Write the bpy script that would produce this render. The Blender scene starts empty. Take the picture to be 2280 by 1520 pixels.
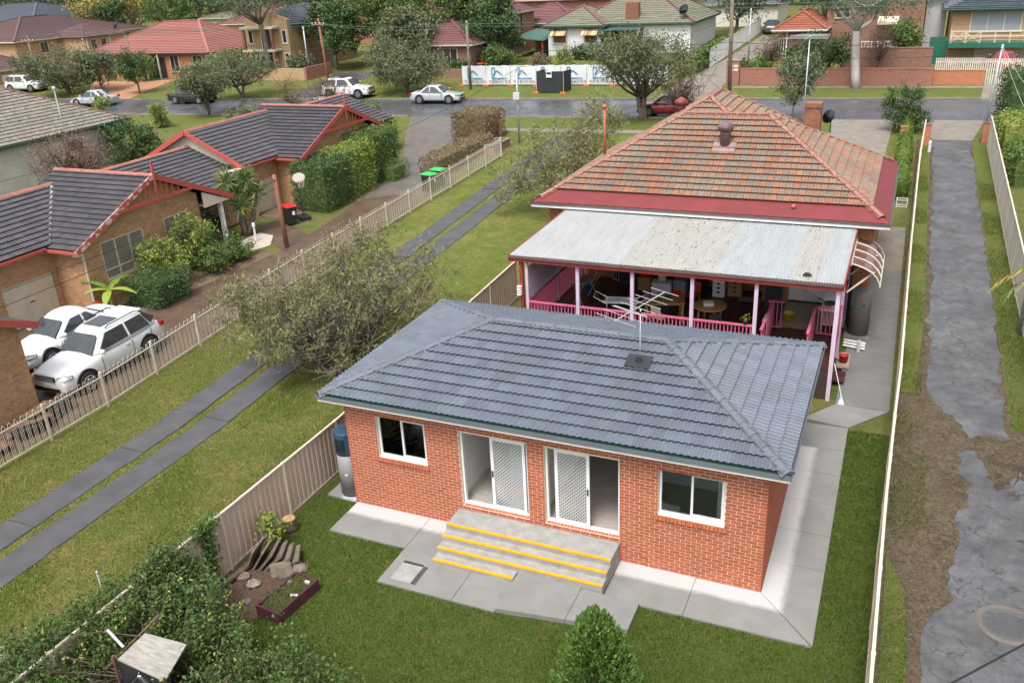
import bpy, math, random
import numpy as np
from mathutils import Vector, Matrix
random.seed(7); rng = np.random.default_rng(7)
sc = bpy.context.scene
COL = sc.collection
# ---------------------------------------------------------------- camera, sky, sun, exposure
def rad(a): return math.radians(a)
cam_d = bpy.data.cameras.new('camera'); cam = bpy.data.objects.new('camera', cam_d); COL.objects.link(cam)
CAM = Vector((12.2935, -16.2495, 13.1933))
_p, _r, _y = 0.41198, 0.05184, 0.43052
_ri = Vector((math.cos(_y), math.sin(_y), 0)); _f0 = Vector((-math.sin(_y), math.cos(_y), 0)); _up = Vector((0, 0, 1))
_fw = _f0*math.cos(_p) - _up*math.sin(_p); _dn = -(_f0*math.sin(_p) + _up*math.cos(_p))
_r2 = _ri*math.cos(_r) + _dn*math.sin(_r); _d2 = -_ri*math.sin(_r) + _dn*math.cos(_r)
cam.matrix_world = Matrix(((_r2.x, -_d2.x, -_fw.x, CAM.x), (_r2.y, -_d2.y, -_fw.y, CAM.y), (_r2.z, -_d2.z, -_fw.z, CAM.z), (0, 0, 0, 1)))
cam_d.sensor_width = 36; cam_d.lens = 1946.417*36/2280; cam_d.clip_start = .2; cam_d.clip_end = 2500
sc.camera = cam
world = bpy.data.worlds.new('World'); sc.world = world; world.use_nodes = True
_nt = world.node_tree; _bg = _nt.nodes['Background']
_sky = _nt.nodes.new('ShaderNodeTexSky'); _sky.sky_type = 'NISHITA'; _sky.sun_disc = False
SUN_EL, SUN_AZ = 62, 178      # elevation, compass angle measured from +y towards +x
_sky.sun_elevation = rad(SUN_EL); _sky.sun_rotation = rad(SUN_AZ); _sky.dust_density = 6; _sky.ozone_density = .3; _sky.air_density = 1.0
_hs = _nt.nodes.new('ShaderNodeHueSaturation'); _hs.inputs['Saturation'].default_value = .32
_nt.links.new(_sky.outputs[0], _hs.inputs['Color']); _nt.links.new(_hs.outputs[0], _bg.inputs['Color'])
_bg.inputs['Strength'].default_value = .15
sun_d = bpy.data.lights.new('sun', 'SUN'); sun_d.energy = 1.3; sun_d.angle = rad(16); sun_d.color = (1, .96, .9)
sun = bpy.data.objects.new('sun', sun_d); COL.objects.link(sun)
_a = rad(SUN_AZ); _e = rad(SUN_EL)
sun.rotation_euler = Vector((math.sin(_a)*math.cos(_e), math.cos(_a)*math.cos(_e), math.sin(_e))).to_track_quat('Z', 'Y').to_euler()
sc.view_settings.view_transform = 'Standard'; sc.view_settings.look = 'None'; sc.view_settings.gamma = 1
sc.view_settings.use_curve_mapping = False; sc.view_settings.exposure = .85
sc.cycles.diffuse_bounces = 6

# ---------------------------------------------------------------- terrain height
def G(x, y):
    if y < 2: return 0.
    if y < 56: return .045*(y-2)
    if y < 120: return 2.43 + .03*(y-56)
    return 4.35
def st(x): return 47.9 + .068*(x-4)     # near edge of the road
SA = math.atan(.068)                     # street direction

# ---------------------------------------------------------------- materials
MATS = {}
def _n(nt, t, **k):
    n = nt.nodes.new(t)
    for a, b in k.items(): setattr(n, a, b)
    return n
def _mix(nt, fac, a, b, mode='MIX'):
    m = nt.nodes.new('ShaderNodeMix'); m.data_type = 'RGBA'; m.blend_type = mode
    for i, v in ((0, fac), (6, a), (7, b)):
        if isinstance(v, bpy.types.NodeSocket): nt.links.new(v, m.inputs[i])
        else: m.inputs[i].default_value = v if i == 0 else (*v[:3], 1)
    return m.outputs[2]
def _ramp(nt, fac, stops):
    r = nt.nodes.new('ShaderNodeValToRGB'); e = r.color_ramp.elements
    while len(e) < len(stops): e.new(.5)
    for i, (p, c) in enumerate(stops):
        e[i].position = p; e[i].color = (*c, 1) if hasattr(c, '__len__') else (c, c, c, 1)
    nt.links.new(fac, r.inputs[0]); return r.outputs[0]
def _noise(nt, co, scale, detail=5, rough=.55):
    n = nt.nodes.new('ShaderNodeTexNoise'); n.inputs['Scale'].default_value = scale; n.inputs['Detail'].default_value = detail
    n.inputs['Roughness'].default_value = rough; nt.links.new(co, n.inputs['Vector']); return n.outputs['Fac']
def _math(nt, op, a, b=0.):
    m = nt.nodes.new('ShaderNodeMath'); m.operation = op
    for i, v in ((0, a), (1, b)):
        if isinstance(v, bpy.types.NodeSocket): nt.links.new(v, m.inputs[i])
        else: m.inputs[i].default_value = v
    return m.outputs[0]
def _coord(nt, scale=None, world=False):
    if world:
        o = nt.nodes.new('ShaderNodeNewGeometry').outputs['Position']
    else: o = nt.nodes.new('ShaderNodeTexCoord').outputs['Object']
    if scale:
        m = nt.nodes.new('ShaderNodeMapping'); m.inputs['Scale'].default_value = scale; nt.links.new(o, m.inputs[0]); o = m.outputs[0]
    return o
def _rand(nt):
    a = nt.nodes.new('ShaderNodeObjectInfo').outputs['Random']; b = nt.nodes.new('ShaderNodeNewGeometry').outputs['Random Per Island']
    return _math(nt, 'FRACT', _math(nt, 'ADD', _math(nt, 'MULTIPLY', a, 7.31), b))
def newmat(name):
    m = bpy.data.materials.new(name); m.use_nodes = True; MATS[name] = m
    nt = m.node_tree; return m, nt, nt.nodes['Principled BSDF']
def bumpn(nt, b, h, strength=.4, dist=.02):
    n = nt.nodes.new('ShaderNodeBump'); n.inputs['Strength'].default_value = strength; n.inputs['Distance'].default_value = dist
    nt.links.new(h, n.inputs['Height']); nt.links.new(n.outputs[0], b.inputs['Normal'])
def mat(name, c1, c2=None, rough=.75, scale=4., bump=0., bscale=40., metal=0., pr=0., spec=.4, stretch=None, world=True, spots=None, lo=.38, hi=.66, alpha=None):
    if name in MATS: return MATS[name]
    m, nt, b = newmat(name); co = _coord(nt, stretch, world)
    c2 = c2 or tuple(x*.72 for x in c1)
    f = _ramp(nt, _noise(nt, co, scale), ((lo, 0), (hi, 1)))
    c = _mix(nt, f, c1, c2)
    if pr:
        r = _rand(nt); v = _ramp(nt, r, ((0, 1-pr), (1, 1+pr*.6)))
        c = _mix(nt, 1., c, v, 'MULTIPLY')
    if spots:
        col, sscale, th = spots
        s = _ramp(nt, _noise(nt, co, sscale, 3, .6), ((th, 0), (th+.05, 1))); c = _mix(nt, s, c, col)
    nt.links.new(c, b.inputs['Base Color']); b.inputs['Roughness'].default_value = rough; b.inputs['Metallic'].default_value = metal
    b.inputs['Specular IOR Level'].default_value = spec
    if bump: bumpn(nt, b, _noise(nt, co, bscale, 4), bump, .03)
    return m
def leafmat(name, cols, trans=.16, rough=.55):
    if name in MATS: return MATS[name]
    m, nt, b = newmat(name); n = len(cols)
    r = _ramp(nt, _rand(nt), [((i+.5)/n, c) for i, c in enumerate(cols)])
    nt.links.new(r, b.inputs['Base Color']); b.inputs['Roughness'].default_value = rough; b.inputs['Specular IOR Level'].default_value = .3
    t = nt.nodes.new('ShaderNodeBsdfTranslucent'); nt.links.new(r, t.inputs[0]); x = nt.nodes.new('ShaderNodeMixShader'); x.inputs[0].default_value = trans
    nt.links.new(b.outputs[0], x.inputs[1]); nt.links.new(t.outputs[0], x.inputs[2]); nt.links.new(x.outputs[0], nt.nodes['Material Output'].inputs[0])
    return m
def glassmat(name, tint=(.55, .6, .6), refl=(.9, .95, 1.), opac=.0):
    if name in MATS: return MATS[name]
    m, nt, b = newmat(name); t = nt.nodes.new('ShaderNodeBsdfTransparent'); t.inputs[0].default_value = (*tint, 1)
    g = nt.nodes.new('ShaderNodeBsdfGlossy'); g.inputs['Roughness'].default_value = .03; g.inputs[0].default_value = (*refl, 1)
    fr = nt.nodes.new('ShaderNodeFresnel'); fr.inputs[0].default_value = 1.5
    x = nt.nodes.new('ShaderNodeMixShader'); nt.links.new(_math(nt, 'ADD', fr.outputs[0], opac), x.inputs[0]); nt.links.new(t.outputs[0], x.inputs[1]); nt.links.new(g.outputs[0], x.inputs[2])
    nt.links.new(x.outputs[0], nt.nodes['Material Output'].inputs[0]); return m

# ---------------------------------------------------------------- mesh building
def acc(o):
    v = Vector((0, 0, 0))
    while o is not None: v += o.location; o = o.parent
    return v
class MB:
    def __init__(s): s.v = []; s.f = []
    def add(s, vs, fs, M=None):
        k = len(s.v)
        if M is not None: vs = [tuple(M @ Vector(p)) for p in vs]
        s.v += [tuple(p) for p in vs]; s.f += [tuple(i+k for i in f) for f in fs]; return s
    def box(s, x0, x1, y0, y1, z0, z1, M=None):
        return s.add([(x0,y0,z0),(x1,y0,z0),(x1,y1,z0),(x0,y1,z0),(x0,y0,z1),(x1,y0,z1),(x1,y1,z1),(x0,y1,z1)],
            [(0,3,2,1),(4,5,6,7),(0,1,5,4),(1,2,6,5),(2,3,7,6),(3,0,4,7)], M)
    def cbox(s, c, d, rz=0., rx=0., ry=0.):
        M = Matrix.Translation(c) @ Matrix.Rotation(rz, 4, 'Z') @ Matrix.Rotation(ry, 4, 'Y') @ Matrix.Rotation(rx, 4, 'X')
        return s.box(-d[0]/2, d[0]/2, -d[1]/2, d[1]/2, -d[2]/2, d[2]/2, M)
    def bar(s, a, b, w, h=None, up=(0, 0, 1)):
        a = Vector(a); b = Vector(b); h = h or w; z = (b-a); L = z.length; z.normalize(); u = Vector(up)
        x = z.cross(u)
        if x.length < 1e-4: x = z.cross(Vector((1, 0, 0)))
        x.normalize(); y = x.cross(z)
        M = Matrix(((x.x, y.x, z.x, a.x), (x.y, y.y, z.y, a.y), (x.z, y.z, z.z, a.z), (0, 0, 0, 1)))
        return s.box(-w/2, w/2, -h/2, h/2, 0, L, M)
    def tube(s, pts, r, n=8, cap=True):
        pts = [Vector(p) for p in pts]; rs = r if hasattr(r, '__len__') else [r]*len(pts); k = len(s.v); px = None
        for i, p in enumerate(pts):
            d = (pts[min(i+1, len(pts)-1)] - pts[max(i-1, 0)]).normalized()
            if px is None:
                px = d.cross(Vector((0, 0, 1)))
                if px.length < 1e-3: px = Vector((1, 0, 0))
            px = (px - d*px.dot(d)).normalized(); q = d.cross(px)
            for j in range(n):
                a = 2*math.pi*j/n; s.v.append(tuple(p + (px*math.cos(a) + q*math.sin(a))*rs[i]))
        for i in range(len(pts)-1):
            for j in range(n): s.f.append((k+i*n+j, k+i*n+(j+1)%n, k+(i+1)*n+(j+1)%n, k+(i+1)*n+j))
        if cap: s.f.append(tuple(k+j for j in range(n))[::-1]); s.f.append(tuple(k+(len(pts)-1)*n+j for j in range(n)))
        return s
    def lathe(s, prof, c=(0, 0, 0), n=20, M=None):
        vs = []; fs = []
        for r, z in prof:
            for j in range(n): a = 2*math.pi*j/n; vs.append((c[0]+r*math.cos(a), c[1]+r*math.sin(a), c[2]+z))
        for i in range(len(prof)-1):
            for j in range(n): fs.append((i*n+j, i*n+(j+1)%n, (i+1)*n+(j+1)%n, (i+1)*n+j))
        fs.append(tuple(range(n))[::-1]); fs.append(tuple((len(prof)-1)*n+j for j in range(n)))
        return s.add(vs, fs, M)
    def poly(s, pts): return s.add(pts, [tuple(range(len(pts)))])
    def prism(s, pts, z0, z1):       # footprint polygon (counter-clockwise); z0/z1 numbers or functions
        n = len(pts); a = [(x, y, z0(x, y) if callable(z0) else z0) for x, y in pts]; b = [(x, y, z1(x, y) if callable(z1) else z1) for x, y in pts]
        return s.add(a+b, [tuple(range(n))[::-1], tuple(range(n, 2*n))] + [(i, (i+1)%n, n+(i+1)%n, n+i) for i in range(n)])
    def extrude(s, prof, M, L):      # profile (x,z) closed, along local y 0..L
        n = len(prof); return s.add([(x, 0, z) for x, z in prof]+[(x, L, z) for x, z in prof],
            [tuple(range(n)), tuple(range(2*n-1, n-1, -1))]+[(i, n+i, n+(i+1)%n, (i+1)%n) for i in range(n)], M)
    def build(s, name, m, parent=None, smooth=False, kind=None, label=None):
        me = bpy.data.meshes.new(name); o = acc(parent) if parent else Vector()
        me.from_pydata([(x-o.x, y-o.y, z-o.z) for x, y, z in s.v], [], s.f); me.materials.append(MATS[m] if isinstance(m, str) else m)
        if smooth: me.shade_smooth()
        return link(name, me, parent, kind, label)
def link(name, me, parent=None, kind=None, label=None):
    ob = bpy.data.objects.new(name, me); COL.objects.link(ob)
    if parent: ob.parent = parent
    if kind: ob['kind'] = kind
    if label: ob['label'] = label
    return ob
def npmesh(name, V, F, m, parent=None, kind=None, smooth=False):   # V (n,3), F (k,4) or (k,3) arrays
    V = np.asarray(V, np.float32); F = np.asarray(F, np.int32)
    o = acc(parent) if parent else Vector(); V = V - np.array(o, np.float32)
    me = bpy.data.meshes.new(name); me.vertices.add(len(V)); me.vertices.foreach_set('co', V.ravel())
    k, w = F.shape; me.loops.add(k*w); me.loops.foreach_set('vertex_index', F.ravel()); me.polygons.add(k)
    me.polygons.foreach_set('loop_start', np.arange(0, k*w, w, dtype=np.int32)); me.update(calc_edges=True); me.materials.append(MATS[m])
    if smooth: me.shade_smooth()
    return link(name, me, parent, kind)
def thing(name, label, cat, loc=(0, 0, 0), group=None):
    o = bpy.data.objects.new(name, None); COL.objects.link(o); o.location = loc; o.empty_display_size = .2
    return tag(o, label, cat, group)
def tag(o, label, cat, group=None):
    o['label'] = label; o['category'] = cat
    if group: o['group'] = group
    return o
def struct(name, mb, m, parent=None): return mb.build(name, m, parent, kind=None if parent else 'structure')
def dup(root, loc, rz=0., label=None, group=None, scale=None):
    r = root.copy(); COL.objects.link(r); r.location = loc; r.rotation_euler = (0, 0, rz)
    if label: r['label'] = label
    if group: r['group'] = group
    if scale: r.scale = scale
    for ch in root.children:
        c = ch.copy(); COL.objects.link(c); c.parent = r
        for g in ch.children: d = g.copy(); COL.objects.link(d); d.parent = c
    return r
def place(root, loc, rz=0., scale=None):
    root.location = loc; root.rotation_euler = (0, 0, rz)
    if scale: root.scale = scale
    return root
def near(p): return (Vector(p)-CAM).length
def scatter_pieces(name, mesh, mats4, parent, limit=300, rest=None, restmat=None):
    """mesh shared by pieces placed with world 4x4 matrices: the nearest become objects, the rest one joined part"""
    o = Matrix.Translation(-acc(parent)); mats4 = sorted(mats4, key=lambda M: near(M.to_translation()))
    for M in mats4[:limit]:
        ob = link(name, mesh, parent); ob.matrix_local = o @ M
    left = mats4[limit:]
    if left or rest:
        V = []; F = []
        co = np.array([tuple(v.co) for v in mesh.vertices]); fs = [tuple(p.vertices) for p in mesh.polygons]; k = 0
        for M in left:
            A = np.array(M); V.append(co @ A[:3, :3].T + A[:3, 3]); F += [tuple(i+k for i in f) for f in fs]; k += len(co)
        mb = MB(); mb.v = [tuple(p) for a in V for p in a]; mb.f = F
        if rest: mb.add(rest.v, rest.f)
        mb.build('far_'+name+'s', restmat or mesh.materials[0], parent, kind='stuff')

# ---------------------------------------------------------------- brickwork
def wallgrid(L, z0, z1, ops):        # rectangles of a wall left after the openings (s0,s1,z0,z1)
    xs = sorted({0, L, *[o[0] for o in ops], *[o[1] for o in ops]}); zs = sorted({z0, z1, *[o[2] for o in ops], *[o[3] for o in ops]})
    out = []
    for a, b in zip(xs, xs[1:]):
        if a < 0 or b > L: continue
        for c, d in zip(zs, zs[1:]):
            if not any(o[0] <= (a+b)/2 <= o[1] and o[2] <= (c+d)/2 <= o[3] for o in ops): out.append((a, b, c, d))
    return out
def brick_wall(parent, p0, ang, L, z0, z1, ops, bm, mm, limit=300, thick=.22, top=None, name='wall', lat=(.24, .086)):
    """wall starting at p0 running along angle ang (outer face on the right-hand side); bricks stand 6 mm proud of the mortar"""
    M0 = Matrix.Translation((p0[0], p0[1], 0)) @ Matrix.Rotation(ang, 4, 'Z')
    mb = MB()
    for a, b, c, d in wallgrid(L, z0, z1, ops): mb.box(max(a, .012), min(b, L-.012), .006, thick, c, d, M0)
    if top: mb.add([(s, .006, z) for s, z in top]+[(s, thick, z) for s, z in top], [tuple(range(len(top)))[::-1], tuple(range(len(top), 2*len(top)))]+[(i, (i+1) % len(top), len(top)+(i+1) % len(top), len(top)+i) for i in range(len(top))], M0)
    w = mb.build(name, mm, parent)
    key = 'brick_'+str(lat)+MATS[bm].name
    if key not in BR:
        q = MB().box(0, lat[0]-.012, 0, .05, 0, lat[1]-.012); me = bpy.data.meshes.new('brick')
        me.from_pydata(q.v, [], q.f); me.materials.append(MATS[bm]); BR[key] = me
    full = []; cut = MB(); nz = int((( max(z for s, z in top) if top else z1)-z0)/lat[1])
    for k in range(nz):
        z = z0 + k*lat[1] + .005; s = -(lat[0]/2 if k % 2 else 0.) + .005
        lo, hi = 0., L
        if top and z > z1-.02:
            zz = z+lat[1]/2; pts = []
            for (sa, za), (sb, zb) in zip(top, top[1:]+top[:1]):
                if (za-zz)*(zb-zz) < 0: pts.append(sa+(sb-sa)*(zz-za)/(zb-za))
            if len(pts) < 2: continue
            lo, hi = min(pts), max(pts)
        while s < L:
            a, b = max(s, lo+.003), min(s+lat[0]-.01, hi-.003)
            segs = [(a, b)] if b-a > .02 else []
            for o in ops:
                if o[2]-.03 < z+.04 < o[3]+.005:
                    ns = []
                    for c, d in segs:
                        if d <= o[0] or c >= o[1]: ns.append((c, d))
                        else:
                            if o[0]-c > .03: ns.append((c, o[0]))
                            if d-o[1] > .03: ns.append((o[1], d))
                    segs = ns
            for c, d in segs:
                if d-c > lat[0]-.0125: full.append(M0 @ Matrix.Translation((c, 0, z)))
                else: cut.box(c, d-.002, 0, .05, z, z+lat[1]-.012, M0)
            s += lat[0]
    scatter_pieces('brick', BR[key], full, w, limit, cut, MATS[bm])
    return w
BR = {}

# ---------------------------------------------------------------- roofs
def frame3(a, b, c):                 # u along a->b, v up the slope, n out; c any point higher up the plane
    a, b, c = Vector(a), Vector(b), Vector(c); u = (b-a).normalized(); n = u.cross(c-a).normalized(); v = n.cross(u)
    return a, u, v, n
def clip(poly, A, B):                # keep the left of A->B
    out = []; ax, ay = A; dx, dy = B[0]-ax, B[1]-ay
    sd = [dx*(p[1]-ay)-dy*(p[0]-ax) for p in poly]
    for i in range(len(poly)):
        p, q, a, b = poly[i], poly[(i+1) % len(poly)], sd[i], sd[(i+1) % len(poly)]
        if a >= 0: out.append(p)
        if (a > 0 > b) or (a < 0 < b):
            t = a/(a-b); out.append(tuple(p[k]+(q[k]-p[k])*t for k in range(len(p))))
    return out
def tile_mesh(cw, gauge, m, rolls=2, amp=.022, lift=.03, lap=.02, flat=False):
    vs = []; fs = []; nu = 4*rolls if not flat else 4
    for i in range(nu+1):
        u = cw*i/nu; t = (i/nu*rolls) % 1.
        h = amp*max(0, math.sin(math.pi*min(1, (t if i < nu else 0)/.75))) if not flat else (amp if i in (0, nu) else 0)
        vs += [(u, 0, h+lift-.013), (u, 0, h+lift), (u, gauge+lap, h+.004)]
    for i in range(nu):
        a = 3*i; fs += [(a, a+3, a+4, a+1), (a+1, a+4, a+5, a+2)]
    me = bpy.data.meshes.new('roof_tile'); me.from_pydata(vs, [], fs); me.materials.append(MATS[m]); return me
def tile_plane(parent, pts, mesh, cw, gauge, limit=0, u0=0.):
    """cover the convex planar polygon pts (first edge = eave) with lapped tiles; returns nothing"""
    o, u, v, n = frame3(pts[0], pts[1], pts[2]); P2 = [((Vector(p)-o).dot(u), (Vector(p)-o).dot(v)) for p in pts]
    co = [tuple(x.co) for x in mesh.vertices]; fs = [tuple(p.vertices) for p in mesh.polygons]
    vmax = max(p[1] for p in P2); umin = min(p[0] for p in P2); umax = max(p[0] for p in P2)
    R = Matrix(((u.x, v.x, n.x, 0), (u.y, v.y, n.y, 0), (u.z, v.z, n.z, 0), (0, 0, 0, 1))); full = []; cut = MB(); E = list(zip(P2, P2[1:]+P2[:1]))
    def ins(x, y): return all((b[0]-a[0])*(y-a[1])-(b[1]-a[1])*(x-a[0]) >= -1e-4 for a, b in E)
    for k in range(int(vmax/gauge)+1):
        i0 = int((umin-u0)/cw)-1
        for i in range(i0, int((umax-u0)/cw)+2):
            x, y = u0+i*cw, k*gauge; cs = [(x, y), (x+cw, y), (x+cw, y+gauge), (x, y+gauge)]; s = [ins(*c) for c in cs]
            if all(s): full.append(Matrix.Translation(o+u*x+v*y) @ R)
            else:
                q = cs
                for a, b in E:
                    q = clip(q, a, b)
                    if len(q) < 3: break
                if len(q) < 3: continue
                for f in fs:
                    pl = [(co[j][0]+x, co[j][1]+y, co[j][2]) for j in f]
                    for a, b in E:
                        pl = clip(pl, a, b)
                        if len(pl) < 3: break
                    if len(pl) > 2: cut.poly([tuple(o+u*p[0]+v*p[1]+n*p[2]) for p in pl])
    return full, cut
def tiled_roof(parent, planes, mesh, cw, gauge, limit=300, under=None):
    full = []; cut = MB(); base = MB()
    for pts in planes:
        a, b = tile_plane(parent, pts, mesh, cw, gauge); full += a; cut.add(b.v, b.f)
        o, u, v, n = frame3(pts[0], pts[1], pts[2]); base.poly([tuple(Vector(p)-n*.03) for p in pts])
    r = base.build('roof', under or mesh.materials[0], parent)
    scatter_pieces('roof_tile', mesh, full, r, limit, cut, mesh.materials[0]); return r
def course_roof(parent, planes, m, gauge=.33, step=.03, name='roof'):
    mb = MB()
    for pts in planes:
        o, u, v, n = frame3(pts[0], pts[1], pts[2]); P2 = [((Vector(p)-o).dot(u), (Vector(p)-o).dot(v)) for p in pts]; vmax = max(p[1] for p in P2)
        for k in range(int(vmax/gauge+.999)):
            q = clip(clip(P2, (0, k*gauge), (1, k*gauge)), (1, (k+1)*gauge), (0, (k+1)*gauge))
            if len(q) < 3: continue
            vv = [tuple(o+u*p[0]+v*p[1]+n*(step*(1-(p[1]-k*gauge)/gauge))) for p in q]; mb.poly(vv)
            lo = sorted([p for p in q if abs(p[1]-k*gauge) < 1e-4]);
            if len(lo) >= 2:
                a, b = lo[0], lo[-1]; mb.poly([tuple(o+u*a[0]+v*a[1]-n*.01), tuple(o+u*b[0]+v*b[1]-n*.01), tuple(o+u*b[0]+v*b[1]+n*step), tuple(o+u*a[0]+v*a[1]+n*step)])
    return mb.build(name, m, parent)
def cap_mesh(m, L=.42, w=.15, drop=.07, name='ridge_cap'):
    p = [(-w, -drop), (-w*.55, -.005), (0, .03), (w*.55, -.005), (w, -drop)]; vs = []
    for y, s in ((0, 1.12), (.05, 1.12), (.06, 1.), (L, .95)): vs += [(x*s, y, z*s+(.014 if s > 1 else 0)) for x, z in p]
    fs = [(r*5+i, r*5+i+1, r*5+i+6, r*5+i+5) for r in range(3) for i in range(4)] + [(4, 3, 2, 1, 0)]
    me = bpy.data.meshes.new(name); me.from_pydata(vs, [], fs); me.materials.append(MATS[m]); return me
def caps(parent, a, b, mesh, L=.40, lift=.05, bed=None, name='ridge_cap', limit=400):
    a, b = Vector(a), Vector(b); d = (b-a); n = max(1, round(d.length/L)); d.normalize(); x = d.cross(Vector((0, 0, 1))).normalized(); z = x.cross(d)
    o = acc(parent); s = (b-a).length/n/L
    for i in range(n):
        p = a+(b-a)*(i/n)+z*lift - o
        ob = link(name, mesh, parent)
        ob.matrix_local = Matrix(((x.x, d.x*s, z.x, p.x), (x.y, d.y*s, z.y, p.y), (x.z, d.z*s, z.z, p.z), (0, 0, 0, 1)))
    if bed: MB().bar(a+z*(lift-.06), b+z*(lift-.06), .27, .09, up=z).build('ridge_bedding', bed, parent)
def hip_planes(x0, x1, y0, y1, ze, zr):
    """hip roof over a rectangle; returns planes (eave first) and cap lines (low to high)"""
    W, D = x1-x0, y1-y0; h = min(W, D)/2
    if W >= D: A, B = (x0+h, (y0+y1)/2, zr), (x1-h, (y0+y1)/2, zr)
    else: A, B = ((x0+x1)/2, y0+h, zr), ((x0+x1)/2, y1-h, zr)
    c = [(x0, y0, ze), (x1, y0, ze), (x1, y1, ze), (x0, y1, ze)]
    if W >= D: pl = [[c[0], c[1], B, A], [c[1], c[2], B], [c[2], c[3], A, B], [c[3], c[0], A]]; hl = [(c[0], A), (c[1], B), (c[2], B), (c[3], A), (A, B)]
    else: pl = [[c[0], c[1], A], [c[1], c[2], B, A], [c[2], c[3], B], [c[3], c[0], A, B]]; hl = [(c[0], A), (c[1], A), (c[2], B), (c[3], B), (A, B)]
    return pl, hl
def gutter_rect(parent, x0, x1, y0, y1, z, m, fm=None, w=.11, h=.11, sides='frbl', name='gutter', fo=None, fd=.09):
    """open gutter round an eave rectangle (outer edge given), top at z, with a fascia behind it"""
    fo = w if fo is None else fo
    mb = MB(); fb = MB(); t = .012
    for s in sides:
        if s in 'fb':
            Y, k = (y0, 1) if s == 'f' else (y1, -1); a, b = sorted((Y, Y+k*t)); mb.box(x0, x1, a, b, z-h, z)
            a, b = sorted((Y+k*t, Y+k*w)); mb.box(x0+t, x1-t, a, b, z-h, z-h+t); a, b = sorted((Y+k*fo, Y+k*(w+.02))); fb.box(x0+fo, x1-fo, a, b, z-h-fd, z-h-.003 if fo < w else z+.01)
        else:
            X, k = (x0, 1) if s == 'l' else (x1, -1); a, b = sorted((X, X+k*t)); mb.box(a, b, y0+t, y1-t, z-h, z-.001)
            a, b = sorted((X+k*t, X+k*w)); mb.box(a, b, y0+w, y1-w, z-h, z-h+t); a, b = sorted((X+k*fo, X+k*(w+.02))); fb.box(a, b, y0+w+.02, y1-w-.02, z-h-fd+.001, z-h-.004 if fo < w else z+.009)
    mb.build(name, m, parent)
    if fm: fb.build('fascia', fm, parent)
# ================================================================ surfaces
def grassmat(name, a, b, c, dirt=None, dth=.64, fine=55):
    m, nt, bs = newmat(name); co = _coord(nt, None, True)
    f1 = _ramp(nt, _noise(nt, co, .55, 8, .68), ((.40, 0), (.60, 1))); f2 = _ramp(nt, _noise(nt, co, fine*.4, 6, .8), ((.3, 0), (.62, 1))); f3 = _ramp(nt, _noise(nt, co, 3, 7, .75), ((.44, 0), (.62, 1)))
    col = _mix(nt, f1, a, b); col = _mix(nt, f3, col, c); dk = _mix(nt, .8, col, (.012, .02, .006)); col = _mix(nt, f2, dk, col)
    if dirt:
        d = _ramp(nt, _noise(nt, co, .8, 7, .68), ((dth, 0), (dth+.07, 1))); col = _mix(nt, d, col, _mix(nt, f2, tuple(x*.5 for x in dirt), dirt))
    nt.links.new(col, bs.inputs['Base Color']); bs.inputs['Roughness'].default_value = .95; bs.inputs['Specular IOR Level'].default_value = .1
    bumpn(nt, bs, _noise(nt, co, fine, 4, .7), .9, .05); return m
grassmat('grass_field', (.11, .15, .03), (.17, .18, .055), (.22, .19, .08), (.16, .115, .07), .63)
grassmat('grass_back', (.06, .105, .014), (.085, .125, .02), (.12, .13, .035), (.09, .07, .03), .66, 45)
grassmat('grass_yard', (.15, .185, .04), (.27, .235, .085), (.12, .175, .03), (.19, .145, .085), .63)
grassmat('grass_verge', (.11, .17, .03), (.16, .20, .045), (.20, .18, .07), None)
grassmat('lane_dirt', (.135, .10, .072), (.095, .072, .055), (.165, .125, .09), (.25, .21, .17), .67, 30)
def concmat(name, base, dark, rough=.8, dry=None, streak=None, scale=1.4):
    m, nt, b = newmat(name); co = _coord(nt, None, True)
    f = _ramp(nt, _noise(nt, co, scale, 7, .62), ((.35, 0), (.68, 1))); g = _ramp(nt, _noise(nt, co, 40, 4, .7), ((.3, .86), (.7, 1.06)))
    c = _mix(nt, f, base, dark)
    if dry:                                     # rain-sheltered dry band beside the walls
        cx, cy, hx, hy, w = dry; s = _n(nt, 'ShaderNodeSeparateXYZ'); nt.links.new(co, s.inputs[0])
        dx = _math(nt, 'SUBTRACT', _math(nt, 'ABSOLUTE', _math(nt, 'SUBTRACT', s.outputs[0], cx)), hx); dy = _math(nt, 'SUBTRACT', _math(nt, 'ABSOLUTE', _math(nt, 'SUBTRACT', s.outputs[1], cy)), hy)
        d = _math(nt, 'ADD', _math(nt, 'MAXIMUM', dx, dy), _math(nt, 'MULTIPLY', _noise(nt, co, 5, 4), .14))
        k = _ramp(nt, d, ((w, 1), (w+.16, 0))); c = _mix(nt, k, c, (.43, .43, .435))
    c = _mix(nt, 1., c, g, 'MULTIPLY')
    if streak:
        t = _ramp(nt, _noise(nt, _coord(nt, (1.2, 14, 1), True), 2.2, 6, .65), ((.60, 0), (.72, 1))); c = _mix(nt, t, c, streak)
    nt.links.new(c, b.inputs['Base Color']); b.inputs['Roughness'].default_value = rough; b.inputs['Specular IOR Level'].default_value = .3
    bumpn(nt, b, _noise(nt, co, 60, 4), .15, .01); return m
concmat('concrete_new', (.215, .215, .208), (.175, .175, .17), dry=(5.3, 2.96, 5.3, 2.96, .48))
concmat('concrete_worn', (.175, .175, .168), (.135, .135, .13), .6)
concmat('concrete_old', (.235, .21, .18), (.17, .15, .13), .7, streak=(.19, .16, .13))
concmat('concrete_strip', (.088, .088, .095), (.062, .062, .066), .55)
concmat('concrete_step', (.32, .315, .295), (.23, .23, .22), .75, scale=4)
concmat('paver_brown', (.125, .085, .06), (.075, .05, .036), .45, streak=(.055, .038, .028))
concmat('paver_grey', (.155, .135, .12), (.10, .085, .075), .5)
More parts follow.
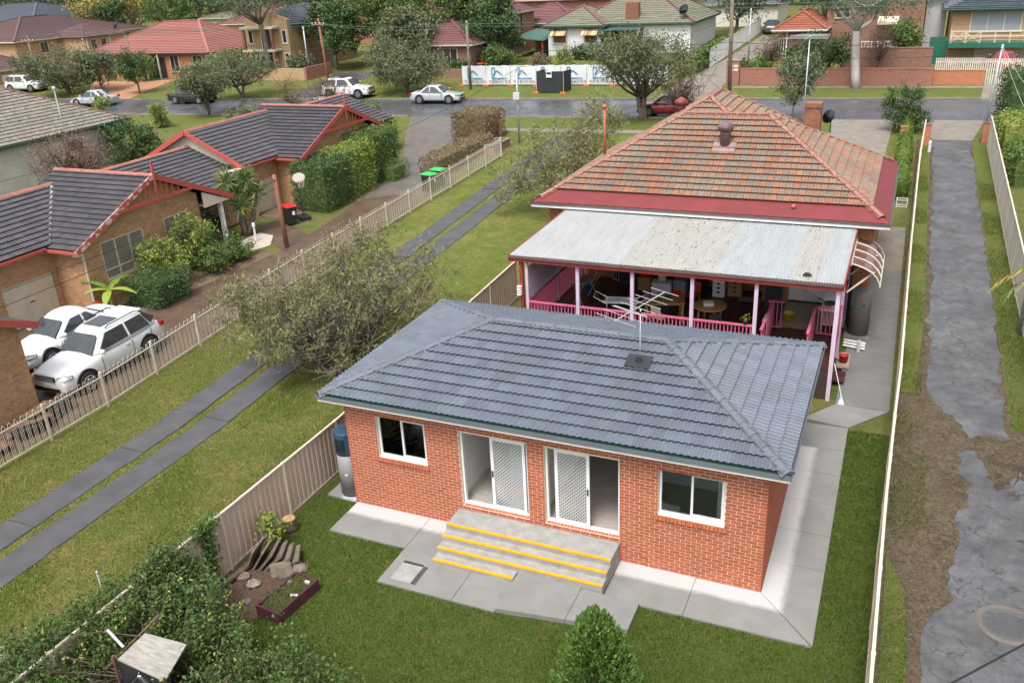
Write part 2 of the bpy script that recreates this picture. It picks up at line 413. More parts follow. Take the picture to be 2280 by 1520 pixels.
concmat('paver_terracotta', (.40, .21, .12), (.30, .15, .09), .7)
def asphalt(name, c1, c2, crack, wet):
    m, nt, b = newmat(name); co = _coord(nt, None, True)
    f = _ramp(nt, _noise(nt, co, .7, 7, .6), ((.36, 0), (.66, 1))); g = _ramp(nt, _noise(nt, co, 90, 3, .8), ((.3, .8), (.75, 1.25))); c = _mix(nt, 1., _mix(nt, f, c1, c2), g, 'MULTIPLY')
    h = _noise(nt, co, 110, 3)
    if crack:
        w = _n(nt, 'ShaderNodeVectorMath', operation='ADD'); nz = _n(nt, 'ShaderNodeTexNoise'); nz.inputs['Scale'].default_value = 2.2; nz.inputs['Detail'].default_value = 5; nt.links.new(co, nz.inputs['Vector'])
        sv = _n(nt, 'ShaderNodeVectorMath', operation='SCALE'); sv.inputs['Scale'].default_value = 1.3; nt.links.new(nz.outputs['Color'], sv.inputs[0]); nt.links.new(co, w.inputs[0]); nt.links.new(sv.outputs[0], w.inputs[1])
        v = _n(nt, 'ShaderNodeTexVoronoi', feature='DISTANCE_TO_EDGE'); v.inputs['Scale'].default_value = 2.1; nt.links.new(w.outputs[0], v.inputs['Vector'])
        gate = _ramp(nt, _noise(nt, co, .45, 3), ((.36, 0), (.56, 1)))
        v2 = _n(nt, 'ShaderNodeTexVoronoi', feature='DISTANCE_TO_EDGE'); v2.inputs['Scale'].default_value = .75; nt.links.new(w.outputs[0], v2.inputs['Vector'])
        k = _math(nt, 'MULTIPLY', _ramp(nt, v.outputs['Distance'], ((.003, .7), (.022, 0))), gate); k = _math(nt, 'MULTIPLY', _math(nt, 'MAXIMUM', _math(nt, 'MULTIPLY', k, .7), _ramp(nt, v2.outputs['Distance'], ((.003, .9), (.022, 0)))), _ramp(nt, _noise(nt, co, 3, 4), ((.35, .15), (.6, 1))))
        pt = _ramp(nt, _noise(nt, co, 2.6, 8, .75), ((.36, .68), (.64, 1.2))); c = _mix(nt, 1., c, pt, 'MULTIPLY')
        c = _mix(nt, k, c, (.03, .027, .024)); h = _math(nt, 'SUBTRACT', h, _math(nt, 'MULTIPLY', k, 2.))
    nt.links.new(c, b.inputs['Base Color']); nt.links.new(_ramp(nt, _noise(nt, co, .5, 6, .6), ((.38, wet[0]), (.62, wet[1]))), b.inputs['Roughness'])
    b.inputs['Specular IOR Level'].default_value = .5; bumpn(nt, b, h, .25, .01); return m
asphalt('asphalt_lane', (.07, .071, .076), (.115, .117, .125), True, (.35, .75))
asphalt('asphalt_road', (.06, .062, .07), (.085, .088, .096), False, (.18, .42))
mat('dirt', (.17, .115, .075), (.10, .065, .045), rough=1, scale=3, bump=.8, bscale=22)
mat('gravel_pale', (.5, .45, .4), (.36, .31, .27), rough=.95, scale=60, bump=.9, bscale=45)

# ================================================================ ground, road, paths
def sheet(name, m, polys, dz, zf=None, parent=None):
    mb = MB()
    for p in polys:       # split at the terrain breaks
        cuts = [(-1e4, 2), (2, 56), (56, 120), (120, 1e4)]
        for lo, hi in cuts:
            q = clip(clip([tuple(a) for a in p], (0, lo), (1, lo)), (1, hi), (0, hi))
            if len(q) > 2: mb.poly([(x, y, (zf or G)(x, y)+dz) for x, y in q])
    return struct(name, mb, m, parent)
def ragged(p, amp=.07, step=.22):
    out = []
    for (ax, ay), (bx, by_) in zip(p, p[1:]+p[:1]):
        n = max(1, int(math.hypot(bx-ax, by_-ay)/step))
        if n > 60: n = 60
        for i in range(n): out.append((ax+(bx-ax)*i/n+(rng.normal()*amp if i else 0), ay+(by_-ay)*i/n+(rng.normal()*amp if i else 0)))
    return out
def rect(x0, x1, y0, y1): return [(x0, y0), (x1, y0), (x1, y1), (x0, y1)]
sheet('ground', 'grass_field', [rect(-700, 700, -120, 1500)], 0)
def fs(x): return 54.75 + .074*(x-4)
sheet('road', 'asphalt_road', [[(-300, st(-300)), (120, st(120)), (120, fs(120)), (-300, fs(-300))]], .012)
for nm, a, b, w, segs in (('kerb', st, -.16, .16, [(-300, -60), (-56, -24.4), (-19.2, 7.6), (11.6, 13.2), (17, 120)]), ('kerb', fs, 0, .16, [(-300, -64), (-60.5, -57), (-52, -36), (-32, -6.5), (-2.5, 17), (23, 120)])):
    for x0, x1 in segs:
        mb = MB(); n = max(1, int((x1-x0)/20))
        for i in range(n):
            xa, xb = x0+(x1-x0)*i/n, x0+(x1-x0)*(i+1)/n
            mb.prism([(xa, a(xa)+b), (xb, a(xb)+b), (xb, a(xb)+b+w), (xa, a(xa)+b+w)], lambda x, y: G(x, y)-.1, lambda x, y: G(x, y)+.11)
        struct(nm, mb, 'concrete_old')
sheet('verge', 'grass_verge', [[(-300, st(-300)-9), (12.9, st(12.9)-5.5), (12.9, st(12.9)-.16), (-300, st(-300)-.16)], [(-300, fs(-300)+.16), (120, fs(120)+.16), (120, fs(120)+5.5), (-300, fs(-300)+5.5)]], .006)
sheet('footpath', 'concrete_old', [[(-15.2, 42.0), (8, 43.2), (8, 44.1), (-15.2, 42.9)], [(-1.2, 59.35), (22, 60.6), (22, 61.4), (-1.2, 60.15)]], .010)
# shared lane on the right
sheet('lane_verge', 'lane_dirt', [rect(13.05, 17.3, -14, 43.2)], .004)
sheet('lane', 'asphalt_lane', [ragged(q) for q in [[(13.95, 10.6), (14.35, 9.5), (14.62, 9.35), (15.0, 8.2), (15.5, 8.6), (15.8, 8.3), (16.02, 8.5), (16.02, 43.2), (13.95, 43.2)],
    [(13.75, -14), (17.3, -14), (17.1, 0), (16.15, 6.9), (15.6, 5.7), (15.1, 7.6), (14.75, 7.4), (14.7, 6.3), (15.02, 5.9), (14.85, 5.1), (14.55, 4.2), (14.65, 3.5), (14.45, 2.0), (14.5, 1.2), (14.05, .55), (13.85, -.2)]]], .010)
sheet('lane_grass', 'grass_verge', [rect(16.08, 17.2, 9, 43.1), [(13.1, 10.5), (13.55, 10.5), (13.75, 16), (13.8, 43.1), (13.2, 43.1)], [(13.1, -14), (13.5, -14), (13.62, -2.5), (13.5, 1.2), (13.1, 2.4)]], .008)
sheet('lane_apron', 'concrete_old', [[(13.9, 43.2), (16.1, 43.2), (17.0, st(17)), (13.2, st(13.2))]], .011)
sheet('driveway_apron', 'concrete_old', [[(8.5, 38.5), (11.4, 38.5), (11.6, st(11.6)), (7.6, st(7.6))]], .011)
# strip driveway of the yard on the left: slabs laid end to end
strip = sheet('strip_driveway', 'grass_yard', [[(-9.0, -7), (-6.3, -7), (-7.3, 30), (-9.9, 30)]], .003)
def strip_x(y, k): return (-8.60-.030*(y+2), -6.30-.030*(y+2))[k]
for k in (0, 1):
    ys = [-7.5, -3.9+.6*k, .1-.5*k, 2.6-.1*k, 7.3, 11.4, 15.6, 19.8, 24, 28.2, 32.4, 36.6, 41.9]
    for i, (a, b) in enumerate(zip(ys, ys[1:])):
        dz = random.choice((.03, .035, .045)); j = .012
        w = .98; sgn = 1 if k == 0 else -1
        xa, xb = strip_x(a, k), strip_x(b, k)
        pts = [(xa, a+j), (xa+sgn*w, a+j), (xb+sgn*w, b-j), (xb, b-j)]
        if k: pts = pts[::-1]
        pts = ragged(pts, .014, .35)
        struct('slab', MB().prism(pts, lambda x, y: G(x, y)-.06, lambda x, y: G(x, y)+dz), 'concrete_strip', strip)
sheet('side_yard_lawn', 'grass_yard', [rect(-11.3, -1.3, -14, 41.8)], .002)
sheet('yard_slab', 'concrete_old', [[(-12, -12), (-3.4, -12), (-3.9, -7.4), (-6.7, -7.2), (-12, -8)]], .02)
# shared driveway of the villas
sheet('villa_driveway', 'paver_brown', [[(-17.8, -4), (-11.6, -4), (-11.6, 20), (-12.2, 27), (-15.6, 25.2), (-15.0, 19), (-18.4, 21), (-18.4, 18.8), (-14.9, 16.6), (-15.3, 13.5), (-16.0, 10), (-16.2, 8.5), (-20, 8.3), (-20, 5), (-17.8, 4)]], .012)
sheet('driveway', 'paver_grey', [[(-15.6, 25.2), (-12.2, 27), (-12.6, 31), (-15, 32), (-16.6, 39), (-18.9, st(-19)), (-24.2, st(-24)), (-19.5, 36.5), (-18.6, 35)]], .012)
sheet('garden_bed', 'dirt', [[(-18.4, 21), (-15.5, 24.6), (-17.4, 31.5), (-18.5, 34), (-20, 34), (-20, 21)], [(-18.4, 8.7), (-16.2, 8.6), (-15.4, 13.4), (-15.0, 16.2), (-18.4, 16)]], .010)
# back lawn round the granny flat
sheet('back_lawn', 'grass_back', [rect(-1.25, 13.0, -14, 7.7)], .006)
sheet('house_yard', 'grass_field', [rect(-1.25, 13.0, 7.7, 43)], .002)
path = sheet('concrete_path', 'dirt', [rect(.2, 11.6, -1.2, -.2)], .002)
def slab(pts, z, th=.12, m='concrete_new'): struct('slab', MB().prism(pts, lambda x, y: G(x, y)+z-th, lambda x, y: G(x, y)+z), m, path)
J = .006
for pts, z in (([(.03, -1.33), (2.25-J, -1.33), (2.25-J, -.0), (.03, 0)], .05), ([(2.25+J, -2.65), (4.2-J, -2.65), (4.2-J, 0), (2.25+J, 0)], .05), ([(4.2+J, -2.65), (5.27, -2.65), (5.27, 0), (4.2+J, 0)], .05),
    ([(5.29, -2.62), (6.85-J, -2.42), (6.85-J, -1.1), (5.29, -1.1)], .13), ([(6.85+J, -2.42), (8.2, -2.26), (8.2, -1.36), (6.85+J, -1.36)], .13),
    ([(7.36, -1.345), (9.15-J, -1.345), (9.15-J, 0), (7.36, 0)], .05), ([(9.15+J, -1.345), (11.8, -1.345), (10.6-J, -.01), (9.15+J, -.01)], .05),
    ([(11.83, -1.335), (11.83, 1.2-J), (10.6, 1.2-J), (10.6, 0)], .05)):
    slab(pts, z)
for a, b in zip([1.2, 2.55, 3.85, 5.2, 6.45, 7.72], [2.55, 3.85, 5.2, 6.45, 7.72]): slab([(10.6, a+J), (11.83, a+J), (11.83, b-J), (10.6, b-J)], .05)
slab([(10.55, 7.9), (11.83, 7.74), (12.86, 8.98), (11.36, 9.0)], .06)
for a, b in zip([9.0, 10.7, 12.3, 13.9, 15.2, 16.5, 17.8, 19.2, 20.6, 22.2], [10.7, 12.3, 13.9, 15.2, 16.5, 17.8, 19.2, 20.6, 22.2, 26]): slab([(11.36 if a < 13 else 11.75, a+J), (12.88, a+J), (12.88, b-J), (11.36 if a < 13 else 11.75, b-J)], .06, m='concrete_old' if a > 20 else 'concrete_worn')
slab([(-.95, .02), (-.02, .02), (-.02, .95), (-.95, .95)], .06)
# ================================================================ granny flat
mat('brick_red', (.40, .122, .06), (.33, .092, .046), rough=.85, scale=9, bump=.3, bscale=90, pr=.16)
mat('mortar_cream', (.78, .68, .54), (.68, .58, .46), rough=.95, scale=6)
mat('tile_grey', (.112, .132, .163), (.095, .113, .142), rough=.6, scale=1.1, pr=.14, bump=.15, bscale=120, spec=.45)
mat('bedding_grey', (.10, .095, .11), (.075, .07, .08), rough=.9, scale=12)
mat('gutter_grey', (.13, .145, .17), (.11, .125, .15), rough=.35, scale=3)
mat('white_alu', (.72, .74, .76), (.66, .68, .70), rough=.35, scale=2)
mat('white_paint', (.74, .74, .72), (.64, .63, .60), rough=.6, scale=2)
mat('wall_plaster', (.84, .83, .82), (.80, .79, .78), rough=.8, scale=2)
mat('floor_tile', (.40, .36, .33), (.32, .29, .265), rough=.35, scale=3, stretch=(1, 5, 1))
mat('grout', (.36, .34, .32), rough=.8)
mat('green_sarking', (.0, .10, .06), (.02, .07, .06), rough=.5)
mat('yellow_nosing', (.78, .33, .01), (.70, .28, .01), rough=.6, scale=6)
mat('dark_metal', (.03, .035, .04), (.02, .022, .025), rough=.5)
mat('blind', (.42, .43, .42), (.34, .35, .34), rough=.8, scale=30, stretch=(6, 1, .1))
mat('curtain', (.48, .52, .52), (.40, .44, .45), rough=.8, scale=20, stretch=(4, 1, .1))
glassmat('glass', (.88, .92, .92), opac=.0)
GW, GD = 10.59, 5.93
gf = thing('granny_flat', 'new red brick granny flat with blue grey tiled hip roof and two sliding doors', 'house', (5.3, 2.96, 0))
ops = [(.91, 2.33, 1.64, 2.82), (3.25, 5.06, .68, 2.79), (5.48, 7.33, .68, 2.79), (8.22, 9.71, 1.56, 2.75)]
fw = brick_wall(gf, (0, 0), 0, GW, -.02, 3.25, ops, 'brick_red', 'mortar_cream', 300)
brick_wall(gf, (GW, 0), math.pi/2, GD, -.02, 3.25, [], 'brick_red', 'mortar_cream', 0)
brick_wall(gf, (0, GD), -math.pi/2, GD, -.02, 3.25, [], 'brick_red', 'mortar_cream', 0)
brick_wall(gf, (GW, GD), math.pi, GW, -.02, 3.25, [], 'brick_red', 'mortar_cream', 0)
# brick soldier sills
sill = bpy.data.meshes.new('sill_brick'); q = MB().box(0, .076, -.055, .12, 0, .11); sill.from_pydata(q.v, [], q.f); sill.materials.append(MATS['brick_red'])
def sills(x0, x1, z, par, d=0.):
    n = int((x1-x0)/.086); w = (x1-x0)/n
    for i in range(n):
        o = link('sill_brick', sill, par); o.matrix_local = Matrix.Translation(Vector((x0+i*w+.004, -.004, z-.165))-acc(par)) @ Matrix.Rotation(rad(-16), 4, 'X')
sills(.86, 2.38, 1.64+.04, fw); sills(8.16, 9.77, 1.56+.04, fw)
for x0, x1 in ((3.27, 5.04), (5.5, 7.31)):
    n = 21; w = (x1-x0)/n
    for i in range(n): o = link('sill_brick', sill, fw); o.matrix_local = Matrix.Translation(Vector((x0+i*w+.004, .062, .575))-acc(fw))
# windows
def slider(parent, x0, x1, z0, z1, y=.09, fr=.05, split=.5, name='window', blind=None, m='white_alu'):
    f = MB(); f.box(x0, x1, y, y+.09, z0, z0+fr); f.box(x0, x1, y, y+.09, z1-fr, z1); f.box(x0, x0+fr, y+.001, y+.089, z0+fr, z1-fr); f.box(x1-fr, x1, y+.001, y+.089, z0+fr, z1-fr)
    xm = x0+(x1-x0)*split
    w = f.build(name, m, parent)
    MB().box(xm-.025, xm+.025, y-.005, y+.05, z0+fr, z1-fr).build('mullion', m, w)
    MB().box(xm+.025, x1-fr, y+.002, y+.04, z0+fr, z0+fr+.05).box(xm+.025, x1-fr, y+.002, y+.04, z1-fr-.03, z1-fr).box(x1-fr-.04, x1-fr, y+.003, y+.04, z0+fr, z1-fr).build('sash', m, w)
    for a, b in ((x0+fr, xm-.025), (xm+.025, x1-fr)): MB().box(a, b, y+.03, y+.036, z0+fr, z1-fr).build('pane', 'glass', w)
    if blind: MB().box(blind[0], blind[1], y+.12, y+.16, z0+.03, z1).build('blind', 'blind', w)
    return w
slider(gf, .92, 2.32, 1.65, 2.81, blind=(2.14, 2.32)); slider(gf, 8.23, 9.70, 1.57, 2.74, blind=(9.5, 9.70))
def meshpanel(mb, x0, x1, z0, z1, y, s=.092, t=.013):
    w, h = x1-x0, z1-z0
    for sg in (1, -1):
        c = s
        while c < w+h:
            a, b = max(0, c-h), min(w, c)           # x range where z=c-x inside
            p, q = (x0+a, z0+c-a), (x0+b, z0+c-b)
            if sg < 0: p, q = (x1-a, p[1]), (x1-b, q[1])
            mb.bar((p[0], y, p[1]), (q[0], y, q[1]), t, .004, up=(0, 1, 0)); c += s
    return mb
def sliding_door(x0, x1, z0, z1, s0, s1, handle, lbl):
    y = .09; f = MB(); fr = .05
    f.box(x0, x1, y, y+.1, z0, z0+.045); f.box(x0, x1, y, y+.1, z1-fr, z1); f.box(x0, x0+fr, y+.001, y+.099, z0+.045, z1-fr); f.box(x1-fr, x1, y+.001, y+.099, z0+.045, z1-fr)
    d = f.build('sliding_door', 'white_alu', gf, label=lbl)
    s = MB(); ys = y-.012; s.box(s0, s0+.075, ys, ys+.03, z0+.045, z1-.04).box(s1-.075, s1, ys, ys+.03, z0+.045, z1-.04).box(s0+.075, s1-.075, ys+.001, ys+.029, z0+.045, z0+.14).box(s0+.075, s1-.075, ys+.001, ys+.029, z1-.11, z1-.04)
    s.build('screen_frame', 'white_alu', d)
    meshpanel(MB(), s0+.07, s1-.07, z0+.13, z1-.1, ys+.01).build('security_mesh', 'white_alu', d)
    MB().box(handle-.018, handle+.018, ys-.03, ys, z0+.95, z0+1.12).build('handle', 'dark_metal', d)
    MB().box(s0+.05, s1-.03, y+.05, y+.056, z0+.05, z1-.05).build('pane', 'glass', d)
    MB().box(s0+.02, s0+.06, y+.045, y+.075, z0+.05, z1-.05).box(s1-.06, s1-.02, y+.045, y+.075, z0+.05, z1-.05).build('door_stile', 'white_alu', d)
    return d
d1 = sliding_door(3.26, 5.05, .69, 2.78, 4.06, 4.97, 4.1, 'sliding screen door with its left half standing open'); MB().box(4.5, 5.0, .24, .27, .74, 2.74).build('curtain', 'curtain', d1)
d2 = sliding_door(5.49, 7.32, .69, 2.78, 5.72, 6.58, 6.54, 'sliding screen door with its right half standing open')
# rooms behind the glass
fl = MB().box(.24, GW-.24, .24, GD-.24, .55, .66).build('floor', 'grout', gf)
tl = bpy.data.meshes.new('floor_tile'); q = MB().box(0, .594, 0, .594, 0, .006); tl.from_pydata(q.v, [], q.f); tl.materials.append(MATS['floor_tile'])
for i in range(16):
    for j in range(8):
        o = link('floor_tile', tl, fl); o.location = Vector((.3+i*.6, .25+j*.6, .66))-acc(fl)
rm = MB(); rm.box(.24, GW-.24, 4.9, 5.0, .66, 3.1); rm.box(.23, .3, .25, 4.9, .66, 3.1); rm.box(GW-.3, GW-.23, .25, 4.9, .66, 3.1)
for x in (3.06, 7.62): rm.box(x-.05, x+.05, .26, 4.9, .666, 3.1)
rm.box(5.2, 5.3, .26, 3.2, .666, 3.1).box(.3, 3.0, 2.7, 2.8, .667, 3.1).box(7.68, GW-.3, 2.7, 2.8, .667, 3.1)  # the two mid-depth cross walls are added to make the window rooms brighter
rm.build('partition_and_bounce_walls', 'wall_plaster', gf); MB().box(.24, GW-.24, .24, GD-.24, 3.1, 3.14).build('ceiling', 'white_paint', gf)
sk = MB()
for x, s in ((3.11, 1), (5.3, 1), (.3, 1), (7.67, 1)): sk.box(x, x+.015, .27, 4.89, .667, .78)
sk.build('skirting', 'white_paint', gf)
# roof
tm = tile_mesh(.30, .335, 'tile_grey', amp=.03, lift=.062)
ex0, ex1, ey0, ey1, EZ, RZ = -.40, GW+.40, -.40, GD+.40, 3.415, 4.52
pl, hl = hip_planes(ex0, ex1, ey0, ey1, EZ, RZ)
roof = tiled_roof(gf, pl, tm, .30, .335, 300, MATS['bedding_grey'])
cm = cap_mesh('tile_grey', .42, .16)
for a, b in hl: caps(roof, a, b, cm, .42, .055, 'bedding_grey')
sr = MB()
for a, b in ((ex0+.02, ex1-.02),): sr.box(a, b, ey0+.01, ey0+.03, EZ-.05, EZ-.008)
sr.build('sarking_edge', 'green_sarking', roof)
gutter_rect(gf, ex0-.07, ex1+.07, ey0-.07, ey1+.07, EZ+.005, 'gutter_grey', 'white_paint', fo=.03, fd=.07)
sf = MB(); sf.box(ex0, ex1, ey0+.06, -.0, 3.22, 3.24).box(ex0, ex1, GD, ey1-.06, 3.22, 3.24).box(ex0+.06, 0, 0, GD, 3.221, 3.241).box(GW, ex1-.06, 0, GD, 3.221, 3.241); sf.build('soffit', 'white_paint', gf)
MB().box(GW+.05, GW+.2, -.02, .02, 3.0, 3.19).build('eave_hole_edge', 'dark_metal', gf)
# weep slots
wp = MB()
for x in (3.0, 8.0, 9.2, 10.1, 1.6): wp.box(x, x+.012, -.003, .01, .16, .235)
wp.build('weep_hole', 'dark_metal', fw)
# steps
stp = thing('concrete_steps', 'wide concrete entry steps with yellow edges below the sliding doors', 'steps', (5.25, -.8, 0))
for y0, y1, z0, z1, x0, x1 in ((-.74, -.02, 0, .575, 3.14, 7.345), (-1.03, -.742, 0, .435, 3.15, 7.34), (-1.32, -1.032, 0, .29, 3.16, 7.335), (-1.61, -1.322, 0, .15, 3.17, 5.27)):
    MB().box(x0, x1, y0, y1, z0, z1).build('step', 'concrete_step', stp)
    MB().box(x0+.01, x1-.01, y0-.004, y0+.075, z1-.02, z1+.004).build('yellow_nosing', 'yellow_nosing', stp)
# drain pit
pit = thing('drain_pit_cover', 'square concrete pit lid with black slotted grate beside the steps', 'drain', (2.8, -2.1, .05))
MB().box(2.5, 3.04, -2.46, -1.84, .04, .056).build('lid', 'concrete_step', pit)
gr = MB()
for i in range(9): gr.box(3.05, 3.17, -2.46+i*.075, -2.41+i*.075, .05, .058)
for i in range(9): gr.box(2.5+i*.06, 2.545+i*.06, -1.83, -1.75, .05, .058)
gr.build('grate', 'dark_metal', pit)
# heat-pump water heater
hp = thing('water_heater', 'tall grey cylindrical water heater with dark blue top at brick corner', 'water heater', (-.38, .42, .06))
mat('heater_grey', (.22, .215, .225), (.19, .185, .195), rough=.45, scale=2); mat('heater_blue', (.028, .07, .12), (.02, .05, .09), rough=.35, scale=3)
cx, cy = -.36, .40
MB().lathe([(.30, 0), (.30, .04)], (cx, cy, .06), 32).build('base_ring', 'dark_metal', hp, True)
MB().lathe([(.31, 0), (.31, 1.25)], (cx, cy, .10), 40).build('tank', 'heater_grey', hp, True)
MB().lathe([(.325, 0), (.33, .05), (.33, .6), (.325, .64), (.30, .66), (.27, .645), (.24, .66), (.20, .645), (.16, .66), (.1, .65), (.02, .65)], (cx, cy, 1.35), 40).build('cowl', 'heater_blue', hp, True)
gl = MB()
for i in range(9): gl.box(cx-.12+i*.03, cx-.105+i*.03, cy-.34, cy-.29, 1.45, 1.85)
gl.build('grille', 'dark_metal', hp); MB().box(cx+.05, cx+.13, cy-.325, cy-.31, .75, .78).build('badge', 'white_alu', hp)
# ================================================================ old brick house with weathered tile roof
def terracotta(name, cols, lichen, amt=.5, under=(.2, .08, .05)):
    m, nt, b = newmat(name); n = len(cols); co = _coord(nt, None, True)
    r = _ramp(nt, _rand(nt), [((i+.5)/n, c) for i, c in enumerate(cols)])
    k = _ramp(nt, _noise(nt, co, 16, 8, .8), ((amt, 0), (amt+.1, .85))); k2 = _ramp(nt, _noise(nt, co, .35, 3), ((.35, .25), (.65, 1)))
    s = _ramp(nt, _noise(nt, _coord(nt, (1, 1, 1), True), 3, 5, .6), ((.5, 0), (.75, .5)))
    c = _mix(nt, _math(nt, 'MULTIPLY', k, k2), r, lichen); c = _mix(nt, s, c, tuple(x*.35 for x in lichen))
    nt.links.new(c, b.inputs['Base Color']); b.inputs['Roughness'].default_value = .85; b.inputs['Specular IOR Level'].default_value = .25
    bumpn(nt, b, _noise(nt, co, 70, 4), .5, .02); return m
terracotta('tile_terracotta', [(.27, .095, .05), (.29, .12, .065), (.22, .11, .08), (.16, .115, .095), (.25, .085, .05), (.18, .13, .11), (.15, .12, .105)], (.25, .25, .19), .45)
mat('cap_terracotta', (.31, .15, .12), (.25, .125, .10), rough=.85, scale=5, bump=.3, bscale=60, spots=((.36, .36, .30), 14, .62))
mat('red_bedding', (.19, .06, .045), (.15, .05, .04), rough=.9, scale=8)
mat('red_sheet', (.17, .026, .03), (.14, .023, .026), rough=.55, scale=2)
mat('brick_orange', (.42, .155, .075), (.33, .11, .055), rough=.85, scale=7, pr=.2)
mat('mortar_brown', (.36, .27, .2), rough=.95)
mat('red_timber', (.27, .045, .035), (.22, .035, .03), rough=.55, scale=3)
mat('lilac_timber', (.56, .46, .58), (.50, .40, .52), rough=.6, scale=3)
mat('pink_timber', (.50, .115, .205), (.42, .09, .165), rough=.6, scale=3)
mat('deck_board', (.085, .035, .03), (.055, .024, .022), rough=.4, scale=5, stretch=(6, 1, 1), pr=.25)
mat('pipe_brown', (.06, .04, .035), rough=.5)
for nm, c, s in (('sheet_white', (.355, .365, .37), ((.12, .12, .11), 7, .66)), ('sheet_cream', (.35, .35, .325), ((.09, .085, .07), 7, .61)), ('sheet_blue', (.335, .36, .37), ((.12, .13, .12), 7, .65))):
    mat(nm, c, tuple(x*.88 for x in c), rough=.45, scale=1.2, stretch=(3, .5, 1), spots=s)
oh = thing('old_house', 'old brick house with lichen covered terracotta tile hip roof', 'house', (5.8, 19.3, .78))
brick_wall(oh, (-.2, 15.15), 0, 11.95, .4, 4.4, [], 'brick_orange', 'mortar_brown', 0)
brick_wall(oh, (11.75, 15.15), math.pi/2, 8.4, .4, 4.4, [], 'brick_orange', 'mortar_brown', 0)
brick_wall(oh, (-.2, 23.55), -math.pi/2, 8.4, .4, 4.4, [], 'brick_orange', 'mortar_brown', 0)
x0, x1, y0, y1, ze, zr = -.66, 12.2, 14.58, 24.12, 4.5, 7.17
tn = (zr-ze)/((y1-y0)/2); d = .62
pl, hl = hip_planes(x0, x1, y0, y1, ze, zr)
ap = MB(); o_ = [(x0, y0), (x1, y0), (x1, y1), (x0, y1)]; i_ = [(x0+d, y0+d), (x1-d, y0+d), (x1-d, y1-d), (x0+d, y1-d)]
for k in range(4):
    a, b, c, e = o_[k], o_[(k+1) % 4], i_[(k+1) % 4], i_[k]; ap.poly([(*a, ze), (*b, ze), (*c, ze+d*tn), (*e, ze+d*tn)])
ap.build('eave_apron', 'red_sheet', oh)
pl2, hl2 = hip_planes(x0+d, x1-d, y0+d, y1-d, ze+d*tn+.01, zr+.01)
tt = tile_mesh(.226, .335, 'tile_terracotta', rolls=2, amp=.022, lift=.075)
ro = tiled_roof(oh, pl2, tt, .235, .335, 300, MATS['red_bedding'])
ct = cap_mesh('cap_terracotta', .42, .15)
for a, b in hl: caps(ro, Vector(a)+(Vector(b)-Vector(a))*.05 if a[2] < 5 else a, b, ct, .42, .055, 'red_bedding')
# street-side wing, its ridge a little higher
wp_, wh = hip_planes(.9, 8.5, 17.6, 27.2, 5.2, 7.55)
rw = tiled_roof(oh, wp_, tt, .235, .335, 0, MATS['red_bedding'])
for a, b in wh: caps(rw, a, b, ct, .42, .055, 'red_bedding')
MB().box(1.4, 8.0, 23.4, 26.7, 1., 5.15).build('street_wing_wall', 'brick_orange', oh)
mat('gutter_dark', (.13, .09, .09), rough=.4); mat('fascia_white', (.70, .72, .72), (.62, .64, .64), rough=.6)
gutter_rect(oh, x0-.08, x1+.08, y0-.08, y1+.08, ze+.0, 'gutter_dark', 'fascia_white', w=.12, h=.1, fo=.03, fd=.1)
MB().box(x0+.1, x1-.1, y0+.06, 15.16, 4.33, 4.35).box(x0+.1, -.2, 15.16, 23.5, 4.33, 4.35).box(11.75, x1-.1, 15.16, 23.5, 4.33, 4.35).build('soffit', 'fascia_white', oh)
MB().box(11.1, 11.24, 15.02, 15.13, .6, 4.4).build('downpipe', 'pipe_brown', oh)
MB().box(4.5, 6.2, 15.08, 15.16, 1.5, 3.55).build('back_door', 'pipe_brown', oh)
MB().box(7.3, 9.0, 15.07, 15.15, 2.2, 3.5).build('back_window', 'dark_metal', oh); MB().box(7.25, 9.05, 15.04, 15.10, 2.12, 2.2).build('window_sill', 'lilac_timber', oh)
# chimney, whirlybird vents, flue, dish, aerial
mat('brick_old', (.30, .12, .07), (.16, .085, .06), rough=.9, scale=5, pr=.2)
ch = MB(); chx, chy = 8.4, 26.3
ch.box(chx-.36, chx+.36, chy-.36, chy+.36, 3.6, 6.6); c_ = ch.build('chimney', 'brick_old', oh); MB().box(chx-.39, chx+.39, chy-.39, chy+.39, 6.4, 6.5).build('chimney_collar', 'brick_old', c_)
mat('vent_brown', (.17, .115, .115), (.12, .08, .08), rough=.45, scale=8); mat('vent_red', (.26, .06, .06), rough=.5)
def whirly(par, x, y, z, m, s=1., lbl=None):
    v = MB().lathe([(.20*s, -.4*s), (.20*s, .06*s), (.22*s, .08*s), (.22*s, .11*s)], (x, y, z), 18).build('roof_vent', m, par, True, label=lbl)
    b = MB()
    for i in range(22):
        a = 2*math.pi*i/22; pts = []
        for t in np.linspace(0, 1, 7): r = .30*s*math.sin(math.pi*(.12+.86*t))+.01; q = a+.5*t; pts.append((x+r*math.cos(q), y+r*math.sin(q), z+.11*s+.42*s*t))
        for p, q in zip(pts, pts[1:]): b.bar(p, q, .05*s, .008, up=(p[0]-x, p[1]-y, .0))
    b.build('vent_blades', m, v); MB().lathe([(.2*s, 0), (.25*s, .2*s), (.19*s, .34*s), (.03, .40*s)], (x, y, z+.11*s), 16).build('vent_core', m, v, True)
    return v
whirly(oh, 6.07, 17.75, 6.66, 'vent_brown'); whirly(oh, 3.1, 23.0, 6.75, 'vent_red', .95)
mat('flashing', (.27, .19, .18), (.22, .15, .15), rough=.6)
o, u, v, n = frame3(*pl[0][:3]); c = Vector((6.07, 17.6, 0)); c.z = ze+(c.y-y0)*tn+.06
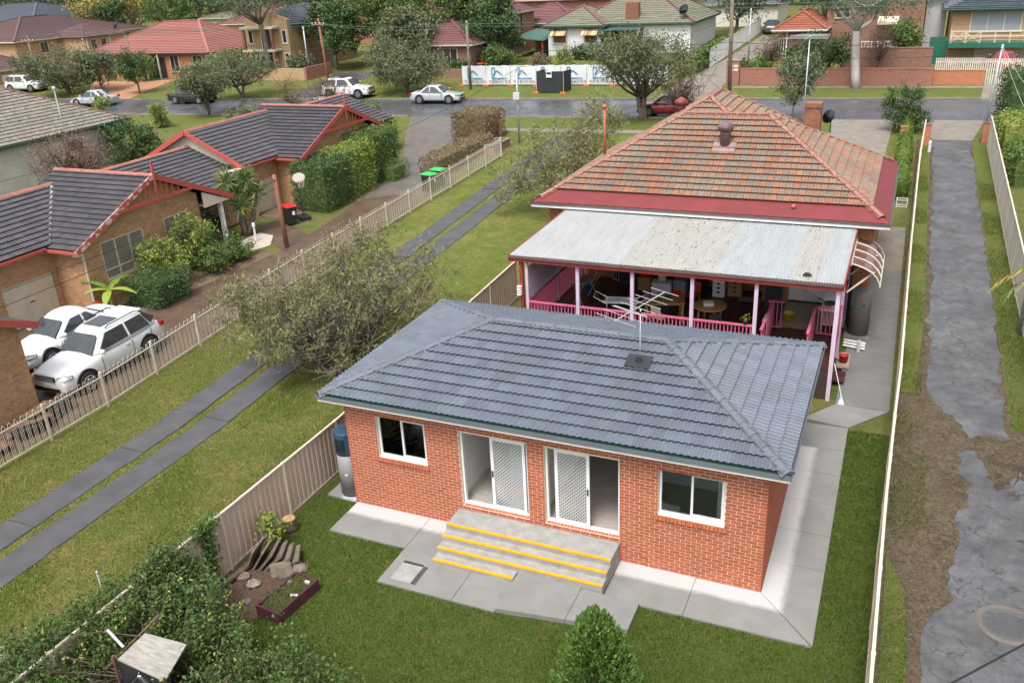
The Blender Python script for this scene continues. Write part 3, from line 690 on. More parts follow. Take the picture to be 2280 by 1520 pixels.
MB().add([tuple(c+u*a*.42+v*b*.3+n*e) for e in (0, .02) for a, b in ((-1, -1), (1, -1), (1, 1), (-1, 1))], [(0, 1, 2, 3), (4, 5, 6, 7), (0, 1, 5, 4), (1, 2, 6, 5), (2, 3, 7, 6), (3, 0, 4, 7)]).build('vent_flashing', 'flashing', oh)
mat('pipe_red', (.40, .11, .07), (.34, .09, .06), rough=.6)
f = MB().tube([(.75, 19.3, 5.0), (.75, 19.3, 7.35)], .06, 10).build('flue_pipe', 'pipe_red', oh, True); MB().lathe([(.1, 0), (.11, .06), (.06, .14)], (.75, 19.3, 7.33), 12).build('flue_cap', 'pipe_red', f, True)
v1 = MB().tube([(9.05, 15.0, 4.45), (9.05, 15.0, 4.75)], .045, 10).build('vent_pipe', 'pipe_red', oh, True); MB().lathe([(.08, 0), (.1, .03), (.02, .12)], (9.05, 15, 4.75), 10).build('pipe_cap', 'pipe_red', v1, True)
def dish(loc, rz, lbl, s=1., m='dark_metal'):
    t = thing('satellite_dish', lbl, 'satellite dish')
    pr = [(.0, .0), (.15, .012), (.3, .05), (.42, .1)]; mb = MB(); M = Matrix.Translation((0, -.12, .25)) @ Matrix.Rotation(rad(65), 4, 'X')
    mb.lathe([(max(r, .005)*s, z*s) for r, z in pr], (0, 0, 0), 20, M); mb.build('reflector', m, t, True)
    MB().tube([(0, -.12, .05), (0, -.45*s, .42)], .012, 6).build('feed_arm', 'dark_metal', t); MB().lathe([(.04, 0), (.04, .1)], (0, -.47*s, .4), 8).build('receiver', 'dark_metal', t)
    MB().tube([(0, 0, -.45), (0, 0, .1), (0, -.1, .22)], .022, 8).build('mast', 'dark_metal', t)
    return place(t, loc, rz)
dish((9.2, 26.2, 5.75), rad(-35), 'black satellite dish beside the chimney of the old house', .75)
mat('alu_dull', (.50, .54, .56), (.40, .44, .46), rough=.4, metal=.3, scale=3)
def yagi(lbl, base, hm, L, els, az, tilt=0., m='alu_dull', fold=True):
    t = thing('tv_antenna', lbl, 'antenna')
    MB().tube([(0, 0, 0), (0, 0, hm)], .016, 8).build('mast', m, t, True)
    MB().bar((-L*.5, 0, hm-.03), (L*.5, 0, hm-.03+tilt), .018).build('boom', m, t)
    for i in range(els):
        x = -L*.48+L*.96*i/(els-1); w = (.62-.22*i/els)*1.; z = hm-.02+tilt*(x/L+.5)
        MB().bar((x, -w, z), (x, w, z), .011).build('element', m, t)
    if fold: MB().bar((-L*.2, -.5, hm+.06), (-L*.2, .5, hm+.06), .017).build('folded_dipole', m, t)
    MB().box(-.03, .03, -.03, .03, hm-.09, hm-.04).build('clamp', 'dark_metal', t)
    return place(t, base, az)
yagi('tall pole TV antenna rising behind the terracotta roof of the old house', (8.15, 24.6, 5.2), 4.4, 1.7, 7, rad(85)).scale = (1.25, 1.5, 1)
yagi('thin TV antenna on mast on the grey granny flat roof', (7.17, 2.15, 3.98), 1.62, 1.75, 8, rad(64), .22)
sf_ = Matrix.Translation((7.17, 2.05, 4.29)) @ Matrix.Rotation(math.atan(.324), 4, 'X')
fl_ = MB(); fl_.box(-.3, .3, -.22, .22, -.02, .035, sf_); fl_.lathe([(.1, .03), (.05, .12), (.03, .16)], (0, .02, 0), 12, sf_); fl_.build('antenna_flashing', 'dark_metal', roof)

# ---------------------------------------------------------------- veranda
ve = thing('veranda', 'open timber veranda with white corrugated roof and pink balustrade', 'veranda', (6, 12, .45))
DZ = 1.48
fr_, bk_ = 9.12, 15.0; zf_, zb_ = 4.16, 4.24; SX0, SX1 = .70, 11.2; ns = 14; sw = (SX1-SX0)/ns
seq = ['sheet_white']*5+['sheet_cream']*4+['sheet_blue']*3+['sheet_cream', 'sheet_blue']
for i in range(ns):
    mb = MB(); k = 40; x_ = SX0+i*sw
    for j in range(k+1):
        x = x_+(sw+.02)*j/k; h = .02*math.sin(2*math.pi*j/4*1.0)+.003*(i % 2)
        mb.v += [(x, fr_, zf_+h), (x, bk_, zb_+h)]
    mb.f = [(2*j, 2*j+2, 2*j+3, 2*j+1) for j in range(k)]
    mb.build('roof_sheet', seq[i], ve, True)
bm_ = MB(); bm_.box(SX0-.03, SX1+.03, fr_-.0, fr_+.05, zf_-.22, zf_-.03); bm_.build('front_beam', 'red_timber', ve)
MB().box(SX0-.02, SX1+.02, fr_-.06, fr_-.01, zf_-.09, zf_-.022).build('veranda_gutter', 'gutter_dark', ve)
for xx in (SX0-.05, SX1+.02):
    MB().add([(xx, fr_, zf_-.2), (xx+.035, fr_, zf_-.2), (xx+.035, bk_, zb_-.2), (xx, bk_, zb_-.2), (xx, fr_, zf_+.02), (xx+.035, fr_, zf_+.02), (xx+.035, bk_, zb_+.02), (xx, bk_, zb_+.02)], [(0, 3, 2, 1), (4, 5, 6, 7), (0, 1, 5, 4), (1, 2, 6, 5), (2, 3, 7, 6), (3, 0, 4, 7)]).build('barge_board', 'red_timber', ve)
for y in np.linspace(fr_+.6, bk_-.4, 6): MB().box(SX0, SX1, y-.04, y+.04, zf_-.17, zf_-.06).build('rafter', 'red_timber', ve)
for x in (3.05, 4.9, 6.83, 8.78): MB().box(x-.055, x+.055, 9.24, 9.35, .3, zf_-.2).build('post', 'lilac_timber', ve)
MB().box(1.0, 1.12, 9.22, 9.34, .3, zf_-.2).build('post', 'red_timber', ve); MB().box(1.2, 1.29, 9.25, 9.34, DZ-.3, zf_-.2).build('post', 'lilac_timber', ve)
MB().box(11.05, 11.17, 9.22, 9.34, .3, zf_-.2).build('post', 'lilac_timber', ve)
for y in (12.1, 14.7): MB().box(1.2, 1.29, y, y+.09, DZ-.2, zf_-.15).build('post', 'lilac_timber', ve); MB().box(11.06, 11.16, y, y+.1, .5, zf_-.15).build('post', 'lilac_timber', ve)
dk = MB().box(1.15, 11.1, 9.27, 15.1, DZ-.16, DZ-.022).build('deck', 'deck_board', ve)
bd = bpy.data.meshes.new('deck_board'); q = MB().box(0, .132, -5.8, 0, 0, .02); bd.from_pydata(q.v, [], q.f); bd.materials.append(MATS['deck_board'])
for i in range(71): o = link('deck_board', bd, dk); o.location = Vector((1.16+i*.14, 15.08, DZ-.02))-acc(dk)
MB().box(1.15, 11.1, 9.29, 9.31, .35, DZ-.17).build('deck_skirt', 'pipe_brown', ve)
# balustrades
def balus(x0, x1, y, z0, z1, par, alongy=False, gap=.115, m='pink_timber'):
    r = MB()
    def B(a, b, c, d, e, f): (r.box(c, d, a, b, e, f) if alongy else r.box(a, b, c, d, e, f))
    B(x0, x1, y-.045, y+.045, z1-.05, z1); B(x0, x1, y-.03, y+.03, z0+.08, z0+.13); ra = r.build('balustrade', m, par)
    n = int((x1-x0)/gap); q = bpy.data.meshes.new('baluster'); t = MB().box(-.017, .017, -.017, .017, 0, z1-z0-.18); q.from_pydata(t.v, [], t.f); q.materials.append(MATS[m])
    for i in range(n):
        s = x0+(i+.5)*(x1-x0)/n; o = link('baluster', q, ra); o.location = Vector((y, s, z0+.13) if alongy else (s, y, z0+.13))-acc(ra)
for a, b in ((1.3, 3.0), (3.1, 4.85), (4.95, 6.78), (6.88, 8.73)): balus(a, b, 9.3, DZ, 2.52, ve)
balus(9.4, 15.0, 1.24, DZ-.05, 2.55, ve, True, .1); balus(9.4, 15.0, 11.1, DZ-.2, 2.4, ve, True, .1)
balus(9.25, 11.6, 9.0, DZ-.1, 2.45, ve, True); balus(9.35, 11.5, 10.35, DZ-.1, 2.45, ve, True); balus(8.85, 9.35, 11.65, DZ, 2.5, ve)
balus(10.4, 11.05, 11.5, DZ, 2.5, ve)
lv = MB().box(1.2, 1.26, 9.4, 15, 3.62, 3.68).box(1.2, 1.26, 9.4, 15, 2.58, 2.63).build('louvre_screen', 'lilac_timber', ve)
ls = bpy.data.meshes.new('slat'); q = MB().box(-.02, .02, 0, 5.6, -.032, .032, Matrix.Rotation(rad(25), 4, 'Y')); ls.from_pydata(q.v, [], q.f); ls.materials.append(MATS['lilac_timber'])
for i in range(12): o = link('slat', ls, lv); o.location = Vector((1.23, 9.4, 2.68+i*.08))-acc(lv)
# right side stair down to the path
sp = thing('timber_steps', 'dark timber steps down from the veranda to the concrete path', 'steps', (11.4, 12.2, .45))
for i in range(2): MB().box(11.14, 11.5-.0*i, 10.2+.4*i, 10.55+.4*i, .55+.0*i, .6).build('tread', 'deck_board', sp)
MB().box(11.15, 11.55, 11.3, 12.4, .52, .58).build('landing', 'mortar_brown', sp)
# kitchen side wall, white cupboards
mat('cupboard_white', (.66, .67, .66), rough=.5, scale=2); mat('vinyl', (.30, .25, .18), (.24, .2, .15), rough=.6, scale=4)
sheet('veranda_mat', 'vinyl', [rect(9.15, 10.5, 11.9, 14.4)], 0, lambda x, y: DZ+.006)
cb = thing('kitchen_cupboard', 'white cupboards along the veranda wall near the yellow bucket', 'cupboard', (9.7, 14.8, DZ))
MB().box(9.15, 10.45, 14.35, 14.95, DZ+.08, DZ+.95).build('carcass', 'cupboard_white', cb)
for i in range(3): MB().box(9.17+i*.43, 9.57+i*.43, 14.33, 14.35, DZ+.12, DZ+.92).build('cupboard_door', 'cupboard_white', cb)
MB().box(9.1, 10.5, 14.3, 14.98, DZ+.95, DZ+.99).build('benchtop', 'mortar_brown', cb)
# side awning
mat('awn_frame', (.62, .60, .52), rough=.5); mat('polycarb', (.15, .07, .055), (.12, .055, .045), rough=.12, spec=.5)
aw = thing('door_awning', 'curved brown polycarbonate awning with cream ribs on the old house side', 'awning', (11.7, 14, 3.5))
pts = [(0, 0), (.35, -.10), (.62, -.24), (.8, -.42), (.92, -.66)]
for i in range(4):
    ya, yb = 12.2+i*.78, 12.96+i*.78; mb = MB()
    for (x, z) in pts: mb.v += [(11.26+x, ya, 3.78+z), (11.26+x, yb, 3.78+z)]
    mb.f = [(2*j, 2*j+1, 2*j+3, 2*j+2) for j in range(4)]; mb.build('awning_sheet', 'polycarb', aw, True)
for i in range(5):
    y = 12.19+i*.78
    for (a, b) in zip(pts, pts[1:]):
        pass
    MB().tube([(11.26+x, y, 3.80+z) for x, z in pts], .022, 6).build('awning_rib', 'awn_frame', aw)
MB().box(11.22, 11.28, 12.15, 15.35, 3.74, 3.82).build('wall_rail', 'awn_frame', aw); MB().box(12.15, 12.19, 12.15, 15.35, 3.09, 3.14).build('edge_rail', 'awn_frame', aw)
for y in (12.4, 14.2): MB().bar((11.2, y, 2.75), (11.95, y, 3.5), .05).build('brace', 'mortar_cream', aw)
# big grey tank beside it
tk = thing('hot_water_tank', 'large dull grey cylindrical hot water tank beside the veranda', 'water tank', (11.62, 14.3, .6))
mat('tank_grey', (.21, .195, .185), (.17, .16, .15), rough=.6, scale=2, stretch=(1, 1, .3))
MB().lathe([(.35, 0), (.35, 1.55), (.34, 1.58), (.30, 1.6), (.05, 1.63)], (11.62, 14.3, .60), 32).build('tank', 'tank_grey', tk, True)
mat('teal', (.03, .35, .28), rough=.4); MB().tube([(11.36, 14.05, 2.3), (11.34, 14.0, 1.75), (11.5, 13.93, 1.68), (11.66, 13.92, 1.7)], .018, 6).build('green_hose', 'teal', tk)
MB().lathe([(.03, 0), (.03, .06)], (0, 0, 0), 10, Matrix.Translation((11.74, 13.98, 1.75)) @ Matrix.Rotation(rad(90), 4, 'X')).build('valve', 'dark_metal', tk)
MB().box(11.2, 12.05, 13.85, 14.75, .5, .6).build('plinth', 'concrete_step', tk)
# ================================================================ fences
mat('fence_cream', (.47, .37, .30), (.41, .33, .27), rough=.55, scale=2, stretch=(3, 3, .6)); mat('fence_cap', (.60, .52, .42), (.50, .43, .36), rough=.5, scale=5)
mat('fence_beige', (.50, .46, .40), (.43, .40, .35), rough=.55, scale=2)
def ribs(L, pitch=.19, dep=.022):
    pts = []; n = max(1, int(L/pitch)); p = L/n
    for i in range(n): x = i*p; pts += [(x, 0), (x+p*.42, 0), (x+p*.52, dep), (x+p*.9, dep)]
    return pts+[(L, 0)]
def colorbond(name, lbl, line, h, m='fence_cream', pw=2.35, cap='fence_cap', group=None, cat='fence'):
    x, y = line[0]; t = thing(name, lbl, cat, (x, y, G(x, y)), group)
    for (xa, ya), (xb, yb) in zip(line, line[1:]):
        L = math.hypot(xb-xa, yb-ya); n = max(1, round(L/pw)); ang = math.atan2(yb-ya, xb-xa)
        for i in range(n):
            px, py = xa+(xb-xa)*i/n, ya+(yb-ya)*i/n; qx, qy = xa+(xb-xa)*(i+1)/n, ya+(yb-ya)*(i+1)/n
            za, zb = G(px, py), G(qx, qy); zm = (za+zb)/2; w = L/n; sh = (zb-za)/w
            S = Matrix(((1, 0, 0, 0), (0, 1, 0, 0), (sh, 0, 1, 0), (0, 0, 0, 1)))
            M = Matrix.Translation((px, py, za)) @ Matrix.Rotation(ang, 4, 'Z') @ S
            pr = ribs(w-.06); mb = MB(); k = len(pr)
            mb.add([(a+.03, b, .04) for a, b in pr]+[(a+.03, b, h-.03) for a, b in pr], [(j, j+1, k+j+1, k+j) for j in range(k-1)], M); mb.build('panel', m, t)
            MB().box(0, w, -.018, .04, h-.045, h, M).build('top_rail', cap, t); MB().box(0, w, -.016, .038, .03, .09, M).build('bottom_rail', m, t)
            MB().box(-.03, .03, -.03, .05, -.05, h+.012, M).build('post', cap, t)
    return t
fl1 = colorbond('steel_fence', 'pinkish cream ribbed steel fence left of the granny flat', [(-1.33, -13), (-1.33, 1.3), (-1.3, 14.2)], 1.62)
colorbond('steel_fence', 'cream steel fence seen edge-on between the lot and the cracked lane', [(12.9, -8), (12.92, 2.2), (12.97, 6), (13.03, 9), (13.07, 20), (13.2, 34), (13.4, 41.3)], 1.62)
colorbond('steel_fence', 'beige steel fence along the right side of the cracked lane', [(16.95, -10), (16.85, 19), (16.85, 42.2)], 1.72, 'fence_beige')
# cream loop-top picket fence of the villas, one thing with every picket
mat('fence_pale', (.60, .55, .45), (.52, .47, .38), rough=.5, scale=4)
pf = thing('picket_fence', 'cream loop top steel picket fence along the villas driveway', 'fence', (-11.4, 15, .6))
def pfx(y): return -11.15-.035*min(y, 12) if y < 12 else -11.57+.009*(y-12)
loop = bpy.data.meshes.new('picket'); q = MB(); H = 1.12
q.tube([(0, -.055, .08), (0, -.055, H+.06), (0, -.04, H+.12), (0, 0, H+.15), (0, .04, H+.12), (0, .055, H+.06), (0, .055, .08)], .0085, 4)
loop.from_pydata(q.v, [], q.f); loop.materials.append(MATS['fence_pale'])
single = bpy.data.meshes.new('picket'); q = MB().tube([(0, 0, .08), (0, 0, H-.02)], .0085, 4); single.from_pydata(q.v, [], q.f); single.materials.append(MATS['fence_pale'])
y = -5.; A = []; B = []
while y < 35.2:
    for mesh, yy, L in ((loop, y, A), (single, y+.11, B)):
        x = pfx(yy); L.append(Matrix.Translation((x, yy, G(x, yy))))
    y += .22
scatter_pieces('picket', loop, A, pf, 150); scatter_pieces('picket', single, B, pf, 150)
ys = np.arange(-5, 35.3, 2.36)
for a, b in zip(ys, ys[1:]):
    for z in (.14, H-.02): MB().bar((pfx(a), a, G(0, a)+z), (pfx(b), b, G(0, b)+z), .035, .035).build('rail', 'fence_pale', pf)
for a in ys: x = pfx(a); MB().box(x-.035, x+.035, a-.035, a+.035, G(x, a)-.05, G(x, a)+H+.17).build('post', 'fence_pale', pf)
# ================================================================ row of brick villas on the left
mat('brick_tan', (.44, .25, .125), (.34, .18, .085), rough=.85, scale=6, pr=.2)
mat('mortar_tan', (.56, .45, .32), rough=.95)
mat('tile_dark', (.05, .05, .06), (.068, .06, .066), rough=.55, scale=1.5, stretch=(.6, 1.5, 1), pr=.25, spec=.4)
mat('cap_red', (.36, .13, .10), (.28, .10, .08), rough=.7, scale=6, pr=.15)
mat('barge_red', (.42, .085, .07), (.36, .07, .06), rough=.6, scale=6)
mat('barge_worn', (.42, .085, .07), (.36, .07, .06), rough=.7, scale=6, spots=((.50, .40, .38), 4., .50))
mat('cream', (.60, .54, .43), (.53, .47, .37), rough=.55, scale=3); mat('lead', (.55, .56, .57), (.40, .41, .42), rough=.6, scale=6)
mat('blind_pale', (.66, .64, .60), rough=.7)
def gable_x(x0, x1, yc, hw, ze, zr): return [[(x0, yc-hw, ze), (x1, yc-hw, ze), (x1, yc, zr), (x0, yc, zr)], [(x1, yc+hw, ze), (x0, yc+hw, ze), (x0, yc, zr), (x1, yc, zr)]]
def gable_y(y0, y1, xc, hw, ze, zr): return [[(xc+hw, y0, ze), (xc+hw, y1, ze), (xc, y1, zr), (xc, y0, zr)], [(xc-hw, y1, ze), (xc-hw, y0, ze), (xc, y0, zr), (xc, y1, zr)]]
tv = tile_mesh(.30, .33, 'tile_dark', amp=.026, lift=.06); cv = cap_mesh('cap_red', .42, .16)
def garage_door(par, x, y0, y1, z0, z1, m='cream', rows=20):
    d = MB().box(x-.10, x-.06, y0, y1, z0, z1).build('garage_door', m, par); n = rows; h = (z1-z0)/n
    for i in range(n): MB().box(x-.055, x-.03-.012, y0, y1, z0+i*h+.008, z0+(i+1)*h-.008).build('slat', m, d)
    MB().box(x-.04, x-.01, (y0+y1)/2-.1, (y0+y1)/2+.1, z0+.9, z0+.94).build('handle', 'dark_metal', d)
def mesh_window(par, x, y0, y1, z0, z1, n=3, m='cream', mesh=True):
    """window in a wall facing +x"""
    f = MB(); e = .045
    f.box(x-.06, x+.012, y0, y1, z0, z0+e).box(x-.06, x+.012, y0, y1, z1-e, z1).box(x-.059, x+.011, y0, y0+e, z0+e, z1-e).box(x-.059, x+.011, y1-e, y1, z0+e, z1-e)
    f.box(x-.055, x+.01, y0+e, y1-e, z0+(z1-z0)*.24, z0+(z1-z0)*.24+.035)
    w = f.build('window', m, par)
    for i in range(1, n): yy = y0+(y1-y0)*i/n; MB().box(x-.05, x+.009, yy-.02, yy+.02, z0+e, z1-e).build('mullion', m, w)
    MB().box(x-.05, x-.045, y0+e, y1-e, z0+e, z1-e).build('pane', 'glass', w); MB().box(x-.12, x-.10, y0+(y1-y0)*.12, y1-(y1-y0)*.12, z0, z1).build('blind', 'blind_pale', w)
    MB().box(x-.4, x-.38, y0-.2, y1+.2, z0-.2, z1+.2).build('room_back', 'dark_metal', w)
    if mesh:
        mb = MB(); meshpanel(mb, y0+e, y1-e, z0+e, z1-e, 0, .085, .01); mb.v = [(x+p[1], p[0], p[2]) for p in mb.v]; mb.build('security_mesh', m, w)
    return w
def villa(lbl, dy, dz, limit, worn, name='villa', gx=-18.0, full=True, gar=True, hw=4.75, yc=12.5):
    t = thing(name, lbl, 'house', (gx-4, yc+dy, G(0, yc+dy)))
    X = gx-.35; ze, zr = 3.1+dz, 5.18+dz; y0, y1 = yc-hw+dy, yc+hw+dy; gz0 = G(0, y0)-.1
    planes = gable_x(gx-6, gx, yc+dy, hw, ze, zr); lines = [((gx-6, yc+dy, zr), (gx, yc+dy, zr))]
    if full:
        planes += gable_y((7.0 if dy < 1 else 4.9)+dy-(3 if dy < 1 else 0), yc+dy, gx-5.3, 3.6, 3.2+dz, (4.75 if dy < 1 else 4.95)+dz); planes += gable_y(yc+dy, yc+8.2+dy, gx-5.6, 3.9, 3.1+dz, 4.62+dz)
        lines += [((gx-5.3, (7.0 if dy < 1 else 4.9)+dy-(3 if dy < 1 else 0), (4.75 if dy < 1 else 4.95)+dz), (gx-5.3, 11.9+dy, (4.75 if dy < 1 else 4.95)+dz)), ((gx-5.6, yc+8.2+dy, 4.62+dz), (gx-5.6, yc+dy, 4.62+dz))]
    r = tiled_roof(t, planes, tv, .30, .33, limit)
    for a, b in lines: caps(r, a, b, cv, .42, .05)
    if full: MB().bar((gx-1.85, y0+.25, ze+.16), (gx-5.2, y0+3.75, zr-.42), .12, .03).build('valley', 'lead', r)
    # barge boards, finial and battens
    for s in (-1, 1):
        MB().bar((gx+.02, yc+dy+s*(hw+.1), ze-.09), (gx+.02, yc+dy, zr-.05), .24, .045, up=(1, 0, 0)).build('barge_board', worn if s < 0 else 'barge_red', t)
    MB().box(gx+.01, gx+.09, yc+dy-.045, yc+dy+.045, zr-.75, zr+.62).build('finial', 'barge_red', t)
    MB().box(gx+.0, gx+.05, yc+dy-2.35, yc+dy+2.35, zr-1.16, zr-1.02).build('gable_tie', 'barge_red', t)
    for i in range(13):
        s = (i-6)*.33; top = zr-.2-abs(s)*(zr-ze)/hw
        if top > zr-1.0: MB().box(gx+.005, gx+.035, yc+dy+s-.02, yc+dy+s+.02, zr-1.04, top).build('gable_batten', 'barge_red', t)
    wl = hw*2-.8-(1.6 if full else 0); ya = y0+.4
    if not full: brick_wall(t, (X, y1-.4), math.pi, 4, gz0, ze-.02, [], 'brick_tan', 'mortar_tan', 0)
    tp = [(0, ze-.05), (wl, ze-.05), (wl, ze+.55), (hw-.4, zr-.1)] if full else [(0, ze-.05), (wl, ze-.05), (hw-.4, zr-.1)]
    wins = [(ya+1.05, ya+3.45, 1.35, 3.0), (ya+4.75, ya+6.25, 1.6, 3.05)] if full else []
    brick_wall(t, (X, ya), math.pi/2, wl, gz0, ze-.05, [(a-ya, b-ya, c+dz, d+dz) for a, b, c, d in wins], 'brick_tan', 'mortar_tan', limit, top=tp)
    for a, b, c, d in wins: mesh_window(t, X-.02, a, b, c+dz, d+dz, 3 if b-a > 2 else 2)
    brick_wall(t, (X-1.65, ya), 0, 1.65, gz0, ze-.02, [], 'brick_tan', 'mortar_tan', 0)
    if gar:
        gy = ya-2.75; brick_wall(t, (X-1.65, ya-4.6), math.pi/2, 4.6, gz0, ze, [(1.95, 4.35, gz0, 2.08+dz)], 'brick_tan', 'mortar_tan', 100)
        garage_door(t, X-1.65, ya-2.65, ya-.25, gz0+.05, 2.08+dz)
    if full:
        MB().add([(gx-.1, y1-1.95, ze-.15), (gx-.1, y1-.2, ze-.15), (gx-.1, y1-1.95, ze+.6), (gx-.02, y1-1.95, ze-.15), (gx-.02, y1-.2, ze-.15), (gx-.02, y1-1.95, ze+.6)], [(2, 1, 0), (3, 4, 5), (0, 1, 4, 3), (1, 2, 5, 4), (2, 0, 3, 5)]).build('porch_gable_panel', 'cream', t)
        MB().box(X-2, X-1.9, y1-2, y1, gz0, ze).build('porch_wall', 'brick_tan', t); MB().box(X-1.9, gx-.05, y1-1.9, y1-.3, ze-.1, ze-.05).build('porch_ceiling', 'cream', t)
        mesh_window(t, X-1.9, y1-1.7, y1-.5, 1.2+dz, 2.9+dz, 2)
        co_ = MB().box(X-.02, X+.16, y1-.72, y1-.54, gz0+.7, ze-.1).build('porch_column', 'white_paint', t); MB().box(X-.08, X+.22, y1-.78, y1-.48, gz0+.62, gz0+.72).build('column_base', 'white_paint', co_); MB().box(X-.15, X+.28, y1-.85, y1-.41, gz0, gz0+.62).build('pier', 'brick_tan', co_)
    # eaves
    MB().box(gx-6, gx-.02, y0-.1, y0-.0, ze-.13, ze-.02).build('gutter', 'barge_red', t); MB().box(gx-6, gx-.05, y0, ya, ze-.11, ze-.09).build('soffit', 'cream', t)
    if full: MB().box(gx-1.72, gx-1.62, (4.9 if dy > 1 else 4.0)+dy, y0-.1, ze-.04, ze+.07).build('gutter', 'barge_red', t); MB().box(gx-2.1, gx-1.72, 4.2+dy, y0, ze-.01, ze+.02).build('soffit', 'cream', t)
    MB().box(X+.01, X+.08, ya+.02, ya+.1, gz0, ze-.25).box(X+.0, X+.3, y0-.0, y0+.3, ze-.24, ze-.15).build('downpipe', 'cream', t)
    if full and dy > 1:       # gable end of the garage wing facing the next villa
        ye = 4.9+dy; xc = gx-5.3; a, b = 3.2+dz, 4.95+dz
        MB().add([(xc-3.3, ye+.35, a), (xc+3.3, ye+.35, a), (xc, ye+.35, b-.1), (xc-3.3, ye+.42, a), (xc+3.3, ye+.42, a), (xc, ye+.42, b-.1)], [(0, 1, 2), (3, 5, 4), (0, 3, 4, 1), (1, 4, 5, 2), (2, 5, 3, 0)]).build('gable_panel', 'cream', t)
        for s in (-1, 1): MB().bar((xc+s*3.7, ye-.02, a-.1), (xc, ye-.02, b-.05), .24, .045, up=(0, 1, 0)).build('barge_board', 'barge_red', t)
        brick_wall(t, (xc+.4, ye+.4), 0, 3.25, gz0-.4, a+.0, [], 'brick_tan', 'mortar_tan', 0)
    return t
villa('tan brick villa with dark tiled gable roof beside the two white cars', 0, 0, 240, 'barge_worn')
vb = villa('tan brick villa with dark tiled gable roof behind the tall hedges', 15.4, .55, 160, 'barge_red')
mesh_window(vb, -18.35, 25.0, 26.9, 2.5, 3.7, 3, mesh=False); mesh_window(vb, -18.35, 29.4, 30.4, 2.6, 3.75, 2, mesh=False)
villa('tan brick villa corner with red barge end at the left edge', -15.55, -.15, 120, 'barge_red', gx=-13.2, full=False, gar=False)
# pale fibro house with grey tiles
mat('fibro', (.62, .60, .55), (.55, .53, .48), rough=.7, scale=1.5); mat('tile_mossy_grey', (.20, .18, .16), (.15, .13, .105), rough=.85, scale=3, bump=.3, pr=.1, spots=((.30, .29, .22), 5, .58))
mat('gutter_green', (.06, .14, .11), rough=.5); mat('cap_brown', (.17, .085, .075), rough=.8, pr=.2)
wh_ = thing('fibro_house', 'pale fibro house with lichen grey tile roof at the left edge', 'house', (-44.5, 24, 1))
pl, hl = hip_planes(-50, -39, 6, 31.5, 4.0, 6.85)
r = course_roof(wh_, pl, 'tile_mossy_grey', .36, .05); cb_ = cap_mesh('cap_brown', .42, .16)
for a, b in hl: caps(r, a, b, cb_, .45, .06)
MB().box(-49.5, -39.5, 6.5, 31, .6, 3.95).build('wall', 'fibro', wh_)
for y in np.arange(8, 31, 2.4): MB().box(-39.49, -39.465, y, y+.04, 1, 3.9).build('wall_strip', 'fibro', wh_)
for z in (1.9, 3.0): MB().box(-39.488, -39.468, 6.5, 31, z, z+.03).build('wall_strip', 'fibro', wh_)
gutter_rect(wh_, -50.1, -38.9, 5.9, 31.6, 4.0, 'gutter_green', 'gutter_green', sides='rbl')
for y in (26.0, 29.6):
    w = MB().box(-39.48, -39.42, y, y+1.5, 2.55, 3.45).build('window', 'white_paint', wh_)
    for k in (0, 1): MB().box(-39.43, -39.405, y+.1+.68*k, y+.72+.68*k, 2.65, 3.35).build('pane', 'dark_metal', w)
v_ = MB().tube([(-40.6, 27.1, 4.6), (-40.6, 27.1, 6.6)], .05, 8).build('vent_pipe', 'lead', wh_); MB().lathe([(.1, 0), (.12, .08), (.03, .2)], (-40.6, 27.1, 6.6), 10).build('pipe_cap', 'lead', v_)
# ================================================================ houses across the street
def brickmat(name, c1, c2, mo, sc=1.):
    m, nt, b = newmat(name); s = _n(nt, 'ShaderNodeSeparateXYZ'); nt.links.new(_coord(nt, None, True), s.inputs[0]); c = _n(nt, 'ShaderNodeCombineXYZ')
    nt.links.new(_math(nt, 'ADD', s.outputs[0], s.outputs[1]), c.inputs[0]); nt.links.new(s.outputs[2], c.inputs[1])
    t = _n(nt, 'ShaderNodeTexBrick'); nt.links.new(c.outputs[0], t.inputs['Vector']); t.inputs['Color1'].default_value = (*c1, 1); t.inputs['Color2'].default_value = (*c2, 1); t.inputs['Mortar'].default_value = (*mo, 1)
    t.inputs['Scale'].default_value = 1; t.inputs['Brick Width'].default_value = .24*sc; t.inputs['Row Height'].default_value = .086*sc; t.inputs['Mortar Size'].default_value = .008*sc; t.inputs['Bias'].default_value = -.1
    nt.links.new(t.outputs[0], b.inputs['Base Color']); b.inputs['Roughness'].default_value = .9; bumpn(nt, b, t.outputs['Fac'], -.3, .01); return m
brickmat('bw_tan', (.46, .27, .15), (.33, .19, .10), (.42, .33, .23)); brickmat('bw_red', (.30, .105, .065), (.22, .075, .05), (.30, .24, .2)); brickmat('bw_orange', (.44, .15, .07), (.36, .12, .06), (.34, .22, .15)); brickmat('bw_brown', (.24, .11, .075), (.16, .075, .055), (.22, .17, .14))
brickmat('bw_yellow', (.40, .27, .14), (.32, .21, .10), (.36, .28, .19))
def rooftile(name, c, c2, spots=None): return mat(name, c, c2, rough=.7, scale=2, pr=.12, bump=.4, bscale=9, stretch=(3, 3, 1), spots=spots)
rooftile('rt_brown', (.13, .075, .075), (.095, .055, .058)); rooftile('rt_coral', (.27, .11, .09), (.22, .09, .075)); rooftile('rt_slate', (.085, .10, .125), (.065, .08, .10)); rooftile('rt_moss', (.185, .19, .13), (.13, .125, .095), ((.24, .16, .12), 2.5, .6))
rooftile('rt_red', (.30, .05, .045), (.25, .04, .04)); rooftile('rt_maroon', (.17, .075, .075), (.13, .06, .06)); rooftile('rt_orange', (.26, .09, .05), (.21, .07, .04)); rooftile('rt_pink', (.30, .12, .11), (.24, .1, .09))
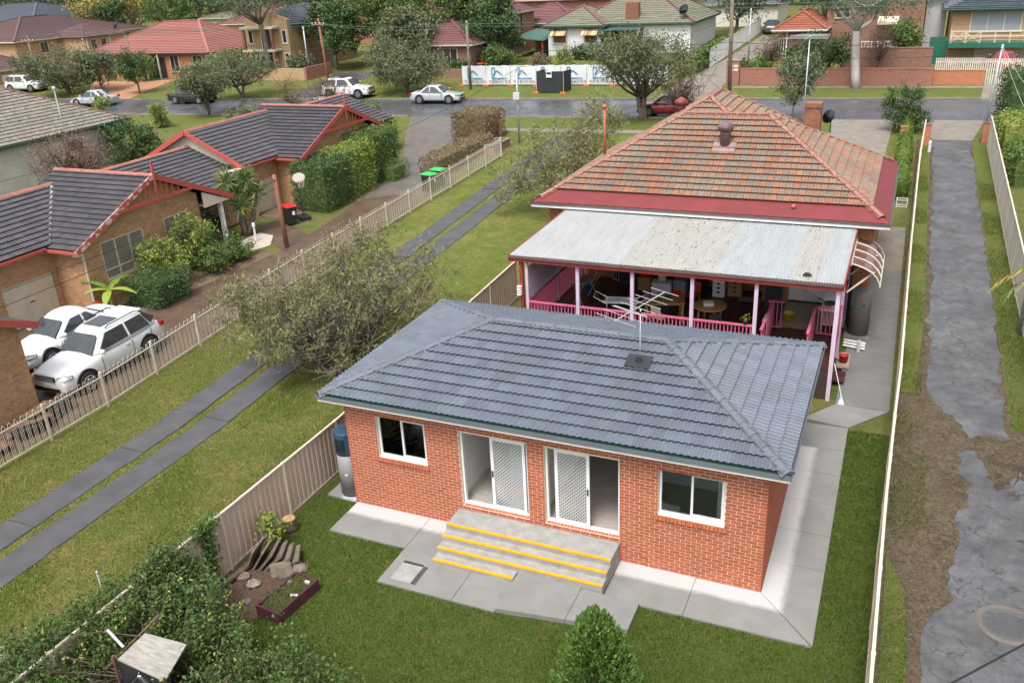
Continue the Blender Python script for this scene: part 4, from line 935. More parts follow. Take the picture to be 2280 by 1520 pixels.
mat('weatherboard', (.66, .67, .68), (.60, .61, .62), rough=.6, scale=2); mat('green_paint', (.02, .13, .085), (.016, .10, .07), rough=.5); mat('win_dark', (.035, .04, .045), (.02, .024, .028), rough=.1, spec=.7); mat('win_blind', (.30, .33, .35), (.2, .22, .24), rough=.3, scale=6, stretch=(1, 1, 8))
CAPS = {}
def farwin(par, face, p, a0, a1, z0, z1, fr='cream', pane='win_dark', n=2):
    d = .05
    def B(u0, u1, o0, o1, c, e): return MB().box(u0, u1, p-o1, p-o0, c, e) if face == 'f' else MB().box(p+o0, p+o1, u0, u1, c, e)
    w = B(a0-.06, a1+.06, .01, d, z0-.06, z1+.06).build('window', fr, par); k = (a1-a0)/n
    for i in range(n): B(a0+i*k+.03, a0+(i+1)*k-.03, d-.005, d+.012, z0, z1).build('pane', pane, w)
    B(a0-.12, a1+.12, .0, .09, z0-.14, z0-.07).build('sill', fr, w)
def farhouse(name, lbl, r, zb, ze, zr, wm, rm, cm_, wins=(), gut='cream', ov=.45, extra=(), gauge=.36):
    x0, x1, y0, y1 = r; t = thing(name, lbl, 'house', ((x0+x1)/2, (y0+y1)/2, zb))
    MB().box(x0, x1, y0, y1, zb-.5, ze-.02).build('wall', wm, t)
    pl, hl = hip_planes(x0-ov, x1+ov, y0-ov, y1+ov, ze, zr); rf = course_roof(t, pl, rm, gauge, .05)
    for a, b in hl: MB().bar(Vector(a)+Vector((0, 0, .06)), Vector(b)+Vector((0, 0, .06)), .28, .1).build('ridge_capping', cm_, rf)
    gutter_rect(t, x0-ov-.08, x1+ov+.08, y0-ov-.08, y1+ov+.08, ze, gut, gut, sides='frl')
    MB().box(x0-ov, x1+ov, y0-ov, y1+ov, ze-.12, ze-.08).build('soffit', gut, t)
    for w in wins: farwin(t, w[0], y0 if w[0] == 'f' else x1, *w[1:])
    return t
h1 = farhouse('two_storey_house', 'two storey tan brick house with brown tiled roof at far left', (-106, -89.2, 63, 84), 1.2, 6.75, 9.1, 'bw_tan', 'rt_brown', 'rt_brown', [('r', 66.5, 67.6, 5.1, 6.3), ('r', 71, 71.9, 5.1, 6.3), ('r', 72.8, 73.7, 5.1, 6.3), ('r', 80.5, 81.4, 5.3, 6.4), ('r', 64, 65.2, 2.2, 3.4)])
pl, hl = hip_planes(-92, -84.5, 69.3, 76.5, 6.6, 8.1); rf = course_roof(h1, pl, 'rt_brown', .36, .05, 'front_wing_roof'); MB().box(-91.5, -84.9, 69.7, 76.1, .8, 6.55).build('front_wing_wall', 'bw_tan', h1)
for y in (70.6, 72.2): farwin(h1, 'r', -84.9, y, y+.8, 5.0, 6.2)
for y in (69.9, 73.6): MB().box(-84.88, -84.78, y, y+.1, 1.5, 6.5).build('downpipe', 'white_paint', h1)
hb = farhouse('garage_house', 'low tan brick garage with brown gable roof behind the left street trees', (-96, -86.5, 57, 63), 1.2, 4.0, 5.6, 'bw_tan', 'rt_brown', 'rt_brown')
MB().box(-86.48, -86.42, 58, 61.5, 1.3, 3.4).build('garage_door', 'white_paint', hb)
h2 = farhouse('brick_bungalow', 'orange brick bungalow with wide coral tiled roof', (-76.4, -58.6, 62.4, 75), 2.3, 5.35, 8.3, 'bw_orange', 'rt_coral', 'rt_pink', [('f', -74.6, -72.8, 3.5, 5.0), ('f', -64.2, -63, 3.4, 5), ('f', -60.9, -59.6, 3.4, 5)], 'pipe_brown')
for x in (-67.5, -65.6): MB().box(x-.07, x+.07, 61.9, 62.04, 2.6, 5.3).build('porch_post', 'cream', h2)
MB().box(-68.6, -65, 62.36, 62.41, 2.6, 4.9).build('porch_shade_panel', 'dark_metal', h2)  # flat dark panel, shade of a recessed porch put in as colour
hs = farhouse('solar_house', 'grey roofed house at the far left corner', (-128, -106, 80, 96), 1.5, 8.2, 10.4, 'bw_tan', 'rt_slate', 'rt_slate')
# cream block of flats with balconies
fb_ = thing('balcony_house', 'two storey yellow brick house with balconies behind the gum tree', 'house', (-53, 70, 2.6))
MB().add([(-56.3, 66.3, 2.2), (-50.5, 66.3, 2.2), (-50.5, 66.3, 8.3), (-53.4, 66.3, 9.3), (-56.3, 66.3, 8.3), (-56.3, 66.9, 2.2), (-50.5, 66.9, 2.2), (-50.5, 66.9, 8.3), (-53.4, 66.9, 9.3), (-56.3, 66.9, 8.3)], [(0, 1, 2, 3, 4), (9, 8, 7, 6, 5), (1, 6, 7, 2), (2, 7, 8, 3), (3, 8, 9, 4), (4, 9, 5, 0)]).build('street_wall', 'bw_yellow', fb_)
MB().box(-56.2, -50.6, 66.95, 79, 2.2, 7.7).build('wall', 'bw_yellow', fb_); pl, hl = hip_planes(-56.8, -49.9, 67.0, 79.5, 7.75, 9.6); rf = course_roof(fb_, pl, 'rt_slate', .36, .05)
for z, nm in ((5.1, 'balcony'), (7.45, 'balcony_roof')):
    b_ = MB().box(-56.0, -51.6, 65.0, 66.3, z, z+.22).build(nm, 'cream', fb_)
for x in (-55.7, -51.9): MB().box(x-.14, x+.14, 65.05, 65.33, 2.4, 7.45).build('pillar', 'rt_coral', fb_)
for z0, z1 in ((2.9, 4.9), (5.35, 7.3)):
    farwin(fb_, 'f', 66.3, -54.2, -52.7, z0, z1, 'white_paint', 'win_dark', 2); farwin(fb_, 'f', 66.3, -55.9, -55.4, z0+.6, z1-.1, 'white_paint', 'win_dark', 1); farwin(fb_, 'f', 66.3, -51.3, -50.8, z0+.6, z1-.1, 'white_paint', 'win_dark', 1)
for i in range(12): MB().box(-55.8+i*.35, -55.77+i*.35, 65.02, 65.05, 5.3, 6.2).build('balcony_bar', 'dark_metal', fb_)
for y in (69, 72.5): farwin(fb_, 'r', -50.6, y, y+1, 6, 7.2, 'white_paint')
ym = thing('brick_garden_wall', 'low yellow brick garden wall below the balcony house', 'wall', (-47, 61.5, 2.6)); MB().box(-53.5, -45.5, 61.4, 61.7, 2.3, 3.8).build('wall', 'bw_yellow', ym); MB().box(-45.5, -45.2, 61.4, 66, 2.3, 3.9).build('return_wall', 'bw_red', ym)
sheet('far_driveway', 'asphalt_road', [[(-44.9, 66), (-39.5, 68), (-38.8, 58.5), (-37, fs(-37)), (-41.8, fs(-41.8)), (-42.5, 60)]], .014)
sheet('far_driveway', 'paver_terracotta', [[(-73.5, 59.5), (-63, 61.5), (-59, fs(-60)+.4), (-64.2, fs(-64))]], .014)
# brick unit half hidden by trees, two storey brick, red roof
hc = farhouse('brick_unit', 'red brick unit half hidden behind the dark street trees', (-36.5, -28.4, 66, 76), 2.5, 5.6, 7.6, 'bw_brown', 'rt_maroon', 'rt_maroon', [('f', -31.4, -29.9, 3.2, 5.2)])
MB().box(-36.5, -27.6, 63.6, 63.9, 2.3, 3.5).build('front_wall', 'bw_brown', hc)
h4 = farhouse('brick_townhouse', 'two storey red brick townhouse beside the mossy roofed house', (-41, -29.6, 78, 86), 3, 7.65, 9.4, 'bw_red', 'rt_maroon', 'rt_maroon', [('r', 79, 80.2, 5.9, 7.1), ('r', 78.6, 79.5, 3.4, 4.6)])
MB().box(-29.58, -29.48, 82, 82.1, 3, 7.6).build('downpipe', 'dark_metal', h4)
h4b = farhouse('brick_townhouse_wing', 'lower red brick wing with maroon tiles left of white house', (-33, -24.6, 86.5, 94), 3.2, 6.05, 8.0, 'bw_red', 'rt_maroon', 'rt_maroon', [('f', -29, -27, 4.2, 5.4)])
h5 = farhouse('red_roof_house', 'house with bright red tiled roof behind the townhouses', (-42, -21, 100, 116), 3.6, 8.0, 11.2, 'bw_red', 'rt_red', 'rt_red')
# white weatherboard with mossy roof
h6 = farhouse('weatherboard_house', 'white weatherboard house with mossy tile roof and striped awnings', (-22.5, -9.5, 80, 93), 3, 6.25, 9.9, 'weatherboard', 'rt_moss', 'rt_maroon', [], 'gutter_green')
pl, hl = hip_planes(-25.3, -18.2, 77.7, 86, 6.25, 8.1); rf = course_roof(h6, pl, 'rt_moss', .36, .05, 'front_room_roof')
for a, b in hl: MB().bar(Vector(a)+Vector((0, 0, .06)), Vector(b)+Vector((0, 0, .06)), .28, .1).build('ridge_capping', 'rt_maroon', rf)
MB().box(-24.8, -18.7, 78.2, 84, 2.6, 6.2).build('front_room_wall', 'weatherboard', h6); gutter_rect(h6, -25.4, -18.1, 77.6, 86, 6.25, 'gutter_green', 'gutter_green', sides='frl')
mat('awning_stripe', (.55, .43, .22), (.12, .07, .05), rough=.7, scale=1, stretch=(9, .1, .1), lo=.5, hi=.53)
for x in (-24.2, -20.6):
    farwin(h6, 'f', 78.2, x, x+1.5, 4.5, 5.3, 'white_paint', 'bw_brown', 1)
    MB().add([(x-.15, 78.15, 5.95), (x+1.65, 78.15, 5.95), (x+1.65, 77.3, 5.35), (x-.15, 77.3, 5.35), (x-.15, 78.15, 5.88), (x+1.65, 78.15, 5.88), (x+1.65, 77.3, 5.28), (x-.15, 77.3, 5.28)], [(0, 3, 2, 1), (4, 5, 6, 7), (0, 1, 5, 4), (1, 2, 6, 5), (2, 3, 7, 6), (3, 0, 4, 7)]).build('window_awning', 'awning_stripe', h6)
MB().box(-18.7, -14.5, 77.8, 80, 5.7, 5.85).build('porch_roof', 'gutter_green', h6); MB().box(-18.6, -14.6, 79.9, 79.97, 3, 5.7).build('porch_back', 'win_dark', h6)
for x in (-18.5, -14.6): MB().box(x-.06, x+.06, 77.9, 78.02, 3, 5.7).build('porch_post', 'white_paint', h6)
c6 = MB().box(-16.6, -15.2, 80.2, 81.0, 5.5, 8.3).build('chimney', 'brick_old', h6); MB().box(-16.7, -15.1, 80.1, 81.1, 6.3, 6.5).build('chimney_flashing', 'white_paint', c6)
dish((-10.2, 80.2, 7.2), rad(-20), 'black satellite dish on the mossy roofed white house', 1.3)
dish((-86.5, 77, 7.3), rad(-20), 'dark satellite dish on the brown roof at far left', 1.3)
cs = thing('carport', 'green carport roof between the brick townhouse and white house', 'carport', (-27, 78, 3)); MB().add([(-28.5, 77, 5.2), (-24.9, 77, 4.9), (-24.9, 84, 5.3), (-28.5, 84, 5.6), (-28.5, 77, 5.1), (-24.9, 77, 4.8), (-24.9, 84, 5.2), (-28.5, 84, 5.5)], [(0, 1, 2, 3), (7, 6, 5, 4), (0, 4, 5, 1), (1, 5, 6, 2), (2, 6, 7, 3), (3, 7, 4, 0)]).build('roof', 'gutter_green', cs)
for x in (-28.3, -25.1): MB().box(x-.06, x+.06, 77.1, 77.22, 2.9, 5).build('post', 'red_timber', cs)
MB().box(-28.4, -25, 83, 83.1, 3, 4.8).build('back_fence', 'mortar_tan', cs)
# red brick house on the right and its low walls
h7 = farhouse('red_brick_house', 'two storey dark red brick house behind the gum tree', (4.2, 12.6, 77.5, 90), 3, 10.2, 12.4, 'bw_brown', 'rt_orange', 'rt_orange', [('f', 5, 6.2, 6.6, 7.8), ('f', 10, 11, 4, 5.4)])
pl, hl = hip_planes(-.3, 4.6, 73.6, 82, 5.85, 7.3); rf = course_roof(h7, pl, 'rt_orange', .36, .05, 'porch_roof')
for a, b in hl: MB().bar(Vector(a)+Vector((0, 0, .06)), Vector(b)+Vector((0, 0, .06)), .28, .1).build('ridge_capping', 'rt_orange', rf)
MB().box(.2, 4.2, 74.2, 82, 2.6, 5.8).build('porch_room_wall', 'bw_brown', h7); gutter_rect(h7, -.4, 4.7, 73.5, 82, 5.85, 'white_paint', 'white_paint', sides='frl')
farwin(h7, 'f', 74.2, .35, 1.0, 3.7, 5.0, 'white_paint', 'win_dark', 3); MB().box(1.0, 1.1, 74.05, 74.15, 2.7, 5.7).build('downpipe', 'white_paint', h7)
MB().add([(8.8, 77.4, 6.6), (10.6, 77.4, 6.6), (10.6, 76.3, 6.2), (8.8, 76.3, 6.2), (8.8, 77.4, 6.35), (10.6, 77.4, 6.35), (10.6, 76.3, 5.95), (8.8, 76.3, 5.95)], [(0, 3, 2, 1), (4, 5, 6, 7), (0, 1, 5, 4), (1, 2, 6, 5), (2, 3, 7, 6), (3, 0, 4, 7)]).build('door_awning', 'cream', h7)
pr_ = MB().box(7.6, 10.6, 75.5, 77.5, 3.2, 3.6).build('porch', 'bw_brown', h7)
for i in range(11): MB().box(7.65+i*.28, 7.69+i*.28, 75.52, 75.56, 3.6, 4.5).build('porch_bar', 'white_paint', pr_)
MB().box(7.6, 10.6, 75.5, 75.58, 4.5, 4.57).build('porch_rail', 'white_paint', pr_)
for nm, lb, b, m in (('brick_garden_wall', 'long low red brick wall along the far footpath', (-.9, 13.8, 60.9, 61.2, 2.4, 3.85), 'bw_red'), ('brick_garden_wall', 'dark stained brick retaining wall behind the gum tree', (6.4, 13.7, 68.8, 69.1, 2.6, 4.6), 'bw_brown'), ('brick_garden_wall', 'orange brown brick wall below the white pickets', (13.85, 17.4, 61.6, 61.9, 2.4, 3.65), 'bw_orange'), ('letterbox_pier', 'square red brick pier with letterboxes beside the sloping drive', (-2.0, -.95, 60.75, 61.4, 2.4, 4.5), 'bw_red')):
    t = thing(nm, lb, 'wall', (b[0], b[2], b[4])); MB().box(*b).build('wall', m, t)
    MB().box(b[0]-.02, b[1]+.02, b[2]-.03, b[3]+.03, b[5], b[5]+.06).build('coping', m, t)
    if 'pier' in nm:
        for i in range(2): MB().box(-1.85+i*.45, -1.5+i*.45, 60.72, 60.76, 3.7, 3.9).box(-1.85+i*.45, -1.5+i*.45, 60.721, 60.761, 4.0, 4.2).build('letterbox', 'cream', t)
# house with green balcony
h8 = thing('balcony_brick_house', 'tan brick house with green balcony and wide garage door at right', 'house', (19, 75, 2.9))
MB().box(14.9, 30, 72.2, 86, 2.4, 7.5).build('wall', 'bw_tan', h8)
pl, hl = hip_planes(14.2, 31, 71.5, 87, 7.5, 10.5); mat('rt_navy', (.05, .06, .085), (.035, .045, .065), rough=.25, scale=2, spec=.6); rf = course_roof(h8, pl, 'rt_navy', .36, .05)
gutter_rect(h8, 14.1, 31, 71.4, 87, 7.5, 'gutter_green', 'gutter_green', sides='fl')
farwin(h8, 'f', 72.2, 16.4, 20.2, 5.65, 7.15, 'cream', 'win_blind', 3)
MB().box(14.8, 30, 70.2, 72.2, 4.45, 4.85).build('balcony_deck', 'green_paint', h8)
bl_ = MB().box(14.9, 30, 70.25, 70.31, 5.75, 5.82).build('balcony_rail', 'cream', h8)
for i in range(14): MB().box(14.95+i*1.1, 15.03+i*1.1, 70.26, 70.30, 4.85, 5.75).build('baluster_post', 'cream', bl_)
MB().box(14.9, 30, 70.27, 70.30, 5.35, 5.42).build('mid_rail', 'cream', bl_)
for i in (0, 1): MB().bar((14.97+i*1.1, 70.28, 4.9), (16.05+i*1.1, 70.28, 5.7), .05).bar((14.97+i*1.1, 70.28, 5.7), (16.05+i*1.1, 70.28, 4.9), .05).build('lattice_cross', 'cream', bl_)
gd = MB().box(17.0, 27, 72.12, 72.18, 2.6, 4.4).build('garage_door', 'cream', h8)
for i in range(5): MB().box(17.0, 27, 72.1, 72.125, 2.62+i*.36, 2.95+i*.36).build('door_panel', 'cream', gd)
MB().box(13.4, 14.8, 72.0, 72.1, 2.7, 5.2).build('side_gate', 'green_paint', h8)
sh = thing('iron_shed', 'pale corrugated iron lean-to between the two right hand houses', 'shed', (11.5, 80, 3)); MB().box(12.7, 14.6, 80, 80.1, 3, 8).build('wall', 'lead', sh); MB().box(12.7, 14.6, 79.5, 83, 8, 8.1).build('roof', 'lead', sh); MB().box(12.75, 12.85, 79.9, 80, 3, 8).build('post', 'red_timber', sh)
mat('picket_cream', (.62, .58, .50), rough=.6)
pk = thing('white_picket_fence', 'cream timber picket fence above the orange brown wall', 'fence', (16, 62.3, 2.6)); pm = bpy.data.meshes.new('picket'); q = MB().box(0, .09, 0, .03, 0, 1.3); pm.from_pydata(q.v, [], q.f); pm.materials.append(MATS['picket_cream'])
for i in range(58):
    o = link('picket', pm, pk); x = 13.9+i*.15; o.location = Vector((x, 62.2 if x < 17.3 else 62.0, 3.3 if x < 17.3 else 2.55))-acc(pk); o.scale.z = .95 if x < 17.3 else 1.5
for z in (3.6, 4.2): MB().box(13.9, 22.6, 62.24, 62.29, z, z+.08).build('rail', 'picket_cream', pk)
sheet('far_driveway', 'concrete_old', [[(-6.3, fs(-6.3)), (-2.2, fs(-2.2)), (-2.1, 66), (-1.3, 88), (-4.2, 95), (-4.8, 76), (-6.4, 60)], [(17, fs(17)), (23, fs(23)), (23, 62), (17.5, 62)]], .014)
gfw = colorbond('boundary_fence', 'white fence climbing beside the sloping far driveway', [(-5.3, 70), (-4.9, 97)], 1.7, 'fascia_white')
# ================================================================ builders banner and bin enclosure
mat('banner_cloth', (.62, .65, .68), (.54, .57, .60), rough=.6, scale=1.5, stretch=(2, 2, .4)); mat('banner_blue', (.02, .20, .36), rough=.6); mat('banner_black', (.03, .035, .04), rough=.7); mat('cone_orange', (.7, .14, .03), rough=.6); mat('shade_black', (.02, .024, .028), (.03, .034, .038), rough=.8)
def by(x): return 59.15+.05*(x+25.8)
def text_mesh(body, size, m):
    fc = bpy.data.curves.new('lettering', 'FONT'); fc.body = body; fc.size = size; fc.align_x = 'CENTER'; fc.extrude = .003; fc.resolution_u = 3
    ob = bpy.data.objects.new('lettering', fc); COL.objects.link(ob); dg = bpy.context.evaluated_depsgraph_get(); me = bpy.data.meshes.new_from_object(ob.evaluated_get(dg)); me.materials.clear(); me.materials.append(MATS[m])
    bpy.data.objects.remove(ob); bpy.data.curves.remove(fc); return me
bn = thing('banner_fence', 'long white site fence banner printed TOP BUILD AUS', 'fence', (-16, 59.6, 2.5))
for i in range(8):
    xa, xb = -26+i*2.4, -26+(i+1)*2.4; mb = MB(); n = 12
    for j in range(n+1):
        x = xa+(xb-xa-.03)*j/n
        for k in range(5): z = G(x, by(x))+.12+k*.42-.02*math.sin(j*1.1+i)*(k == 4); mb.v.append((x, by(x)-.03*math.sin(j*.9+k*.8+i*2)*(0 < k < 4), z))
    mb.f = [(j*5+k, (j+1)*5+k, (j+1)*5+k+1, j*5+k+1) for j in range(n) for k in range(4)]; pnl = mb.build('banner_panel', 'banner_cloth', bn, True)
    xm = xa+1.15; y = by(xm)-.07; z = G(xm, y); A = math.atan(.05)
    lg = MB()
    for p, q in (((-.55, .62), (-.55, 1.62)), ((-.55, 1.62), (-.27, 1.62)), ((-.27, 1.62), (-.27, .95)), ((-.38, .62), (-.38, 1.05)), ((-.38, 1.05), (-.05, 1.38)), ((-.05, 1.38), (.42, 1.0)), ((-.55, .68), (.9, .68))): lg.bar((xm+p[0], y+p[0]*.05, z+p[1]), (xm+q[0], y+q[0]*.05, z+q[1]), .075, .012, up=(0, 1, 0))
    lg.build('banner_logo', 'banner_blue', pnl)
    fo = link('lettering', LETTER if i else (LETTER := text_mesh('TOP BUILD AUS', .30, 'banner_black')), pnl); fo.location = Vector((xm+.15, y-.01, z+.30))-acc(pnl); fo.rotation_euler = (rad(90), 0, A)
    MB().tube([(xa, by(xa)+.03, z), (xa, by(xa)+.03, z+1.9)], .022, 6).build('post', 'alu_dull', bn)
    MB().cbox((xa, by(xa)-.1, z+.07), (.5, .28, .14)).build('fence_foot', 'cone_orange', bn)
be_ = thing('bin_enclosure', 'black mesh covered enclosure on the verge before the banner', 'enclosure', (-16, 56, 2.4))
for a, b in (((-17.2, 55.8), (-14.8, 55.95)), ((-14.8, 55.95), (-14.7, 57.6)), ((-17.2, 55.8), (-17.1, 57.5))):
    mb = MB(); mb.add([(a[0], a[1], 2.5), (b[0], b[1], 2.5), (b[0], b[1], 4.25), (a[0], a[1], 4.25), (a[0], a[1]+.02, 2.5), (b[0], b[1]+.02, 2.5), (b[0], b[1]+.02, 4.25), (a[0], a[1]+.02, 4.25)], [(0, 1, 2, 3), (7, 6, 5, 4), (0, 3, 7, 4), (1, 5, 6, 2), (3, 2, 6, 7), (0, 4, 5, 1)]); mb.build('mesh_panel', 'shade_black', be_)
for x, y in ((-17.2, 55.75), (-14.78, 55.9)): MB().tube([(x, y, 2.4), (x, y, 4.4)], .025, 6).build('post', 'alu_dull', be_); MB().cbox((x, y-.1, 2.5), (.5, .25, .14)).build('fence_foot', 'cone_orange', be_)
sg = MB().box(-16.3, -15.8, 55.78, 55.80, 3.75, 4.3).build('notice', 'white_paint', be_)
MB().box(-16.25, -15.85, 55.765, 55.781, 4.0, 4.2).build('notice_text', 'banner_black', sg)
# ================================================================ poles and wires
mat('pole_wood', (.23, .18, .14), (.15, .115, .09), rough=.95, scale=5, stretch=(4, 4, .3)); mat('pole_wood_red', (.26, .11, .065), (.18, .08, .055), rough=.9, scale=5, stretch=(4, 4, .3)); mat('pole_steel', (.36, .40, .42), (.28, .31, .33), rough=.4, metal=.4, scale=4); mat('wire_black', (.015, .02, .02), rough=.6); mat('wire_teal', (.07, .15, .13), rough=.6)
def pole(lbl, x, y, zt, r=.13, m='pole_wood', arm=0, dx=0, dy=0, box=None):
    z = G(x, y); t = thing('power_pole', lbl, 'pole', (x, y, z)); MB().tube([(x, y, z-.3), (x+dx, y+dy, zt)], [r, r*.8], 12).build('shaft', m, t, True)
    if arm:
        a = MB().box(x+dx-arm, x+dx+arm, y+dy-.17, y+dy-.07, zt-.6, zt-.48).build('crossarm', 'pole_wood', t)
        for i in (-1, -.4, .4, 1): MB().lathe([(.03, 0), (.05, .05), (.03, .14)], (x+dx+i*arm*.92, y+dy-.12, zt-.48), 8).build('insulator', 'white_paint', a)
    MB().tube([(x+dx-.1, y+dy-.02, zt-.25), (x+dx, y+dy-.2, zt-.22), (x+dx+.1, y+dy-.02, zt-.25)], .02, 6).build('bracket', 'dark_metal', t)
    if box: MB().box(x-.22, x+.22, y-.25, y-.05, z+box, z+box+.45).build('meter_box', 'lead', t)
    return t
pole('timber power pole in front of the builders banner', -24.3, 57.3, 8.4); pole('tall timber power pole behind the old house roof', -.35, 53.6, 12.5, .16, dx=-.2)
pole('reddish timber power pole near the yellow brick wall', -39.35, 56.9, 8.9, .13, 'pole_wood_red', .7, -.35); pole('slim steel pole beside the yellow brick house', -46.9, 64.2, 7.7, .09, 'pole_steel')
pole('timber pole standing in front of the coral roof', -66, 58.5, 7.6, .11); pole('short timber pole left of the coral roof', -73.5, 59.5, 7.3, .11, dx=-.2); pole('grey timber pole at the far left behind the trees', -83, 60, 7.6, .13, 'pole_wood', 1.0)
pole('leaning steel service pole beside the right lane', 16.55, 42.8, 7.4, .085, 'pole_steel', dx=.3); pole('slim steel pole in the sloping garden behind the brick wall', -1.6, 69, 8.1, .08, 'pole_steel'); pole('steel service pole with grey meter box near the brown hedge', -11.7, 38.9, 6.7, .075, 'pole_steel', box=2.9)
pole('square timber service pole beside the red lidded bin', -14.93, 17.06, 4.3, .12, 'pole_wood_red', dx=-.12); pole('steel post at the right edge of the lane', 16.7, 15.6, 6.0, .07, 'pole_steel')
def wire(lbl, pts, sag, r=.014, m='wire_black', group='overhead wires'):
    t = []
    for a, b in zip(pts, pts[1:]):
        a, b = Vector(a), Vector(b)
        for i in range(12): k = i/12; t.append(tuple(a.lerp(b, k)-Vector((0, 0, sag*4*k*(1-k)))))
    t.append(pts[-1]); o = MB().tube(t, r, 4, False).build('overhead_wire', m); tag(o, lbl, 'wire', group); return o
R_ = (45, 58, 9.6)
wire('upper teal power wire along the street', [(-110, 54, 8.4), (-39.9, 56.8, 8.5), (-24.3, 57.2, 8.1), (-.5, 53.4, 9.4), R_], .35, .016, 'wire_teal')
wire('second teal power wire just below the upper one', [(-110, 54.4, 8.2), (-39.2, 57, 8.3), (-24.3, 57.4, 7.9), (-.5, 53.7, 9.1), (45, 58.4, 9.2)], .4, .016, 'wire_teal')
wire('thick black cable strung low along the street', [(-110, 54, 5.2), (-39.6, 56.8, 6.2), (-24.3, 57.2, 6.0), (-.5, 53.4, 6.7), (16.7, 52, 6.9), (45, 57, 7.2)], .35, .02)
wire('lower black cable below the thick street cable', [(-24.3, 57.2, 5.9), (-.5, 53.4, 6.2), (16.8, 42.8, 7.0)], .5, .012)
wire('service wire from the timber pole to the meter pole', [(-15.05, 17.0, 4.1), (-11.7, 38.9, 6.5)], .5, .013)
wire('wire from the meter pole up to the street', [(-11.7, 38.9, 6.6), (-.5, 53.4, 8.3)], .5, .010); wire('wire from the meter pole to the banner pole', [(-11.7, 38.9, 6.6), (-24.3, 57.2, 7.6)], .4, .010)
wire('left service wire above the white cars', [(-15.0, 17, 4.0), (-15.2, -9, 4.0)], .35, .012); wire('right service wire above the white cars', [(-14.9, 17, 3.7), (-14.4, -9, 3.7)], .35, .012)
wire('nearest wire from the leaning pole to the right', [(16.85, 42.8, 7.2), (18.6, 18, 4.6)], .9, .009, 'lead'); wire('second wire from the leaning pole to the right', [(16.85, 42.8, 7.3), (19.5, 22, 5.2)], .7, .009, 'lead')
wire('black cable crossing the lower right corner', [(10.6, -11.5, 6.0), (20.5, .5, 6.0)], .1, .014)
wire('thin wire to the pale fibro house', [(-38.9, 31.4, 4.2), (-39.6, 56.8, 6.4)], .5, .010)
# ================================================================ vegetation
leafmat('leaf_thuja', [(.11, .19, .03), (.17, .26, .05), (.24, .30, .06), (.08, .15, .03)])
leafmat('leaf_olive', [(.140, .168, .063), (.182, .196, .084), (.238, .224, .105), (.119, .154, .056), (.280, .196, .098), (.196, .224, .112)])
leafmat('leaf_dark', [(.045, .085, .028), (.065, .115, .035), (.095, .15, .05), (.055, .10, .035)])
leafmat('leaf_mid', [(.070, .119, .028), (.098, .161, .039), (.133, .196, .049), (.084, .140, .042)])
leafmat('leaf_lime', [(.154, .224, .042), (.210, .280, .056), (.280, .308, .070), (.126, .182, .042)])
leafmat('leaf_grey', [(.105, .126, .063), (.140, .161, .084), (.175, .189, .105), (.126, .147, .070)])
leafmat('leaf_gum', [(.084, .119, .070), (.119, .154, .084), (.154, .182, .105), (.098, .126, .063)])
leafmat('leaf_vine', [(.05, .09, .022), (.075, .125, .03), (.045, .08, .022), (.10, .15, .035), (.06, .105, .03)])
leafmat('leaf_brown', [(.168, .126, .070), (.224, .175, .105), (.280, .224, .140), (.140, .105, .063)])
leafmat('leaf_yellow', [(.308, .252, .070), (.392, .308, .084), (.252, .224, .070), (.196, .182, .063)])
leafmat('leaf_spear', [(.070, .126, .042), (.112, .182, .063), (.154, .224, .084), (.280, .280, .098)], .15)
leafmat('leaf_far', [(.049, .077, .039), (.070, .098, .049), (.091, .119, .063), (.063, .091, .049)])
leafmat('leaf_banana', [(.224, .336, .042), (.336, .420, .070), (.168, .280, .042)], .35)
leafmat('leaf_conifer', [(.09, .17, .03), (.13, .22, .05), (.18, .27, .07), (.07, .14, .03)])
leafmat('bud_pink', [(.308, .140, .126), (.392, .252, .210), (.224, .112, .084)])
mat('bark_grey', (.17, .14, .115), (.10, .08, .065), rough=.95, scale=6, bump=.6, bscale=25, stretch=(1, 1, .25))
mat('bark_pale', (.46, .43, .42), (.34, .31, .30), rough=.8, scale=2.5, bump=.4, bscale=14, stretch=(1, 1, .3), spots=((.20, .15, .12), 3, .64))
mat('bark_brown', (.12, .085, .06), (.07, .05, .04), rough=.95, scale=8, bump=.5, bscale=25)
def leaves(name, C, size, m, parent, aspect=.45, droop=.0, up=.35, along=None):
    C = np.asarray(C, np.float32); n = len(C)
    d = rng.normal(size=(n, 3)) if along is None else along+rng.normal(size=(n, 3))*.45
    d[:, 2] -= droop; d /= np.linalg.norm(d, axis=1)[:, None]+1e-9
    w = rng.normal(size=(n, 3)); w[:, 2] += up*3; s = np.cross(d, w); s /= np.linalg.norm(s, axis=1)[:, None]+1e-9; nn = np.cross(s, d)
    L = (size*rng.uniform(.6, 1.35, n))[:, None]; W = L*aspect
    V = np.empty((n, 4, 3), np.float32); V[:, 0] = C-d*L*.5; V[:, 1] = C+s*W*.5-d*L*.05+nn*L*.06; V[:, 2] = C+d*L*.5; V[:, 3] = C-s*W*.5-d*L*.05+nn*L*.06
    return npmesh(name, V.reshape(-1, 3), np.arange(n*4).reshape(n, 4), m, parent)
